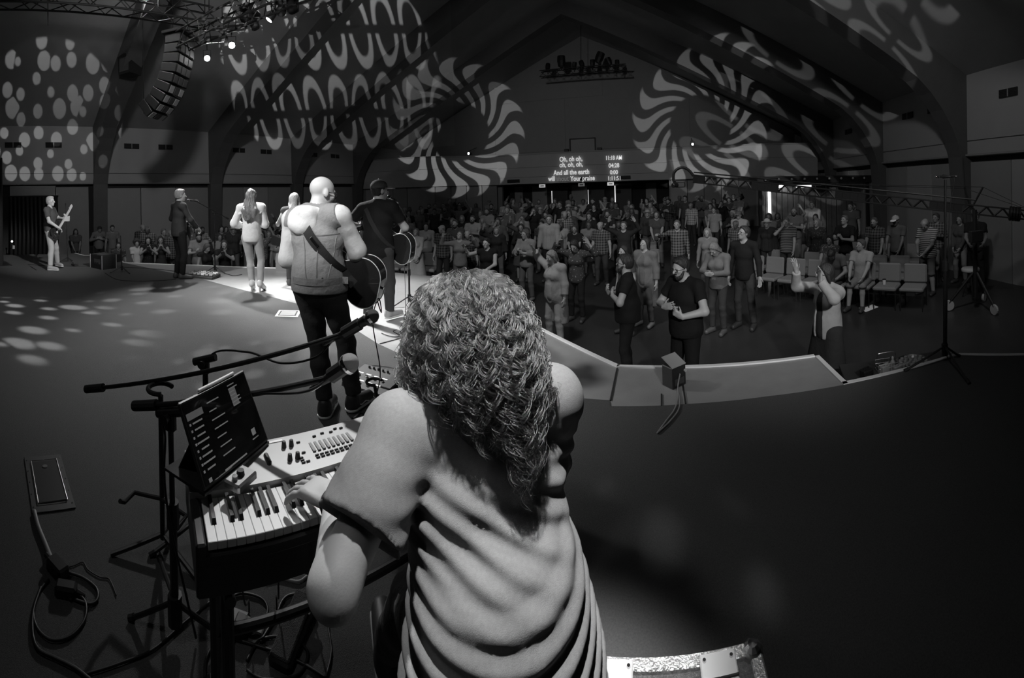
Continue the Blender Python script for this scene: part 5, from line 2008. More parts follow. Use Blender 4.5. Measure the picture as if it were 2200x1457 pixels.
# ------------------------------------------------------------------ floor things round the keyboard
fb = [on_z(*q) for q in ((47, 986), (134, 981), (158, 1095), (75, 1110))]
c = sum(fb, Vector()) / 4
fbx = thing('floor_box', 'dark metal floor box set in the carpet by the keyboard', 'floor box', (c.x, c.y, 0.006))
ux = ((fb[1] + fb[2]) / 2 - (fb[0] + fb[3]) / 2)
uy = ((fb[0] + fb[1]) / 2 - (fb[3] + fb[2]) / 2)
M3 = frame_m((0, 0, 0), ux, Vector((0, 0, 1))).to_3x3()
wx, wy = ux.length, uy.length
MB().bevbox((0, 0, 0.004), (wx, wy, 0.008), 0.002, M3).build('plate', mat('dull steel plate', 0.07, 0.5, metal=0.4, noise=0.2), fbx)
lid = MB().bevbox(M3 @ Vector((0.005, 0.0, 0.010)), (wx * 0.68, wy * 0.74, 0.008), 0.002, M3).build('lid', mat('lid steel', 0.035, 0.45, metal=0.4), fbx)
MB().tube([M3 @ Vector(v) for v in ((-wx * .33, -wy * .38, .016), (wx * .35, -wy * .38, .016), (wx * .35, wy * .38, .016), (-wx * .33, wy * .38, .016))], 0.003, 5, close=True).build('lid_rim', m_chrome, lid)
MB().lathe([(0.016, 0), (0.015, 0.004)], M3 @ Vector((0, wy * 0.25, 0.014)), None, 12).build('latch', m_chrome, lid)
for sx in (-1, 1):
    for k in range(5):
        MB().lathe([(0.005, 0), (0.004, 0.003)], M3 @ Vector((sx * wx * 0.45, (k - 2) * wy * 0.21, 0.008)), None, 8).build('screw', m_chrome, fbx)
q = on_z
cable('thick grey cable running from the floor box to the power adapters', [q(74, 1098, .02), q(82, 1130, .02), q(98, 1170, .02), q(112, 1205, .03), q(120, 1225, .03)], 0.011, m_cable2)
pa = thing('power_adapter', 'black plug-in power adapter at the end of the grey floor cable', 'adapter', on_z(124, 1235), 0.5)
MB().bevbox((0, 0, 0.03), (0.10, 0.06, 0.055), 0.008).build('block', m_plastic, pa)
MB().tube([(-0.05, 0, 0.03), (-0.085, 0, 0.03)], 0.012, 8).build('strain_relief', m_rubber, pa)
pa = thing('power_adapter', 'second black power adapter with a sloping end, nearer the bottom edge', 'adapter', on_z(142, 1280), 1.2)
MB().bevbox((0, 0, 0.025), (0.09, 0.055, 0.05), 0.01).build('block', m_plastic, pa)
MB().tube([(0.045, 0, 0.02), (0.08, 0, 0.012)], [0.014, 0.006], 8).build('strain_relief', m_rubber, pa)
CB = [('black cable curling in a wide loop below the power adapters', [(105, 1245), (85, 1270), (72, 1310), (80, 1350), (110, 1375), (150, 1368), (180, 1335), (185, 1300), (170, 1280), (150, 1290)], 0.006),
      ('black cable bulging right from the power adapters', [(138, 1228), (175, 1240), (205, 1262), (210, 1285), (195, 1298), (160, 1288)], 0.006),
      ('black cable sweeping from the adapters to the bottom edge', [(88, 1262), (72, 1310), (70, 1360), (82, 1395), (120, 1415), (160, 1435), (195, 1462)], 0.007),
      ('thin wavy black lead trailing right of the adapters', [(136, 1222), (160, 1215), (178, 1208), (190, 1225), (215, 1240), (235, 1245), (250, 1280)], 0.0025),
      ('black cable crossing the carpet towards the keyboard stand', [(180, 1450), (260, 1425), (330, 1395), (400, 1335), (470, 1280), (520, 1255), (560, 1225)], 0.005),
      ('black cable arching across the carpet under the keyboard', [(500, 1330), (495, 1290), (520, 1275), (560, 1285), (575, 1310), (560, 1350), (530, 1360)], 0.005),
      ('black cable from the keyboard stand towards the player\'s foot', [(560, 1380), (590, 1330), (620, 1280), (700, 1278), (760, 1270)], 0.006),
      ('black cable looping near the bottom edge by the sustain pedal', [(440, 1457), (445, 1410), (480, 1370), (560, 1390), (640, 1420), (700, 1457)], 0.005),
      ('black cable coil between the stand feet', [(530, 1420), (560, 1375), (620, 1370), (660, 1400), (640, 1450), (570, 1460), (530, 1440)], 0.005),
      ('pale cable lying across the carpet under the player\'s arm', [(570, 1247), (600, 1242), (640, 1250), (660, 1238), (680, 1225)], 0.006),
      ('black lead dangling down to the carpet by the player\'s knee', [(700, 1457), (712, 1400), (706, 1340), (716, 1270)], 0.0035)]
for lb, pts, r_ in CB:
    cable(lb, [on_z(x, y, r_ + 0.008) for x, y in pts], r_, m_cable2 if lb.startswith('pale') else m_cable)
for k, (x, y) in enumerate([(525, 1215), (585, 1205), (655, 1195)]):      # leads dropping from the back of the keyboard
    a, e = Vector((MK @ Vector((0.12 + 0.13 * k, 0.28, 0.70)))), on_z(x + 10, y + 110, 0.01)
    cable('black lead hanging from the back of the keyboard, %s' % ('leftmost', 'middle one', 'rightmost')[k], [a, a + Vector((0.0, 0.03, -0.12)), (a + e) / 2 + Vector((0.03, 0.0, -0.1)), e + Vector((0, 0, 0.06)), e], 0.0035)
sp = thing('sustain_pedal', 'black sustain pedal with chrome lever on the carpet under the keyboard', 'pedal', on_z(500, 1352), 0.6)
MB().bevbox((0, 0, 0.025), (0.12, 0.09, 0.045), 0.01).build('base', m_plastic, sp)
MB().bevbox((0.07, 0, 0.045), (0.11, 0.045, 0.012), 0.004, Matrix.Rotation(0.12, 3, 'Y')).build('lever', m_chrome, sp)
ep = thing('expression_pedal', 'long dark expression pedal by the player\'s feet', 'pedal', on_z(630, 1375), 2.0)
MB().bevbox((0, 0, 0.02), (0.24, 0.085, 0.035), 0.008).build('base', m_plastic, ep)
MB().bevbox((0.0, 0, 0.055), (0.23, 0.075, 0.018), 0.005, Matrix.Rotation(-0.15, 3, 'Y')).build('treadle', mat('ribbed rubber', 0.06, 0.8, bump=0.6, bscale=300), ep)
# stool under the player
sto = thing('stool', 'black round stool under the keyboard player', 'stool', (g_key.location.x, g_key.location.y, 0), 0.3)
MB().lathe([(0.155, 0.385), (0.165, 0.40), (0.165, 0.44), (0.15, 0.455)], (0.0, 0.0, 0), None, 24).build('seat', m_plastic, sto, True)
MB().tube([(0, 0, 0.40), (0, 0, 0.10)], 0.025, 10).build('column', m_metal, sto)
for k in range(4):
    a = k * PI / 2 + 0.3
    MB().tube([(0, 0, 0.12), (0.22 * math.cos(a), 0.22 * math.sin(a), 0.015)], 0.014, 8).build('leg', m_metal, sto)
# flight case at the bottom edge
fc = thing('flight_case', 'scuffed flight case with riveted metal edges and latch plates at the bottom edge', 'case', (-0.03, 0.70, 0.0), 0.03)
m_lam = mat('hammered laminate', 0.09, 0.35, noise=0.3, nscale=60, bump=0.9, bscale=120)
m_ext = mat('worn aluminium edge', 0.55, 0.35, metal=0.8, noise=0.25, nscale=60, bump=0.5, bscale=150)
cw, cd, ch = 0.46, 0.56, 0.50
MB().bevbox((0, 0, ch / 2), (cw - 0.01, cd - 0.01, ch - 0.005), 0.004).build('panels', m_lam, fc)
for sx in (-1, 1):
    MB().bevbox((sx * cw / 2, 0, ch), (0.03, cd, 0.02), 0.004).build('edge_rail', m_ext, fc)
    for sy in (-1, 1):
        MB().bevbox((sx * cw / 2, sy * cd / 2, ch / 2), (0.024, 0.024, ch), 0.004).build('edge_rail', m_ext, fc)
        MB().ball((sx * (cw / 2 - 0.005), sy * (cd / 2 - 0.005), ch), 0.026, 10, 7).build('ball_corner', m_chrome, fc)
for sy in (-1, 1):
    MB().bevbox((0, sy * cd / 2, ch), (cw, 0.03, 0.02), 0.004).build('edge_rail', m_ext, fc)
for x in (-0.10, 0.14):
    pl = MB().bevbox((x, cd / 2 - 0.03, ch + 0.008), (0.085, 0.075, 0.008), 0.003).build('latch_plate', m_panel, fc)
    for sx in (-1, 1):
        MB().lathe([(0.005, 0), (0.004, 0.004)], (x + sx * 0.032, cd / 2 - 0.01, ch + 0.012), None, 8).build('rivet', m_chrome, pl)
    MB().bevbox((x, cd / 2 - 0.052, ch + 0.012), (0.085, 0.008, 0.008), 0.002).build('hinge', m_chrome, pl)

# big floor effects unit behind the keyboard
fxq = [on_z(*v) for v in ((732, 838), (785, 795), (885, 822), (845, 878))]
c = sum(fxq, Vector()) / 4
fx = thing('effects_board', 'black multi-effects floor board with lit switches by the bald guitarist\'s shoes', 'pedalboard', (c.x, c.y, 0), math.atan2((fxq[2] - fxq[1]).y, (fxq[2] - fxq[1]).x))
L_, D_ = 0.52, 0.33
MB().add([(-L_ / 2, -D_ / 2, 0.0), (L_ / 2, -D_ / 2, 0.0), (L_ / 2, D_ / 2, 0.0), (-L_ / 2, D_ / 2, 0.0), (-L_ / 2, -D_ / 2 + .01, 0.035), (L_ / 2, -D_ / 2 + .01, 0.035), (L_ / 2, D_ / 2, 0.085), (-L_ / 2, D_ / 2, 0.085)],
         [(3, 2, 1, 0), (4, 5, 6, 7), (0, 1, 5, 4), (1, 2, 6, 5), (2, 3, 7, 6), (3, 0, 4, 7)]).build('case', m_dark, fx)
zf = lambda y: 0.035 + (y + D_ / 2 - 0.01) / (D_ - 0.01) * 0.05
for r_ in range(2):
    for k in range(4):
        x, y = -0.20 + 0.085 * k, -0.10 + 0.10 * r_
        MB().lathe([(0.014, 0), (0.013, 0.014), (0.010, 0.016)], (x, y, zf(y)), None, 12).build('foot_switch', m_chrome, fx)
        MB().box((x, y + 0.035, zf(y + 0.035) + 0.002), (0.05, 0.012, 0.003)).build('switch_light', m_lcd, fx)
for k in range(5):
    MB().lathe([(0.011, 0), (0.009, 0.018)], (-0.18 + 0.05 * k, 0.13, zf(0.13)), None, 10).build('knob', m_plastic, fx)
tr = MB().bevbox((0.18, 0.0, 0.10), (0.10, 0.28, 0.018), 0.005, Matrix.Rotation(0.10, 3, 'X')).build('expression_treadle', m_dark, fx)
MB().box((0.18, 0.13, 0.127), (0.05, 0.014, 0.004)).build('label_plate', m_tape, tr)
for i, pts in enumerate([[(890, 860), (850, 862), (830, 880), (850, 900), (890, 895), (900, 875), (870, 868)], [(800, 905), (760, 915), (745, 935), (790, 945)], [(880, 832), (905, 840), (900, 865), (870, 885), (835, 890), (820, 905)],
                         [(760, 800), (800, 786), (850, 792), (905, 815)], [(745, 925), (770, 905), (800, 912), (820, 930)]]):
    cable(('pale grey cable coiled behind the keyboard', 'pale grey cable loop poking out left of the coil', 'pale grey cable sweeping from the effects board', 'thin cable arching behind the effects board', 'pale grey cable end by the keyboard back')[i], [on_z(x, y, 0.012) for x, y in pts], 0.0055 if i != 3 else 0.003, m_cable2 if i != 3 else m_cable)
p0 = Vector(in_root(g_bald, Matrix.Translation((0.30, 0.20, 0.95))).translation)
cable('guitar lead dropping from the bald guitarist\'s guitar to the effects board', [p0, p0 + Vector((0.06, 0.03, -0.22)), p0 + Vector((0.08, -0.02, -0.10)), p0 + Vector((0.0, 0.0, -0.3)), p0 + Vector((0.02, 0.05, -0.7)), on_z(800, 880, 0.02), on_z(822, 860, 0.06)], 0.0045)

# ------------------------------------------------------------------ things farther along the stage
# straight stand with a microphone lying across its top, right side of the stage
b3 = on_z(2030, 776)
t3 = at_d(2031, 386, math.hypot(b3.x, b3.y))
mic_stand('tall straight black stand at the stage lip, carrying the lone pencil microphone', b3, t3, None, None, [on_z(2083, 828), on_z(1943, 800), on_z(2062, 768)], 0.014)
microphone('small pencil microphone lying across the tall straight stand', at_d(2008, 380, 3.80), at_d(2042, 379, 3.80), 0.013, m_chrome)
cable('cable hanging from the pencil microphone down the tall stand', [at_d(2046, 379, 3.8), at_d(2050, 384, 3.8), at_d(2047, 410, 3.8), at_d(2040, 460, 3.79), at_d(2036, 600, 3.78), at_d(2034, 740, 3.77), b3 + Vector((0.03, 0, 0.02))], 0.004)

# power box at the lip
pb = thing('power_box', 'black stage power box with pale folded top at the stage lip', 'power box', (0.06, 3.46, 0), 0.72)
MB().bevbox((0, 0, 0.085), (0.15, 0.13, 0.17), 0.006).build('box', m_plastic, pb)
MB().add([(-0.075, -0.065, 0.17), (0.075, -0.065, 0.17), (0.075, 0.065, 0.225), (-0.075, 0.065, 0.225), (-0.075, -0.065, 0.176), (0.075, -0.065, 0.176), (0.075, 0.065, 0.231), (-0.075, 0.065, 0.231), ], [(3, 2, 1, 0), (4, 5, 6, 7), (0, 1, 5, 4), (1, 2, 6, 5), (2, 3, 7, 6), (3, 0, 4, 7)]).build('sloping_top', mat('pale grey sheet', 0.35, 0.6), pb)
MB().bevbox((0, -0.067, 0.05), (0.10, 0.006, 0.05), 0.002).build('socket_plate', m_dark, pb)
MB().lathe([(0.012, 0), (0.012, 0.03)], (0.06, -0.05, 0.12), Matrix.Rotation(PI / 2, 3, 'X'), 10).build('socket', m_panel, pb)
for i, dx in enumerate((0, 9)):
    cable('grey double cable from the power box to the carpet edge, %s strand' % ('left', 'right')[i], [at_d(1461, 803, 3.40), on_z(1456, 832, 0.02), on_z(1460 - dx * 0.4, 856, 0.01), on_z(1458 - dx, 880, 0.014), on_z(1440 - dx, 905, 0.014), on_z(1412, 931, 0.014)], 0.006, m_cable2)

# communion tray and bits on a low table beyond the lip
zt = -0.30
tc_ = on_z(1962, 782, zt)
lt = thing('low_table', 'low dark table just beyond the stage lip, holding tray and basket', 'table', (tc_.x - 0.18, tc_.y + 0.02, ZH), -0.25)
MB().bevbox((0, 0, zt - ZH - 0.02), (1.15, 0.5, 0.035), 0.006).build('table_top', m_dark, lt)
for sx in (-1, 1):
    for sy in (-1, 1):
        MB().bevbox((sx * 0.5, sy * 0.2, (zt - ZH - 0.04) / 2), (0.05, 0.05, zt - ZH - 0.04), 0.006).build('leg', m_dark, lt)
ty = thing('serving_tray', 'round polished tray of little cups on the low table', 'tray', tc_)
MB().lathe([(0.0, 0.004), (0.17, 0.004), (0.185, 0.030), (0.190, 0.030), (0.175, 0.0), (0.0, 0.0)], (0, 0, 0), None, 32).build('dish', mat('polished tray', 0.5, 0.22, metal=1.0), ty, True)
cup = MB().lathe([(0.014, 0), (0.018, 0.032), (0.016, 0.032), (0.012, 0.004)], n=10).mesh('cup', mat('clear cup', 0.75, 0.25))
kr = random.Random(3)
n = 0
for ring, cnt in ((0.04, 5), (0.085, 10), (0.135, 15)):
    for k in range(cnt):
        if kr.random() < 0.12:
            continue
        a = 2 * PI * k / cnt + ring * 9
        o = link('cup', cup, None, tc_ + Vector((ring * math.cos(a), ring * math.sin(a), 0.006)))
        tag(o, 'tiny clear cup standing on the round polished tray', 'cup', 'cups on the polished tray')
bk_ = on_z(1905, 795, zt)
bs = thing('wire_basket', 'wire carrying basket with arched handle on the low table', 'basket', bk_, -0.2)
for z in (0.01, 0.05, 0.09):
    MB().tube([(-0.10, -0.07, z), (0.10, -0.07, z), (0.10, 0.07, z), (-0.10, 0.07, z)], 0.003, 5, close=True).build('wire_ring', m_chrome, bs)
MB().tube(smooth_path([(-0.10, 0, 0.09), (-0.095, 0, 0.16), (-0.07, 0, 0.18), (0.07, 0, 0.18), (0.095, 0, 0.16), (0.10, 0, 0.09)], 4), 0.004, 6).build('handle', m_chrome, bs)
for k in range(8):
    a = -0.1 + 0.2 * k / 7
    for sy in (-1, 1):
        MB().tube([(a, sy * 0.07, 0.01), (a, sy * 0.07, 0.09)], 0.002, 5).build('upright', m_chrome, bs)
bt = thing('squeeze_bottle', 'small pale bottle among the boxes on the low table', 'bottle', on_z(1918, 791, zt))
MB().lathe([(0.025, 0), (0.027, 0.06), (0.015, 0.085), (0.010, 0.09), (0.010, 0.10)], n=14).build('bottle', mat('frosted plastic', 0.55, 0.35), bt, True)
MB().lathe([(0.012, 0.10), (0.012, 0.115), (0.004, 0.125)], n=12).build('cap', m_tape, bt)
for i, (x, y, s3) in enumerate([(1902, 800, (0.13, 0.07, 0.075)), (1928, 796, (0.11, 0.06, 0.05))]):
    o = thing('carton', 'white carton on the low table, %s' % ('taller one by the wire basket', 'lower one by the tray'), 'carton', on_z(x, y, zt), 0.25) if False else thing('carton', ('taller white carton by the wire basket on the low table', 'lower white carton next to the tray on the low table')[i], 'carton', on_z(x, y, zt), 0.25)
    MB().bevbox((0, 0, s3[2] / 2), s3, 0.003).build('box', mat('white card', 0.6, 0.6), o)
    MB().box((0, 0, s3[2] + 0.0015), (s3[0] * 0.96, 0.012, 0.002)).build('tape_strip', m_panel, o)
o = thing('accessory_case', 'small black case at the left end of the low table', 'case', on_z(1862, 810, zt), 0.2)
MB().bevbox((0, 0, 0.04), (0.12, 0.09, 0.08), 0.01).build('body', m_plastic, o)
MB().tube([(-0.03, 0, 0.08), (-0.03, 0, 0.1), (0.03, 0, 0.1), (0.03, 0, 0.08)], 0.005, 6).build('handle', m_plastic, o)

# road case, boxes, stands at the far end
rc = thing('road_case', 'black rack road case with slatted lid by the far stage edge', 'case', on_z(222, 576), 0.35)
MB().bevbox((0, 0, 0.17), (0.50, 0.42, 0.33), 0.008).build('body', m_black, rc)
for k in range(5):
    MB().bevbox((-0.18 + 0.09 * k, 0, 0.345), (0.05, 0.38, 0.014), 0.004).build('lid_slat', m_dark, rc)
for sx in (-1, 1):
    for sy in (-1, 1):
        MB().bevbox((sx * 0.25, sy * 0.21, 0.17), (0.02, 0.02, 0.34), 0.003).build('edge_rail', m_ext, rc)
MB().bevbox((0.05, -0.212, 0.18), (0.26, 0.01, 0.12), 0.003).build('recess_plate', m_dark, rc)
MB().tube([(-0.03, -0.225, 0.16), (0.13, -0.225, 0.16)], 0.012, 8).build('handle', m_chrome, rc)
o = thing('stage_box', 'flat black stage box behind the road case at the far edge', 'box', on_z(243, 562), 0.4)
MB().bevbox((0, 0, 0.10), (0.42, 0.30, 0.2), 0.01).build('body', m_black, o)
MB().box((0, -0.152, 0.1), (0.3, 0.006, 0.1)).build('socket_plate', m_dark, o)
b4 = on_z(462, 586)
j4 = at_d(461, 458, math.hypot(b4.x, b4.y))
m4t, m4a = at_d(402, 430, 8.95), at_d(424, 432, 9.1)
mic_stand('black boom stand in front of the fair-haired singer', b4, j4, at_d(424, 434, 9.1), at_d(490, 470, 9.75), None, 0.012, (m4a, m4a + (m4t - m4a) * 0.3))
microphone('dark microphone at the fair-haired singer\'s mouth', m4t, m4a, 0.026, m_grille_d)
b5 = on_z(262, 586)
mic_stand('short straight black stand near the road case', b5, at_d(259, 506, math.hypot(b5.x, b5.y)), None, None, None, 0.012)
b6 = on_z(146, 564)
d6 = math.hypot(b6.x, b6.y)
mic_stand('thin black stand behind the bass player, holding a tablet', b6, at_d(141, 437, d6), None, None, None, 0.012)
p = at_d(143, 470, d6 - 0.05)
o = thing('tablet', 'tablet showing a pale page, clamped to the stand behind the bass player', 'tablet', p, 1.15)
MB().bevbox((0, 0, 0), (0.20, 0.012, 0.16), 0.004, Matrix.Rotation(-0.25, 3, 'X')).build('shell', m_plastic, o)
MB().box((0, -0.0075, 0), (0.18, 0.002, 0.14), Matrix.Rotation(-0.25, 3, 'X')).build('screen', mat('tablet page', 0.4, 0.3, emit=0.10), o)
b7 = on_z(880, 656)
d7 = math.hypot(b7.x, b7.y)
j7 = at_d(878, 528, d7)
m7t, m7a = at_d(833, 421, 5.45), at_d(850, 432, 5.6)
mic_stand('black boom stand in front of the guitarist in the cap', b7, j7, m7a, at_d(886, 548, d7 + 0.05), [on_z(842, 662), on_z(902, 678), on_z(925, 648)], 0.012, (m7a, m7a + (m7t - m7a) * 0.3))
microphone('dark microphone at the mouth of the guitarist in the cap', m7t, m7a + (m7a - m7t) * 0.1, 0.026, m_grille_d)
cable('cable hanging from the cap guitarist\'s stand to a coil on the boards', [m7a, at_d(872, 470, 5.8), at_d(868, 540, 5.75), at_d(870, 600, 5.5), at_d(871, 660, 5.2), on_z(870, 700, 0.01), on_z(845, 712, 0.01), on_z(880, 722, 0.01), on_z(905, 708, 0.01), on_z(865, 705, 0.012)], 0.0045)
o = thing('pedalboard', 'grey pedalboard with rows of pale switches by the fair-haired singer', 'pedalboard', on_z(438, 596), 0.5)
MB().bevbox((0, 0, 0.035), (0.62, 0.34, 0.06), 0.008, Matrix.Rotation(0.08, 3, 'X')).build('frame', m_dark, o)
for r_ in range(2):
    for k in range(6):
        pe = MB().bevbox((-0.25 + 0.1 * k, -0.08 + 0.15 * r_, 0.085 + 0.01 * r_), (0.075, 0.11, 0.04), 0.006).build('pedal', m_panel if (k + r_) % 3 else m_tape, o)
        MB().lathe([(0.012, 0), (0.010, 0.012)], (-0.25 + 0.1 * k, -0.11 + 0.15 * r_, 0.105 + 0.01 * r_), None, 8).build('switch', m_chrome, pe)
o = thing('stage_monitor', 'pale wedge stage monitor behind the bald guitarist, facing the singers', 'monitor', on_z(622, 580), 0.75)
MB().prism([(-0.2, 0), (0.2, 0), (0.2, 0.12), (-0.02, 0.38), (-0.2, 0.30)], Matrix(((0, 0, 1, -0.28), (1, 0, 0, 0), (0, 1, 0, 0), (0, 0, 0, 1))), 0.56).build('cabinet', mat('grey cabinet paint', 0.22, 0.6), o)
MB().box((0, 0.105, 0.262), (0.5, 0.008, 0.30), Matrix.Rotation(-0.7, 3, 'X') @ Matrix.Rotation(0, 3, 'Z')).build('grille', m_dark, o)
# diamond mark on the carpet
o = thing('floor_marker', 'white outlined diamond plate lying on the carpet near the woman singer', 'marker', on_z(619, 675), 0.72)
MB().bevbox((0, 0, 0.008), (0.32, 0.32, 0.006), 0.002).build('plate', m_tape, o)
MB().box((0, 0, 0.0125), (0.25, 0.25, 0.002)).build('dark_border', m_dark, o)
MB().box((0, 0, 0.0145), (0.21, 0.21, 0.002)).build('centre', m_panel, o)
o = thing('foot_pedal', 'small dark pedal on the carpet by the tablet stand', 'pedal', on_z(161, 572), 0.2)
MB().bevbox((0, 0, 0.03), (0.22, 0.12, 0.05), 0.01).build('body', m_plastic, o)
MB().lathe([(0.02, 0), (0.018, 0.02)], (0.04, 0, 0.054), None, 10).build('switch', m_chrome, o)
for i, pts in enumerate([[(60, 568), (100, 571), (160, 572), (200, 573)], [(225, 586), (250, 600), (290, 604), (340, 603), (378, 600)], [(265, 574), (320, 577), (370, 582), (410, 590)], [(480, 586), (500, 592), (520, 590)], [(65, 572), (70, 575), (78, 580)], [(820, 716), (850, 724), (890, 716), (900, 704)]]):
    cable(('black cable lying along the far edge behind the bass player', 'black cable curving from the road case to the singer', 'black cable running beside the far stage lip', 'short black cable end by the singer\'s stand', 'short cable stub left of the bass player', 'black cable coil on the boards by the cap guitarist')[i], [on_z(x, y, 0.012) for x, y in pts], 0.006)
# black drape and little lights at the far left
o = thing('drape_tower', 'tall black drape tower at the far left edge of the stage', 'drape', at_d(0, 560, 11.2).xy.to_3d() , 0.2)
b = MB()
for k in range(9):
    b.tube([(-0.45 + k * 0.085, 0.02 * math.sin(k * 2.2), 0), (-0.45 + k * 0.085, 0.02 * math.sin(k * 2.2), 2.75)], 0.055, 8)
b.build('cloth', m_black, o)
MB().tube([(-0.5, 0, 2.76), (0.3, 0, 2.76)], 0.03, 8).build('top_rail', m_metal, o)
MB().bevbox((-0.1, 0, 0.01), (0.9, 0.5, 0.02), 0.005).build('base_plate', m_black, o)
o = thing('curtain', 'black curtain hanging in the doorway behind the bass player', 'curtain', (XL + 0.12, 1.4, ZH))
for k in range(12):
    y = -0.85 + 1.7 * k / 11
    MB().tube([(0.03 * math.sin(k * 1.9), y, 2.84), (0.03 * math.sin(k * 1.9), y + 0.02, 1.4), (0.05 * math.sin(k * 1.9), y - 0.02, 0.02)], [0.07, 0.075, 0.08], 8).build('fold', m_black, o, True)
MB().tube([(0, -0.95, 2.86), (0, 0.95, 2.86)], 0.025, 8).build('rail', m_metal, o)
p = at_d(23, 513, 11.6)
o = thing('floor_lamp', 'small lit lamp on the floor at the far left', 'lamp', on_z(26, 534))
MB().lathe([(0.08, 0), (0.07, 0.02), (0.015, 0.04), (0.012, 0.22)], n=14).build('base', m_chrome, o)
MB().ball((0, 0, 0.25), 0.035, 10, 8).build('bulb', mat('small bulb', 1, 0.4, emit=6.0), o)
MB().bevbox((0.12, 0.05, 0.06), (0.10, 0.08, 0.12), 0.01).build('box', m_panel, o)

# ------------------------------------------------------------------ rigging
def truss(label, a, b, w=0.30, bays=None, up=(0, 0, 1)):
    a, b = Vector(a), Vector(b)
    t = thing('lighting_truss', label, 'truss', a)
    d = b - a
    L = d.length
    ax = d.normalized()
    s = ax.cross(Vector(up)).normalized()
    u = s.cross(ax)
    cor = [(s * i + u * j) * w / 2 for i, j in ((-1, -1), (1, -1), (1, 1), (-1, 1))]
    for c in cor:
        MB().tube([c, d + c], 0.025, 8).build('chord', m_black, t)
    n = bays or max(4, int(L / 0.42))
    rod = None
    for k in range(n):
        for f in range(4):
            p, q = cor[f], cor[(f + 1) % 4]
            if k % 2:
                p, q = q, p
            MB().tube([p + d * (k / n), q + d * ((k + 1) / n)], 0.013, 5).build('brace', m_black, t)
    return t


def wire(label, a, b, r=0.008):
    return tag(MB().tube([a, b], r, 6).build('cable', m_cable), label, 'cable')


TA0, TA1 = at_d(-60, -6, 9.2), at_d(450, 40, 10.4)
truss('long dark box truss running across the top left corner', TA0, TA1, 0.40)
TB0, TB1 = at_d(392, 88, 10.6), at_d(660, -35, 7.9)
truss('shorter dark box truss slanting up past the bright lamps', TB0, TB1, 0.40)
for i, (x, y0, y1, d) in enumerate([(103, -5, 55, 9.6), (340, -20, 20, 10.0), (440, -20, 34, 10.4), (449, -20, 28, 10.4)]):
    wire(('thin hanging wire left of the speaker box', 'hoist cable above the long truss', 'left hoist chain above the truss joint', 'right hoist chain above the truss joint')[i], at_d(x, y0, d), at_d(x, y1, d), 0.012)


def par_lamp(label, p, aim, lit, r=0.10, group='truss lamps'):
    p, aim = Vector(p), Vector(aim)
    d = (aim - p).normalized()
    t = thing('stage_lamp', label, 'lamp', p)
    M3 = frame_m((0, 0, 0), d.orthogonal(), d).to_3x3()
    MB().lathe([(r * 0.5, -0.22), (r * 0.85, -0.18), (r, -0.02), (r, 0.02)], (0, 0, 0), M3, 16).build('housing', m_black, t, True)
    MB().lathe([(0.0, 0.026), (r * 0.9, 0.026), (r * 0.9, 0.021)], (0, 0, 0), M3, 16).build('lens', mat('lamp glass %g' % lit, 1, 0.3, emit=lit), t)
    s = d.cross(Vector((0, 0, 1))).normalized()
    MB().tube([s * r * 1.15 - d * 0.08, s * r * 1.2 - d * 0.08 + Vector((0, 0, 0.20)), -s * r * 1.2 - d * 0.08 + Vector((0, 0, 0.20)), -s * r * 1.15 - d * 0.08], 0.012, 6).build('yoke', m_metal, t)
    MB().tube([-d * 0.08 + Vector((0, 0, 0.20)), -d * 0.08 + Vector((0, 0, 0.34))], 0.02, 8).build('clamp', m_metal, t)
    return t


STG = Vector((-2.5, 1.5, 1.0))
par_lamp('brightest lamp on the truss, flaring beside the line array', KEY1, STG, 60.0, 0.085)
par_lamp('second bright lamp on the truss, right of the brightest', KEY2, STG, 45.0, 0.085)
par_lamp('tilted lit lamp hanging below the upper end of the slanting truss', KEY3, KEY3 + Vector((-0.4, -0.5, -0.8)), 25.0, 0.085)
for i, (x, y, d, e) in enumerate([(463, 84, 10.4, 9.0), (505, 60, 9.9, 0.6)]):
    p = at_d(x, y, d)
    t = thing('panel_lamp', ('square lamp of nine bright cells under the slanting truss', 'dim square blinder lamp higher up the slanting truss')[i], 'lamp', p, 0.9, 'panel lamps')
    Mx = Matrix.Rotation(0.55, 3, 'X')
    MB().bevbox((0, 0, 0), (0.52, 0.34, 0.10), 0.01, Mx).build('housing', m_black, t)
    for a in range(3):
        for c in range(3):
            MB().bevbox(Mx @ Vector((-0.155 + 0.155 * a, -0.10 + 0.10 * c, -0.052)), (0.13, 0.085, 0.01), 0.003, Mx).build('cell', mat('lamp cell %d' % i, 1, 0.4, emit=e), t)
    MB().tube([(-0.28, 0, 0), (-0.28, 0, 0.25), (0.28, 0, 0.25), (0.28, 0, 0)], 0.014, 6).build('yoke', m_metal, t)
for i, (x, y, d) in enumerate([(530, 30, 9.6), (605, 15, 8.8), (625, 8, 8.6), (545, 45, 9.7)]):
    p = at_d(x, y, d)
    t = thing('moving_head', 'dark moving-head lamp on the slanting truss, %s' % ('under its middle', 'at its upper end', 'topmost one', 'beside the dim blinder')[i], 'lamp', p, 0.7 * i, 'moving heads')
    MB().bevbox((0, 0, 0.15), (0.30, 0.24, 0.12), 0.02).build('base', m_black, t)
    for sx in (-1, 1):
        MB().bevbox((sx * 0.14, 0, -0.02), (0.04, 0.12, 0.26), 0.01).build('arm', m_black, t)
    MB().lathe([(0.07, -0.14), (0.10, -0.10), (0.11, 0.10), (0.10, 0.14)], (0, 0, -0.05), Matrix.Rotation(2.2 + 0.2 * i, 3, 'X'), 14).build('head', m_black, t, True)
    MB().tube([(0, 0, 0.2), (0, 0, 0.36)], 0.02, 8).build('clamp', m_metal, t)

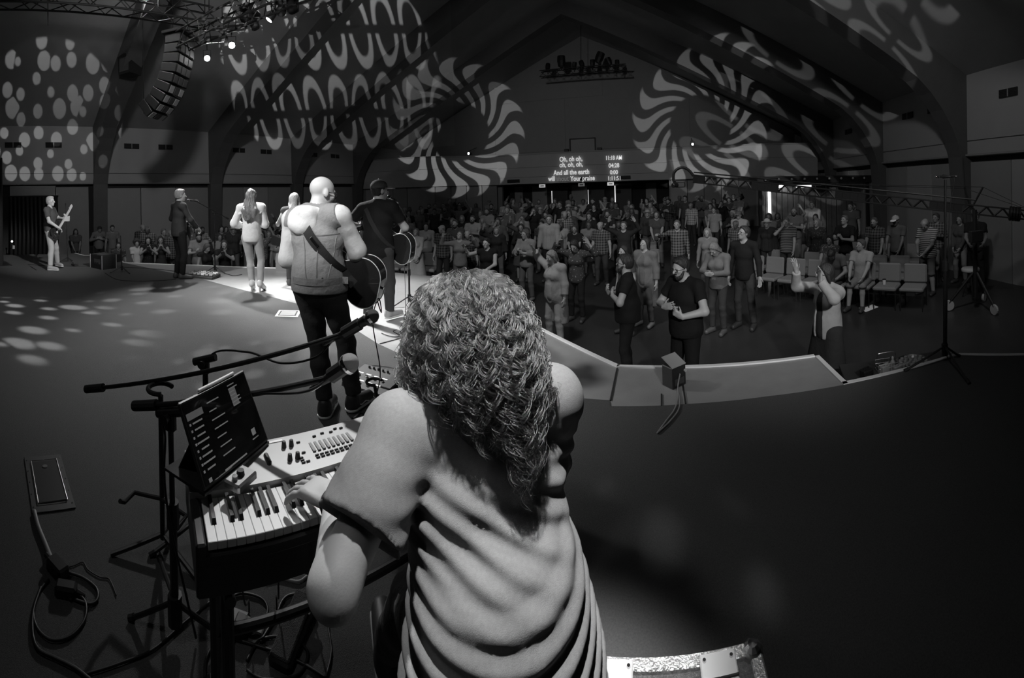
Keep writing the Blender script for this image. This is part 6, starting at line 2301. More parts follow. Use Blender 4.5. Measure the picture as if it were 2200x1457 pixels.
# line array
top = at_d(388, 82, 10.9)
la = thing('line_array', 'curved hanging line-array loudspeaker, its lower cabinets pale fronted', 'loudspeaker', top, 0)
fwd = Vector((0.80, 0.60, 0)).normalized()
rt = Vector((fwd.y, -fwd.x, 0))
pz, ang = Vector((0, 0, 0)), 0.02
m_front = mat('pale speaker grille', 0.30, 0.6)
for k in range(9):
    ang += 0.02 + 0.022 * k
    f = fwd * math.cos(ang) - Vector((0, 0, 1)) * math.sin(ang)
    u = rt.cross(f)
    if u.z < 0:
        u = -u
    M3 = Matrix(((rt.x, f.x, u.x), (rt.y, f.y, u.y), (rt.z, f.z, u.z)))
    hgt = 0.24
    c = pz - u * hgt / 2
    cb = MB().bevbox(c, (0.84, 0.44, hgt - 0.02), 0.012, M3).build('cabinet', m_black, la)
    for sx in (-1, 1):
        MB().bevbox(c + M3 @ Vector((sx * 0.25, 0.225, 0)), (0.20, 0.02, hgt - 0.05), 0.006, M3).build('grille', m_front if k >= 5 else m_dark, cb)
    MB().bevbox(c + M3 @ Vector((0, 0.225, 0)), (0.20, 0.03, hgt - 0.04), 0.004, M3).build('horn', m_dark, cb)
    pz = pz - u * hgt - f * 0.02
MB().bevbox((0, 0, 0.06), (0.95, 0.6, 0.08), 0.01, frame_m((0, 0, 0), rt, (0, 0, 1)).to_3x3()).build('fly_frame', m_metal, la)
for sx in (-1, 1):
    MB().tube([rt * 0.4 * sx + Vector((0, 0, 0.08)), rt * 0.4 * sx + Vector((0, 0, 0.9))], 0.012, 6).build('fly_cable', m_cable, la)
wire('pull-back wire from the truss to the tail of the line array', at_d(306, 30, 10.2), top + pz + Vector((0, 0, 0.0)) - fwd * 0.2, 0.01)
p = at_d(279, 140, 12.4)
o = thing('hanging_speaker', 'black hanging loudspeaker box with sloped corners below the long truss', 'loudspeaker', p, 0.5)
MB().prism([(-0.22, -0.30), (0.22, -0.30), (0.30, 0.05), (0.24, 0.24), (-0.02, 0.30), (-0.26, 0.24)], Matrix(((1, 0, 0, 0), (0, 0, 1, -0.25), (0, 1, 0, 0), (0, 0, 0, 1))), 0.5).build('cabinet', m_black, o)
MB().box((0, -0.255, -0.03), (0.36, 0.01, 0.4)).build('grille', m_dark, o)
MB().tube([(0, 0, 0.28), (0, 0, 1.3)], 0.012, 6).build('fly_cable', m_cable, o)

# short truss of lamps hung before the back wall
Q0, Q1 = on_y(1161, 160, 20.6), on_y(1345, 146, 20.6)
truss('short dark lamp truss hung high before the gable wall', Q0, Q1, 0.30, 12)
wire('single wire from which the short back truss hangs', on_y(1248, 146, 20.6), on_y(1248, 52, 20.6), 0.015)
for i, (x, y, s_) in enumerate([(1177, 142, 1.0), (1206, 130, 1.6), (1234, 138, 0.9), (1250, 136, 1.0), (1273, 134, 1.0), (1288, 122, 1.6), (1308, 130, 1.1), (1326, 134, 0.9)]):
    p = on_y(x, y + 4, 20.6)
    t = thing('back_lamp', 'dark lamp on the short back truss, %s from its left end' % ('first', 'tall second', 'third', 'fourth', 'fifth', 'tall sixth', 'square seventh', 'eighth')[i], 'lamp', p, 0.3 * i, 'lamps on the back truss')
    MB().lathe([(0.10 * s_, -0.16 * s_), (0.13 * s_, 0), (0.12 * s_, 0.16 * s_)], (0, 0, 0.05), Matrix.Rotation(0.4 * (i % 3 - 1), 3, 'X'), 10).build('head', m_black, t)
    MB().bevbox((0, 0, -0.14 * s_), (0.16, 0.16, 0.12), 0.02).build('base', m_black, t)
    MB().tube([(0, 0, -0.15), (0, 0, -0.15 - 0.16 * s_)], 0.025, 6).build('clamp', m_metal, t)

# ------------------------------------------------------------------ camera crane
JH = at_d(1490, 384, 10.6)
JT = at_d(2205, 462, 8.7)
PV = JH + (JT - JH) * 0.86
cr = thing('camera_crane', 'long black camera crane reaching over the audience from the right', 'crane', (PV.x, PV.y, ZH))
o0 = Vector(cr.location)
d = (JT - JH)
ax = d.normalized()
sd = ax.cross(Vector((0, 0, 1))).normalized()
up = sd.cross(ax)
n = 46
b = MB()
for z in (0.09, -0.09):
    MB().bevbox((JH + JT) / 2 - o0 + up * z, (d.length, 0.06, 0.03), 0.004, frame_m((0, 0, 0), ax, up).to_3x3()).build('arm_rail', m_black, cr)
for k in range(n):
    p, q = JH - o0 + d * (k / n), JH - o0 + d * ((k + 1) / n)
    if k % 12 in (0, 1, 10, 11):
        MB().bevbox((p + q) / 2, ((q - p).length, 0.05, 0.17), 0.003, frame_m((0, 0, 0), ax, up).to_3x3()).build('arm_plate', m_black, cr)
    else:
        s_ = 1 if k % 2 else -1
        MB().tube([p + up * 0.085 * s_, q - up * 0.085 * s_], 0.022, 5).build('arm_brace', m_black, cr)
MB().tube([JH - o0 + up * 0.16, PV - o0 + up * 0.20], 0.018, 6).build('tension_rod', m_black, cr)
for sx, L_ in ((-1, 0.46), (1, 0.52)):
    MB().tube([at_d(2086, 450, 9.2) - o0, at_d(2086 + sx * (26 if sx > 0 else 14), 450 - 48, 9.2) - o0], 0.022, 8).build('outrigger', m_black, cr)
for tip in (at_d(2112, 402, 9.2), at_d(2072, 405, 9.2)):
    MB().tube([tip - o0, JH - o0 + d * 0.30 + up * 0.10], 0.006, 5).build('stay_wire', m_cable, cr)
    MB().tube([tip - o0, at_d(2215, 452, 8.7) - o0], 0.006, 5).build('stay_wire', m_cable, cr)
# head: gooseneck and camera
g = [at_d(x, y, 10.6) - o0 for x, y in ((1490, 378), (1480, 366), (1468, 360), (1456, 363), (1448, 372), (1447, 386), (1450, 394))]
MB().tube(smooth_path(g, 4), 0.035, 8).build('gooseneck', m_black, cr)
hp = at_d(1461, 397, 10.6)
MB().bevbox(hp - o0 + Vector((0, 0, 0.0)), (0.24, 0.30, 0.14), 0.02).build('camera_body', m_plastic, cr)
MB().lathe([(0.055, 0), (0.06, 0.14), (0.05, 0.15)], hp - o0 + Vector((-0.08, -0.14, 0)), frame_m((0, 0, 0), (1, 0, 0), (-0.7, -0.6, -0.1)).to_3x3(), 12).build('lens', m_plastic, cr)
MB().bevbox(hp - o0 + Vector((0, 0, 0.11)), (0.30, 0.12, 0.05), 0.01).build('mount_plate', m_black, cr)
# pedestal, dolly, counterweights
ph = PV.z - ZH
MB().tube([(0, 0, 0.25), (0, 0, ph)], 0.05, 10).build('column', m_black, cr)
for k in range(3):
    a = k * 2 * PI / 3 + 0.5
    lg = MB().tube([(0.05 * math.cos(a), 0.05 * math.sin(a), 0.75), (0.55 * math.cos(a), 0.55 * math.sin(a), 0.16)], 0.03, 8).build('leg', m_black, cr)
    MB().lathe([(0.10, -0.025), (0.11, 0), (0.10, 0.025)], (0.55 * math.cos(a), 0.55 * math.sin(a), 0.11), frame_m((0, 0, 0), (0, 0, 1), (-math.sin(a), math.cos(a), 0)).to_3x3(), 16).build('wheel', m_panel, lg)
for k in range(4):
    MB().lathe([(0.15, -0.02), (0.15, 0.02)], JT - o0 - ax * (0.15 + 0.06 * k), frame_m((0, 0, 0), up, ax).to_3x3(), 18).build('counterweight', m_black, cr)
MB().bevbox(Vector((-0.2, -0.25, ph - 0.5)), (0.32, 0.10, 0.22), 0.01).build('control_box', m_plastic, cr)
o = thing('drum_stool', 'round-topped dark stool beside the camera crane', 'stool', on_z(2086, 640, ZH))
MB().lathe([(0.20, 0.60), (0.21, 0.62), (0.21, 0.66), (0.19, 0.68)], n=20).build('seat', m_panel, o, True)
for k in range(3):
    a = k * 2.1
    MB().tube([(0.03 * math.cos(a), 0.03 * math.sin(a), 0.58), (0.2 * math.cos(a), 0.2 * math.sin(a), 0.01)], 0.015, 6).build('leg', m_metal, o)
MB().tube([(0, 0, 0.62), (0, 0, 0.3)], 0.02, 8).build('column', m_metal, o)

# ------------------------------------------------------------------ booth by the right wall
bo = thing('booth', 'dark roofed booth with lit slit windows by the right wall', 'booth', (5.6, 15.6, floor_z(15)))
zb = floor_z(15)
MB().bevbox((-0.1, 0, 1.86 - zb), (4.9, 2.2, 0.10), 0.01).build('roof_slab', m_black, bo)
MB().bevbox((-0.1, -1.12, 1.74 - zb), (4.9, 0.06, 0.20), 0.01).build('roof_beam', m_black, bo)
for k in range(9):
    rf = MB().bevbox((-2.0 + 0.48 * k, -1.0, 1.80 - zb), (0.10, 0.5, 0.10), 0.008).build('rafter', m_black, bo)
    MB().ball((-2.0 + 0.48 * k, -1.25, 1.80 - zb), 0.045, 8, 6).build('bulb', m_panel, rf)
m_corr = mat('corrugated sheet', 0.16, 0.5, metal=0.3, noise=0.3, nscale=8)
for k in range(17):
    MB().bevbox((-1.9 + 0.225 * k, -0.2 + 0.02 * (k % 2), (1.55 - zb) / 2), (0.21, 0.05, 1.55 - zb), 0.02).build('wall_sheet', m_corr, bo)
for x in (-2.15, 2.1):
    MB().bevbox((x, -1.0, (1.72 - zb) / 2), (0.12, 0.12, 1.72 - zb), 0.01).build('post', m_black, bo)
m_win = mat('lit slit', 1, 0.5, emit=3.0)
for x, z, sx, sz, e in ((-1.62, 1.05, 0.10, 1.25, 0), (-1.35, 1.55, 0.62, 0.10, 0), (-0.25, 1.53, 0.62, 0.10, 1), (-1.95, 1.53, 0.2, 0.07, 1), (-2.2, 1.52, 0.12, 0.06, 1)):
    MB().box((x, -0.25, z - zb), (sx, 0.02, sz)).build('lit_window', m_win if not e else mat('dim lit slit', 1, 0.5, emit=1.0), bo)
spot('booth_light', (4.6, 14.95, 1.62), (4.6, 15.5, 0.0), 9, 70, 0.5, 0.1)

# ------------------------------------------------------------------ chairs
m_seat = mat('grey chair fabric', 0.21, 0.85, noise=0.12, nscale=60, bump=0.3, bscale=200)


def cushion(name, c, size, b_, M=None):
    return MB().bevbox(c, size, b_, M).mesh(name, m_seat, False)


ch_seat = cushion('seat', (0, 0.0, 0.43), (0.50, 0.50, 0.09), 0.03)
ch_back = cushion('backrest', (0, -0.25, 0.68), (0.50, 0.07, 0.40), 0.03, Matrix.Rotation(0.14, 3, 'X'))
ch_low = cushion('back_panel', (0, -0.235, 0.49), (0.46, 0.03, 0.10), 0.01)
ch_leg = MB().tube([(0, 0.22, 0.0), (0, 0.20, 0.39), (0, -0.22, 0.39), (0, -0.26, 0.0)], 0.012, 6).mesh('leg_frame', m_metal)
ch_bar = MB().tube([(-0.22, -0.22, 0.36), (0.22, -0.22, 0.36)], 0.011, 6).mesh('crossbar', m_metal)


def chair(label, x, y, rz_, group):
    t = thing('chair', label, 'chair', (x, y, floor_z(y)), rz_, group)
    link('seat', ch_seat, t)
    link('backrest', ch_back, t)
    link('back_panel', ch_low, t)
    link('leg_frame', ch_leg, t, (-0.23, 0, 0))
    link('leg_frame', ch_leg, t, (0.23, 0, 0))
    link('crossbar', ch_bar, t)
    return t


def facing(x, y, tx=-3.6, ty=2.5):
    return math.atan2(-(tx - x), ty - y)


ordn = ('first', 'second', 'third', 'fourth', 'fifth', 'sixth', 'seventh', 'eighth', 'ninth', 'tenth')
A0, A1 = Vector((4.85, 7.25, 0)), Vector((2.15, 10.0, 0))
du = (A1 - A0).normalized()
dn = Vector((-du.y, du.x, 0))
if dn.y < 0:
    dn = -dn
rzr = math.atan2(dn.x, -dn.y)
CHAIRS_R = []
for row in range(4):
    for k in range(8):
        p = A0 + du * (k * 0.565) + dn * (row * 0.95)
        if p.x > XR - 0.6:
            continue
        CHAIRS_R.append((row, k, p))
        chair('grey padded chair in the right block, %s row, %s from its outer end' % (ordn[row], ordn[k]), p.x, p.y, rzr, 'chairs of the right block')
for row, (y, x0, nn) in enumerate([(11.4, -3.2, 6), (12.5, -3.3, 6)]):
    for k in range(nn):
        chair('grey padded chair in the middle block, %s row, %s from its left end' % (ordn[row], ordn[k]), x0 + 0.57 * k, y, PI, 'chairs of the middle block')
for k in range(6):
    p = Vector((-7.6, 10.3, 0)) + Vector((0.55, 0.10, 0)) * k
    chair('grey padded chair behind the cap guitarist, %s from the left' % ordn[k], p.x, p.y, PI + 0.18, 'chairs of the left block')

# ------------------------------------------------------------------ people near the stage
def place(x, y, H, zf=ZH):
    """where a person of height H stands whose head top is at the pixel"""
    d = ray(x, y)
    s_ = d.z / math.hypot(d.x, d.y)
    z = zf
    for _ in range(6):
        p = at_d(x, y, (z + H - CAM.z) / s_)
        z = max(zf, floor_z(p.y)) if zf > ZH - 0.01 else zf
    return Vector((p.x, p.y, z))


UPR, UPL = {'to': (0.20, 0.10, 1.02), 'pole': (1, -0.2, -0.4), 'pn': (0, 1, 0), 'curl': 0.15, 'spread': 0.10}, {'to': (-0.20, 0.10, 1.02), 'pole': (-1, -0.2, -0.4), 'pn': (0, 1, 0), 'curl': 0.15, 'spread': 0.10}
CLR, CLL = {'to': (0.03, 0.17, 0.69), 'pole': (1, -0.3, -0.8), 'pn': (-1, 0, 0), 'fd': (-0.3, 0.5, 0.8)}, {'to': (-0.03, 0.17, 0.69), 'pole': (-1, -0.3, -0.8), 'pn': (1, 0, 0), 'fd': (0.3, 0.5, 0.8)}
CHR, CHL = {'to': (0.06, 0.115, 0.715), 'pole': (1, -0.1, -0.7), 'pn': (0, -1, 0), 'fd': (-0.9, 0.1, 0.35), 'curl': 0.2}, {'to': (-0.06, 0.115, 0.70), 'pole': (-1, -0.1, -0.7), 'pn': (0, -1, 0), 'fd': (0.9, 0.1, 0.35), 'curl': 0.4}
FRR, FRL = {'to': (0.05, 0.14, 0.50), 'pole': (1, -0.4, -0.2)}, {'to': (-0.05, 0.14, 0.50), 'pole': (-1, -0.4, -0.2)}
PHR, PHL = {'to': (0.04, 0.20, 0.80), 'pole': (1, -0.2, -1), 'pn': (-1, 0, 0), 'fd': (-0.2, 0.3, 0.9)}, {'to': (-0.04, 0.20, 0.80), 'pole': (-1, -0.2, -1), 'pn': (1, 0, 0), 'fd': (0.2, 0.3, 0.9)}
MOR = {'to': (0.03, 0.11, 0.87), 'pole': (1, 0.0, -1), 'pn': (0, -1, 0), 'fd': (-0.4, 0.1, 0.9), 'curl': 0.4}
RS = 0.0125
# x, y of the head top, height, girth, turn (deg) relative to facing the stage, body, clothes, label
FRONT = [
    (1190, 537, 1.60, 1.16, -8, dict(head=(14, -12, 0), R={'to': (0.235, 0.08, 1.00), 'pole': (1, -0.3, 0.2), 'pn': (0, 1, 0), 'curl': 0.2}, L=None), dict(skin=0.42, hair=('curly', 0.28, 0.14), top=('cardigan', 0.34), bottom=('pants', 0.40), shoes=0.35, bust=1.0), 'blonde woman in long pale cardigan with one arm raised'),
    (1130, 493, 1.70, 1.02, -12, dict(head=(0, -14, 0), R=CLR, L=CLL), dict(hair=('bob', 0.10), top=('blouse', 0.24), bottom=('pants', 0.13), shoes=0.2, bust=1.0), 'short-haired woman in loose grey blouse clapping'),
    (1237, 513, 1.64, 0.98, 5, dict(head=(26, 0, 0), R={'to': (0.19, 0.08, 0.99), 'pole': (1, -0.1, -0.7), 'pn': (0, 1, 0), 'curl': 0.1, 'spread': 0.15}, L={'to': (-0.20, 0.08, 0.96), 'pole': (-1, -0.1, -0.7), 'pn': (0, 1, 0), 'curl': 0.1, 'spread': 0.15}), dict(hair=('bob', 0.03), top=('blouse', 0.16), bottom=('pants', 0.015), shoes=0.05, bust=1.0, tmat=m_floral), 'person in flowered blouse with both arms lifted and head bowed'),
    (1345, 548, 1.72, 1.18, -42, dict(head=(-8, -6, 0), R={'to': (0.02, 0.15, 0.70), 'pole': (1, -0.6, -0.6), 'pn': (0, -1, 0), 'fd': (-0.6, 0.2, 0.8)}, L=CHL), dict(skin=0.40, hair=('short', 0.03), top=('tee', 0.012), bottom=('pants', 0.012), shoes=0.05, spec=True, beard_col=0.03), 'bearded man in black t-shirt seen side-on with hand to chest'),
    (1470, 550, 1.80, 1.24, 12, dict(head=(10, -8, 0), R={'to': (0.07, 0.13, 0.68), 'pole': (1, -0.3, -0.6), 'pn': (0, -1, 0), 'fd': (-0.95, 0.1, 0.25), 'curl': 0.1, 'spread': 0.1}, L={'to': (-0.10, 0.15, 0.65), 'pole': (-1, -0.3, -0.6), 'pn': (0, -1, 0), 'fd': (0.6, 0.4, 0.5), 'curl': 1.1}), dict(skin=0.42, hair=('short', 0.03), top=('tee', 0.010), bottom=('pants', 0.010), shoes=0.04, spec=True, beard_col=0.03), 'broad bearded man in black t-shirt and glasses with palm on chest'),
    (1776, 568, 1.66, 1.06, -2, dict(head=(-4, -22, 0), R={'to': (0.20, 0.12, 0.94), 'pole': (1, -0.1, -1.2), 'fd': (0.2, 0.1, 1), 'pn': (-0.3, 1, 0), 'curl': 0.2, 'spread': 0.12}, L={'to': (-0.125, 0.17, 0.93), 'pole': (-1, -0.1, -1.0), 'fd': (-0.1, 0.1, 1), 'pn': (0.2, 1, 0), 'curl': 0.1, 'spread': 0.2}), dict(skin=0.42, hair=('bob', 0.03), top=('jacket', 0.38), bottom=('dress', 0.035), shoes=0.04, spec=True), 'woman in pale jacket and dark dress holding both palms up'),
    (1598, 487, 1.86, 1.0, 10, dict(head=(-14, -30, 0), L={'to': (-0.20, 0.10, 0.50), 'pole': (-1, -0.5, 0), 'pn': (0.2, 1, 0), 'curl': 0.3}, R={'to': (0.16, 0.03, 0.50)}), dict(hair=('short', 0.04), top=('long', 0.014), bottom=('pants', 0.05), shoes=0.04, spec=True), 'tall man in black with head thrown back and open hand low'),
    (1541, 515, 1.66, 1.06, 4, dict(head=(38, -6, 0), R={'to': (0.03, 0.16, 0.66), 'pole': (1, -0.4, -0.4)}, L={'to': (-0.03, 0.16, 0.66), 'pole': (-1, -0.4, -0.4)}), dict(hair=('long', 0.20, 0.24), top=('long', 0.16), bottom=('pants', 0.05), shoes=0.1, bust=1.0), 'woman with streaked hair looking down at her hands'),
    (1385, 512, 1.66, 1.12, 0, dict(head=(-14, -14, 0)), dict(hair=('long', 0.03, 0.26), top=('cardigan', 0.15), bottom=('pants', 0.13), shoes=0.3, bust=1.0), 'dark-haired woman in textured cardigan looking up'),
    (1343, 527, 1.60, 1.0, -20, dict(head=(0, 0, 0)), dict(hair=('long', 0.02, 0.26), top=('tee', 0.06), bottom=('pants', 0.04), bust=1.0), 'young woman with black hair peering from behind the bearded man'),
    (1455, 472, 1.77, 1.06, 14, dict(head=(0, -4, 0), R={'to': (0.27, 0.10, 0.80), 'pole': (1, -0.3, -0.3), 'pn': (0, 0, -1)}), dict(hair=('buzz', 0.12), top=('long', 0.085), bottom=('pants', 0.03), tmat=m_plaid), 'man in checked shirt reaching an arm sideways'),
    (1520, 490, 1.62, 0.95, 10, dict(), dict(hair=('long', 0.25, 0.2), top=('long', 0.20), bottom=('pants', 0.1), bust=1.0), 'fair-haired woman standing behind the one looking down'),
    (1648, 470, 1.66, 1.10, 4, dict(head=(0, 0, 0)), dict(hair=('bob', 0.3), top=('jacket', 0.03), bottom=('pants', 0.03), hat=('brim', 0.55), bust=1.0), 'woman in white brimmed hat and black jacket'),
    (1992, 466, 1.80, 1.22, -6, dict(head=(38, 0, 0), R={'to': (0.05, 0.17, 0.56), 'pole': (1, -0.3, -0.2)}, L={'to': (-0.05, 0.17, 0.56), 'pole': (-1, -0.3, -0.2)}), dict(skin=0.3, hair=('sides', 0.2), top=('polo', 0.22), bottom=('shorts', 0.10), tmat=m_stripe), 'balding man in striped polo and shorts looking down'),
    (1926, 463, 1.78, 1.0, -4, dict(head=(10, 0, 0), R={'to': (0.10, 0.16, 0.50), 'pole': (1, -0.4, 0)}, L={'to': (-0.10, 0.16, 0.50), 'pole': (-1, -0.4, 0)}), dict(skin=0.16, hair=('buzz', 0.03), top=('polo', 0.10), bottom=('pants', 0.03), hat=('cap', 0.42)), 'man in white cap leaning on a chair back'),
    (1880, 466, 1.76, 1.08, -4, dict(head=(6, 0, 0), R={'to': (0.13, 0.12, 0.47)}, L={'to': (-0.13, 0.12, 0.47)}), dict(skin=0.3, hair=('buzz', 0.08), top=('polo', 0.05), bottom=('pants', 0.03), tmat=m_plaid, beard_col=0.05), 'bearded man in dark checked shirt behind the empty chairs'),
    (1815, 463, 1.80, 1.06, -2, dict(head=(-10, -14, 0), R=CLR, L=CLL), dict(skin=0.36, hair=('short', 0.12), top=('polo', 0.015), bottom=('pants', 0.02)), 'man in black polo clasping his hands and looking up'),
    (1755, 470, 1.68, 1.06, 0, dict(head=(-6, 0, 0)), dict(hair=('long', 0.25, 0.26), top=('blouse', 0.10), bottom=('long', 0.10), tmat=m_floral, bmat=m_floral, bust=1.0), 'long-haired woman in flowered dress behind the chairs'),
    (1690, 467, 1.76, 1.08, 4, dict(head=(4, 0, 0), R=MOR, L={'to': (-0.14, 0.14, 0.46)}), dict(skin=0.32, hair=('buzz', 0.1), top=('polo', 0.11), bottom=('pants', 0.03), tmat=m_stripe), 'man in striped shirt covering his mouth with one hand'),
    (2086, 460, 1.75, 1.0, -8, dict(R=FRR, L=FRL), dict(skin=0.3, hair=('long', 0.06, 0.2), top=('long', 0.09), bottom=('pants', 0.22), bust=1.0), 'woman in grey sweater and pale trousers by the camera crane'),
    (2012, 458, 1.78, 1.06, 10, dict(head=(0, -20, 0), R=CLR, L=CLL), dict(skin=0.3, hair=('short', 0.08), top=('long', 0.10), bottom=('pants', 0.03), tmat=m_plaid), 'man in checked shirt beyond the striped polo'),
    (2156, 450, 1.86, 1.1, 20, dict(head=(4, 10, 0), R={'to': (0.08, 0.20, 0.60)}, L={'to': (-0.1, 0.2, 0.6)}), dict(skin=0.22, hair=('short', 0.03), top=('tee', 0.02), bottom=('pants', 0.02)), 'crane operator in black at the right edge'),
    (162, 492, 1.62, 0.92, 4, dict(R=FRR, L=FRL), dict(skin=0.3, hair=('long', 0.05, 0.3), top=('tee', 0.11), bottom=('pants', 0.06), bust=1.0), 'girl with long hair and folded hands at the far left'),
    (212, 484, 1.72, 1.0, 0, dict(head=(34, 10, 0), R=CHR, L=CHL), dict(hair=('short', 0.04), top=('long', 0.20), bottom=('pants', 0.03)), 'young man in pale sweater bowing his head'),
    (241, 484, 1.72, 0.92, 0, dict(), dict(hair=('short', 0.05), top=('tee', 0.22), bottom=('pants', 0.18)), 'boy in pale t-shirt and jeans standing straight'),
    (294, 516, 1.46, 0.95, -4, dict(R=FRR, L=FRL), dict(hair=('afro', 0.06), top=('tee', 0.62), bottom=('pants', 0.1)), 'child with big curly hair in white t-shirt'),
    (254, 521, 1.48, 0.92, -4, dict(), dict(hair=('curly', 0.05, 0.1), top=('tee', 0.22), bottom=('pants', 0.1), tmat=m_floral), 'child in patterned t-shirt by the stage box'),
    (318, 509, 1.60, 0.95, -6, dict(R=PHR, L=PHL), dict(hair=('long', 0.03, 0.28), top=('tank', 0.05), bottom=('pants', 0.04), bust=1.0, tmat=m_floral), 'girl in sequinned top filming with a phone'),
    (345, 508, 1.60, 0.95, -6, dict(R=PHR, L=PHL), dict(hair=('long', 0.06, 0.28), top=('tank', 0.04), bottom=('pants', 0.04), bust=1.0), 'girl in dark top with hands raised beside the filming girl'),
    (427, 496, 1.78, 1.15, -10, dict(head=(24, 8, 0), R=CLR, L=None), dict(hair=('short', 0.03), top=('tee', 0.24), bottom=('pants', 0.05), beard_col=0.03), 'bearded man in pale v-neck t-shirt looking down'),
    (446, 520, 1.56, 0.95, 20, dict(head=(30, 14, 0), side=8), dict(hair=('bob', 0.12), top=('tank', 0.02), bottom=('pants', 0.02), bust=1.0), 'woman in black sleeveless top bending beside the bearded man'),
    (482, 516, 1.64, 1.0, -8, dict(R=PHR, L=PHL), dict(hair=('long', 0.06, 0.26), top=('tee', 0.02), bottom=('pants', 0.03), bust=1.0), 'dark-haired woman photographing the stage'),
    (578, 496, 1.60, 1.0, -4, dict(R=PHR, L=PHL), dict(hair=('long', 0.2, 0.2), top=('long', 0.32), bottom=('long', 0.32), bust=1.0), 'woman in long pale dress between the two women singers'),
    (598, 505, 1.55, 0.9, -4, dict(), dict(hair=('bob', 0.3), top=('tee', 0.36), bottom=('pants', 0.03), bust=1.0), 'small woman in white t-shirt left of the bald guitarist'),
    (893, 491, 1.66, 1.04, 0, dict(head=(-18, -8, 0), R=FRR, L=FRL), dict(hair=('bob', 0.12), top=('long', 0.36), bottom=('long', 0.26), bust=1.0), 'woman in long pale dress with face lifted'),
    (915, 478, 1.70, 1.04, 8, dict(R=CHR), dict(hair=('bob', 0.03), top=('blouse', 0.40), bottom=('pants', 0.10), bust=1.0), 'woman in white blouse behind the long pale dress'),
    (987, 497, 1.66, 1.0, 6, dict(head=(-24, -14, 0), R={'to': (0.23, 0.10, 0.95), 'pole': (1, -0.1, -0.8), 'pn': (0, 1, 0)}, L={'to': (-0.22, 0.12, 0.90), 'pole': (-1, -0.1, -0.6), 'pn': (0, 1, 0)}), dict(hair=('long', 0.06, 0.2), top=('long', 0.20), bottom=('pants', 0.1), bust=1.0), 'woman with name tag, eyes closed and arms spread wide'),
    (1046, 512, 1.62, 1.14, 6, dict(head=(-2, -14, 0), R={'to': (0.30, 0.06, 0.88), 'pole': (1, -0.2, -0.3), 'pn': (0, 1, 0)}, L={'to': (-0.02, 0.16, 0.60), 'pole': (-1, -0.4, -0.2)}), dict(skin=0.46, hair=('short', 0.03), top=('tank', 0.012), bottom=('pants', 0.03), bust=1.0), 'woman in black tank top and necklace stretching an arm out'),
]
kr = random.Random(21)
def on_stage(p):
    from mathutils.geometry import intersect_point_line
    ins, n_ = False, len(STAGE)
    near = 9.0
    for i in range(n_):
        a, c = STAGE[i], STAGE[i - 1]
        if (a[1] > p.y) != (c[1] > p.y) and p.x < (c[0] - a[0]) * (p.y - a[1]) / (c[1] - a[1]) + a[0]:
            ins = not ins
        q = intersect_point_line(p.to_2d().to_3d(), Vector((a[0], a[1], 0)), Vector((c[0], c[1], 0)))
        t_ = min(1, max(0, q[1]))
        near = min(near, (Vector((a[0], a[1])).lerp(Vector((c[0], c[1])), t_) - p.to_2d()).length)
    return ins or near < 0.30


STAGE = [(-13.2, 2.43)] + back + EDGE[:-1]
for x, y, H, w, turn, bk_, ck, lb in FRONT:
    p = place(x, y, H)
    while on_stage(p) and H > 1.3:
        H -= 0.01
        p = place(x, y, H)
    p.x = min(p.x, XR - 0.75)
    t = thing('person', lb, 'person', p, facing(p.x, p.y) + math.radians(turn))
    bkw = dict(bk_)
    B = Body(H, w, feet={'R': (0.07 + 0.02 * kr.random(), 0.03 * kr.random(), 0, -10), 'L': (-0.07 - 0.02 * kr.random(), 0.03 * kr.random(), 0, 10)}, **bkw)
    ck = dict(ck)
    ck.setdefault('skin', 0.36)
    dress_person(t, B, RS if x > 1100 else 0.014, detail=False, seed=int(x), **ck)
    if 'filming with' in lb or 'photographing' in lb:
        q = Vector(B.wri['R'] + V3(-0.04, 0.06, 0.10) * (H / 1.7))
        w_ = Matrix.Rotation(t.rotation_euler.z, 3, 'Z') @ q + Vector(t.location)
        ph = thing('phone', 'phone held up by the %s' % ('filming girl' if 'filming with' in lb else 'woman photographing the stage'), 'phone', w_, t.rotation_euler.z)
        MB().bevbox((0, 0, 0), (0.075, 0.010, 0.15), 0.004).build('shell', m_plastic, ph)
        MB().box((0, -0.006, 0), (0.068, 0.001, 0.14)).build('screen', mat('phone screen', 0.3, 0.3, emit=0.25), ph)
# seated people
for x, y, H, ck, lb, hd in [(1830, 528, 1.78, dict(skin=0.36, hair=('short', 0.10), top=('tee', 0.34), bottom=('shorts', 0.20)), 'man in pale t-shirt sitting in the front row of the right block', (-6, -30, 0)),
                            (1760, 513, 1.66, dict(skin=0.3, hair=('bob', 0.03), top=('tee', 0.22), bottom=('pants', 0.05), bust=1.0, tmat=m_floral), 'woman in flowered t-shirt sitting in the second row', (0, 0, 0)),
                            (1784, 520, 1.70, dict(skin=0.25, hair=('short', 0.02), top=('tee', 0.10), bottom=('pants', 0.05)), 'man bending forward on a seat beside the flowered t-shirt', (50, 0, 0))]:
    pz_ = place(x, y, 0.47 + 0.495 * H)
    best = min(CHAIRS_R, key=lambda c: (c[2].xy - pz_.xy).length)[2]
    t = thing('person', lb, 'person', (best.x, best.y, ZH), rzr)
    B = Body(H, 1.1, lean=2 if hd[0] < 40 else 26, head=hd, pelvis=(0, -0.08, 0.565), feet={'R': (0.08, 0.24, 0, -6), 'L': (-0.08, 0.22, 0, 6)}, R={'to': (0.08, 0.20, 0.36), 'pole': (1, -0.5, -0.3)}, L={'to': (-0.08, 0.20, 0.36), 'pole': (-1, -0.5, -0.3)})
    dress_person(t, B, 0.013, detail=False, seed=int(x), **ck)
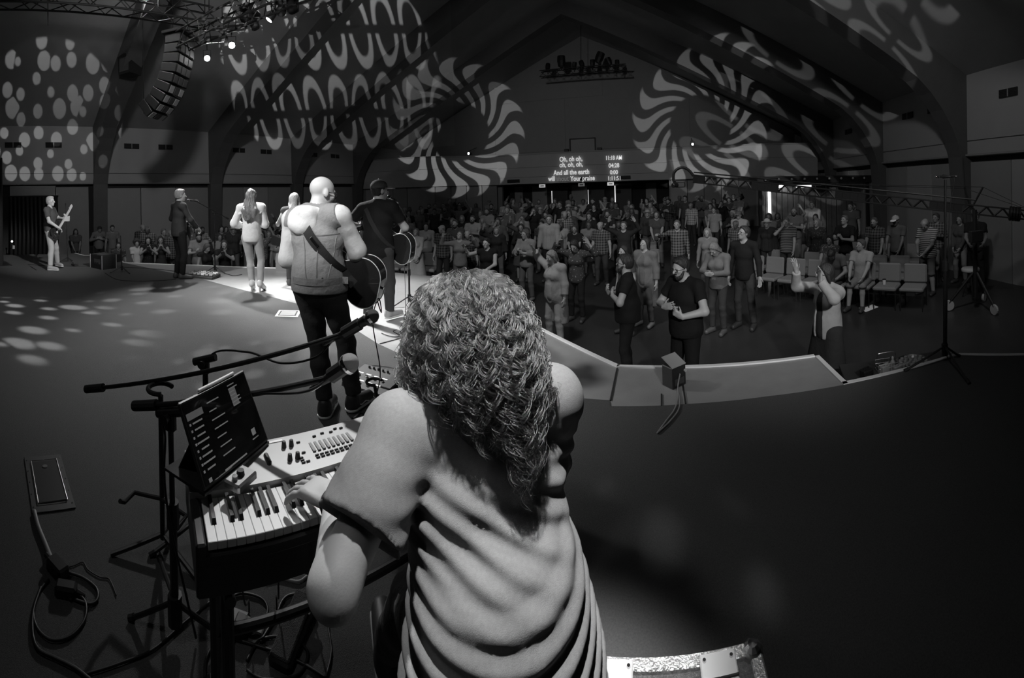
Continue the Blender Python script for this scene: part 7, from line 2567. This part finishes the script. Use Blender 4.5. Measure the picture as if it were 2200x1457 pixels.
o = thing('coffee_cup', 'paper coffee cup standing on an empty front-row chair', 'cup', A0 + du * 0.62 + Vector((0, 0, ZH + 0.475)))
MB().lathe([(0.030, 0), (0.040, 0.10)], n=14).build('cup', m_tape, o)
MB().lathe([(0.043, 0.10), (0.042, 0.115), (0.03, 0.118)], n=14).build('lid', m_plastic, o)
o = thing('paper_sheet', 'crumpled pale paper lying on the floor before the front chairs', 'paper', on_z(1865, 664, ZH) + Vector((0, 0, 0.002)), 0.4)
MB().add([(-0.2, -0.1, 0), (0.2, -0.12, 0.01), (0.22, 0.06, 0.03), (0.0, 0.10, 0.005), (-0.16, 0.12, 0.04), (-0.2, -0.1, 0.002), (0.2, -0.12, 0.012), (0.22, 0.06, 0.032), (0.0, 0.10, 0.007), (-0.16, 0.12, 0.042)],
         [(4, 3, 2, 1, 0), (5, 6, 7, 8, 9), (0, 1, 6, 5), (1, 2, 7, 6), (2, 3, 8, 7), (3, 4, 9, 8), (4, 0, 5, 9)]).build('sheet', m_tape, o)

# ------------------------------------------------------------------ the crowd behind: fourteen figures, copied one by one
PRO = []
SPEC = [
    (1.78, 1.05, dict(), dict(hair=('short', 0.05), top=('tee', 0.1), bottom=('pants', 0.05))),
    (1.66, 1.0, dict(R=FRR, L=FRL), dict(hair=('long', 0.06, 0.26), top=('tee', 0.1), bottom=('pants', 0.05), bust=1.0)),
    (1.76, 1.15, dict(R=CLR, L=CLL), dict(hair=('buzz', 0.08), top=('polo', 0.1), bottom=('pants', 0.05), beard_col=0.05)),
    (1.64, 1.05, dict(R=UPR, head=(-10, 0, 0)), dict(hair=('long', 0.2, 0.22), top=('blouse', 0.2), bottom=('pants', 0.06), bust=1.0)),
    (1.80, 1.1, dict(R=UPR, L=UPL, head=(-14, 0, 0)), dict(hair=('short', 0.08), top=('long', 0.1), bottom=('pants', 0.04))),
    (1.62, 1.08, dict(R=CHR), dict(hair=('bob', 0.35), top=('cardigan', 0.2), bottom=('pants', 0.06), bust=1.0)),
    (1.74, 1.2, dict(head=(14, 0, 0)), dict(hair=('sides', 0.3), top=('polo', 0.14), bottom=('pants', 0.05), tmat=m_plaid)),
    (1.66, 0.95, dict(R=CLR, L=CLL), dict(hair=('curly', 0.05, 0.22), top=('long', 0.08), bottom=('skirt', 0.06), bust=1.0)),
    (1.82, 1.0, dict(head=(0, 10, 0), L={'to': (-0.14, 0.12, 0.47)}), dict(hair=('short', 0.15), top=('jacket', 0.05), bottom=('pants', 0.04))),
    (1.68, 1.1, dict(L=UPL), dict(hair=('long', 0.03, 0.2), top=('tee', 0.12), bottom=('pants', 0.05), bust=1.0, tmat=m_floral)),
    (1.77, 1.12, dict(R=FRR, L=FRL), dict(hair=('buzz', 0.05), top=('tee', 0.16), bottom=('pants', 0.05), hat=('cap', 0.14))),
    (1.66, 1.1, dict(R=MOR), dict(hair=('bob', 0.1), top=('blouse', 0.15), bottom=('pants', 0.05), bust=1.0)),
    (1.76, 1.0, dict(R=CHR, L=CHL), dict(hair=('short', 0.03), top=('long', 0.14), bottom=('pants', 0.04), tmat=m_plaid, beard_col=0.03)),
    (1.72, 1.15, dict(), dict(hair=('bob', 0.3), top=('jacket', 0.08), bottom=('pants', 0.05), hat=('brim', 0.4), bust=1.0)),
]
for i, (H, w, bk_, ck) in enumerate(SPEC):
    B = Body(H, w, **bk_)
    root = bpy.data.objects.new('person', None)
    C.objects.link(root)
    ck = dict(ck)
    dress_person(root, B, 0.018, skin=0.36, detail=False, seed=50 + i, **ck)
    PRO.append(root)
kr = random.Random(77)
spots = []


def free(x, y, r=0.45):
    return all((x - a) ** 2 + (y - c) ** 2 > r * r for a, c in spots)


taken = [(o.location.x, o.location.y) for o in C.objects if o.name.startswith('person') and o.get('label')]
rows = []
for k in range(40):
    rows.append(k)
for j in range(16):                                       # rows across the hall
    y0 = 5.2 + j * 1.03
    x = XL + 0.9 + 0.3 * (j % 2)
    while x < XR - 1.4:
        x += 0.62 + 0.25 * kr.random()
        y = y0 + 0.25 * kr.uniform(-1, 1)
        # where the public stands
        if x < -11.4:
            ok = y > 4.9
        elif x < -7.9:
            ok = y > 6.3
        elif x < -4.9:
            ok = y > 9.6
        elif x < 0.0:
            ok = y > 10.4
        elif x < 1.6:
            ok = y > 15.8
        else:
            ok = y > 11.2 + 0.25 * (x - 2)
        if x > 2.6 and 13.6 < y < 17.2:
            ok = ok and kr.random() < 0.55 and y < 14.1
        if x > 6.2 and y < 9.5:
            ok = False
        if abs(x + 8.0) < 0.55 and y > 9:
            ok = False                                     # aisle
        if y > 18.3 and (x < -11.5 or x > 3.5) or y > 20.2:
            ok = False
        if not ok or kr.random() < 0.13 or any((x - a) ** 2 + (y - c) ** 2 < 0.36 for a, c in taken):
            continue
        spots.append((x, y))
spots.sort(key=lambda s_: s_[0] ** 2 + s_[1] ** 2)
spots = spots[:300]
AREA = [(lambda x, y: x < -11.4, 'under the left wall', 'public under the left wall'), (lambda x, y: x < -7.9 and y < 10, 'beyond the far side of the stage', 'public beyond the far stage edge'),
        (lambda x, y: x < -7.9, 'in the far left rows', 'public in the far left rows'), (lambda x, y: x < 0.5 and y < 13.5, 'in the front middle rows', 'public in the front middle rows'),
        (lambda x, y: x < 0.5 and y < 16.6, 'in the middle rows', 'public in the middle rows'), (lambda x, y: x < 1.6, 'near the lobby doors', 'public near the lobby doors'), (lambda x, y: y < 14.7, 'in the rows before the booth', 'public before the booth'), (lambda x, y: True, 'at the back right by the booth', 'public at the back right')]
DES = ['short-haired man in plain t-shirt standing', 'long-haired woman with hands folded', 'bearded man in polo shirt clapping', 'woman in blouse raising one arm', 'man with both arms raised', 'fair bobbed woman in long cardigan', 'balding man in checked shirt', 'curly-haired woman clapping',
       'man in dark jacket', 'woman in flowered top raising an arm', 'man in a cap with hands folded', 'woman with a hand at her mouth', 'bearded man in checked shirt, hands on chest', 'woman in brimmed hat and jacket']
groups = {}
for n_, (x, y) in enumerate(spots):
    i = kr.randrange(len(PRO)) if kr.random() < 0.8 else kr.choice((0, 1, 2, 5, 8))
    src = PRO[i]
    ar = next(a for a in AREA if a[0](x, y))
    r_ = bpy.data.objects.new('person', None)
    r_.empty_display_size = 0.1
    C.objects.link(r_)
    r_.location = (x, y, floor_z(y))
    r_.rotation_euler = (0, 0, facing(x, y) + kr.uniform(-0.35, 0.35))
    s_ = kr.uniform(0.93, 1.05)
    r_.scale = (s_ * kr.uniform(0.95, 1.06), s_ * kr.uniform(0.95, 1.06), s_)
    tag(r_, '%s %s' % (DES[i], ar[1]), 'person', ar[2])
    groups.setdefault(r_['label'], []).append(r_)
    tone = kr.choice((0.02, 0.03, 0.05, 0.08, 0.12, 0.16, 0.22, 0.30, 0.40))
    sk = kr.choice((0.36, 0.40, 0.34, 0.42, 0.30, 0.14))
    pn = kr.choice((0.02, 0.03, 0.05, 0.08, 0.15))

    def clone(o, parent):
        c = o.copy()
        C.objects.link(c)
        c.parent = parent
        nm = o.name.split('.')[0]
        if nm == 'body':
            c.color = (sk, sk, sk, 1)
        elif nm in ('shirt', 'top', 'blouse', 'jacket', 'cardigan'):
            c.color = (tone, tone, tone, 1)
        elif nm in ('trousers', 'skirt', 'shorts'):
            c.color = (pn, pn, pn, 1)
        for g_ in o.children:
            clone(g_, c)
    for ch_ in src.children:
        clone(ch_, r_)
for lb, os_ in groups.items():                          # tell look-alikes of one block apart by their order
    if len(os_) > 1:
        os_.sort(key=lambda o: math.atan2(o.location.x, o.location.y))
        for k, o in enumerate(os_):
            o['label'] = lb + ', ' + ('leftmost' if k == 0 else 'rightmost' if k == len(os_) - 1 else ordn[k] + ' from left')
for r_ in PRO:
    for ch_ in list(r_.children_recursive):
        bpy.data.objects.remove(ch_)
    bpy.data.objects.remove(r_)

for c_ in [o for o in C.objects if o.get('category') == 'chair']:      # no chair where somebody stands
    if any((o.location.xy - c_.location.xy).length < 0.36 for o in C.objects if o.get('category') == 'person' and 'sitting' not in o['label'] and 'on a seat' not in o['label']):
        for k_ in list(c_.children):
            bpy.data.objects.remove(k_)
        bpy.data.objects.remove(c_)
# ------------------------------------------------------------------ theatre haze under the roof round the truss lamps
m_haze = bpy.data.materials.new('theatre haze')
m_haze.use_nodes = True
nt = m_haze.node_tree
nt.nodes.clear()
vo = nt.nodes.new('ShaderNodeVolumeScatter')
vo.inputs['Density'].default_value = 0.008
vo.inputs['Anisotropy'].default_value = 0.55
ou = nt.nodes.new('ShaderNodeOutputMaterial')
nt.links.new(vo.outputs[0], ou.inputs['Volume'])
hz = MB().prism([(-14.4, 3.0), (-5.7, 3.0), (-5.7, 8.2), (-14.4, 4.6)], Matrix(((1, 0, 0, 0), (0, 0, 1, 4.3), (0, 1, 0, 0), (0, 0, 0, 1))), 6.5).build('haze', m_haze)
tag(hz, 'thin theatre haze glowing round the truss lamps under the roof', 'haze', None, 'stuff')
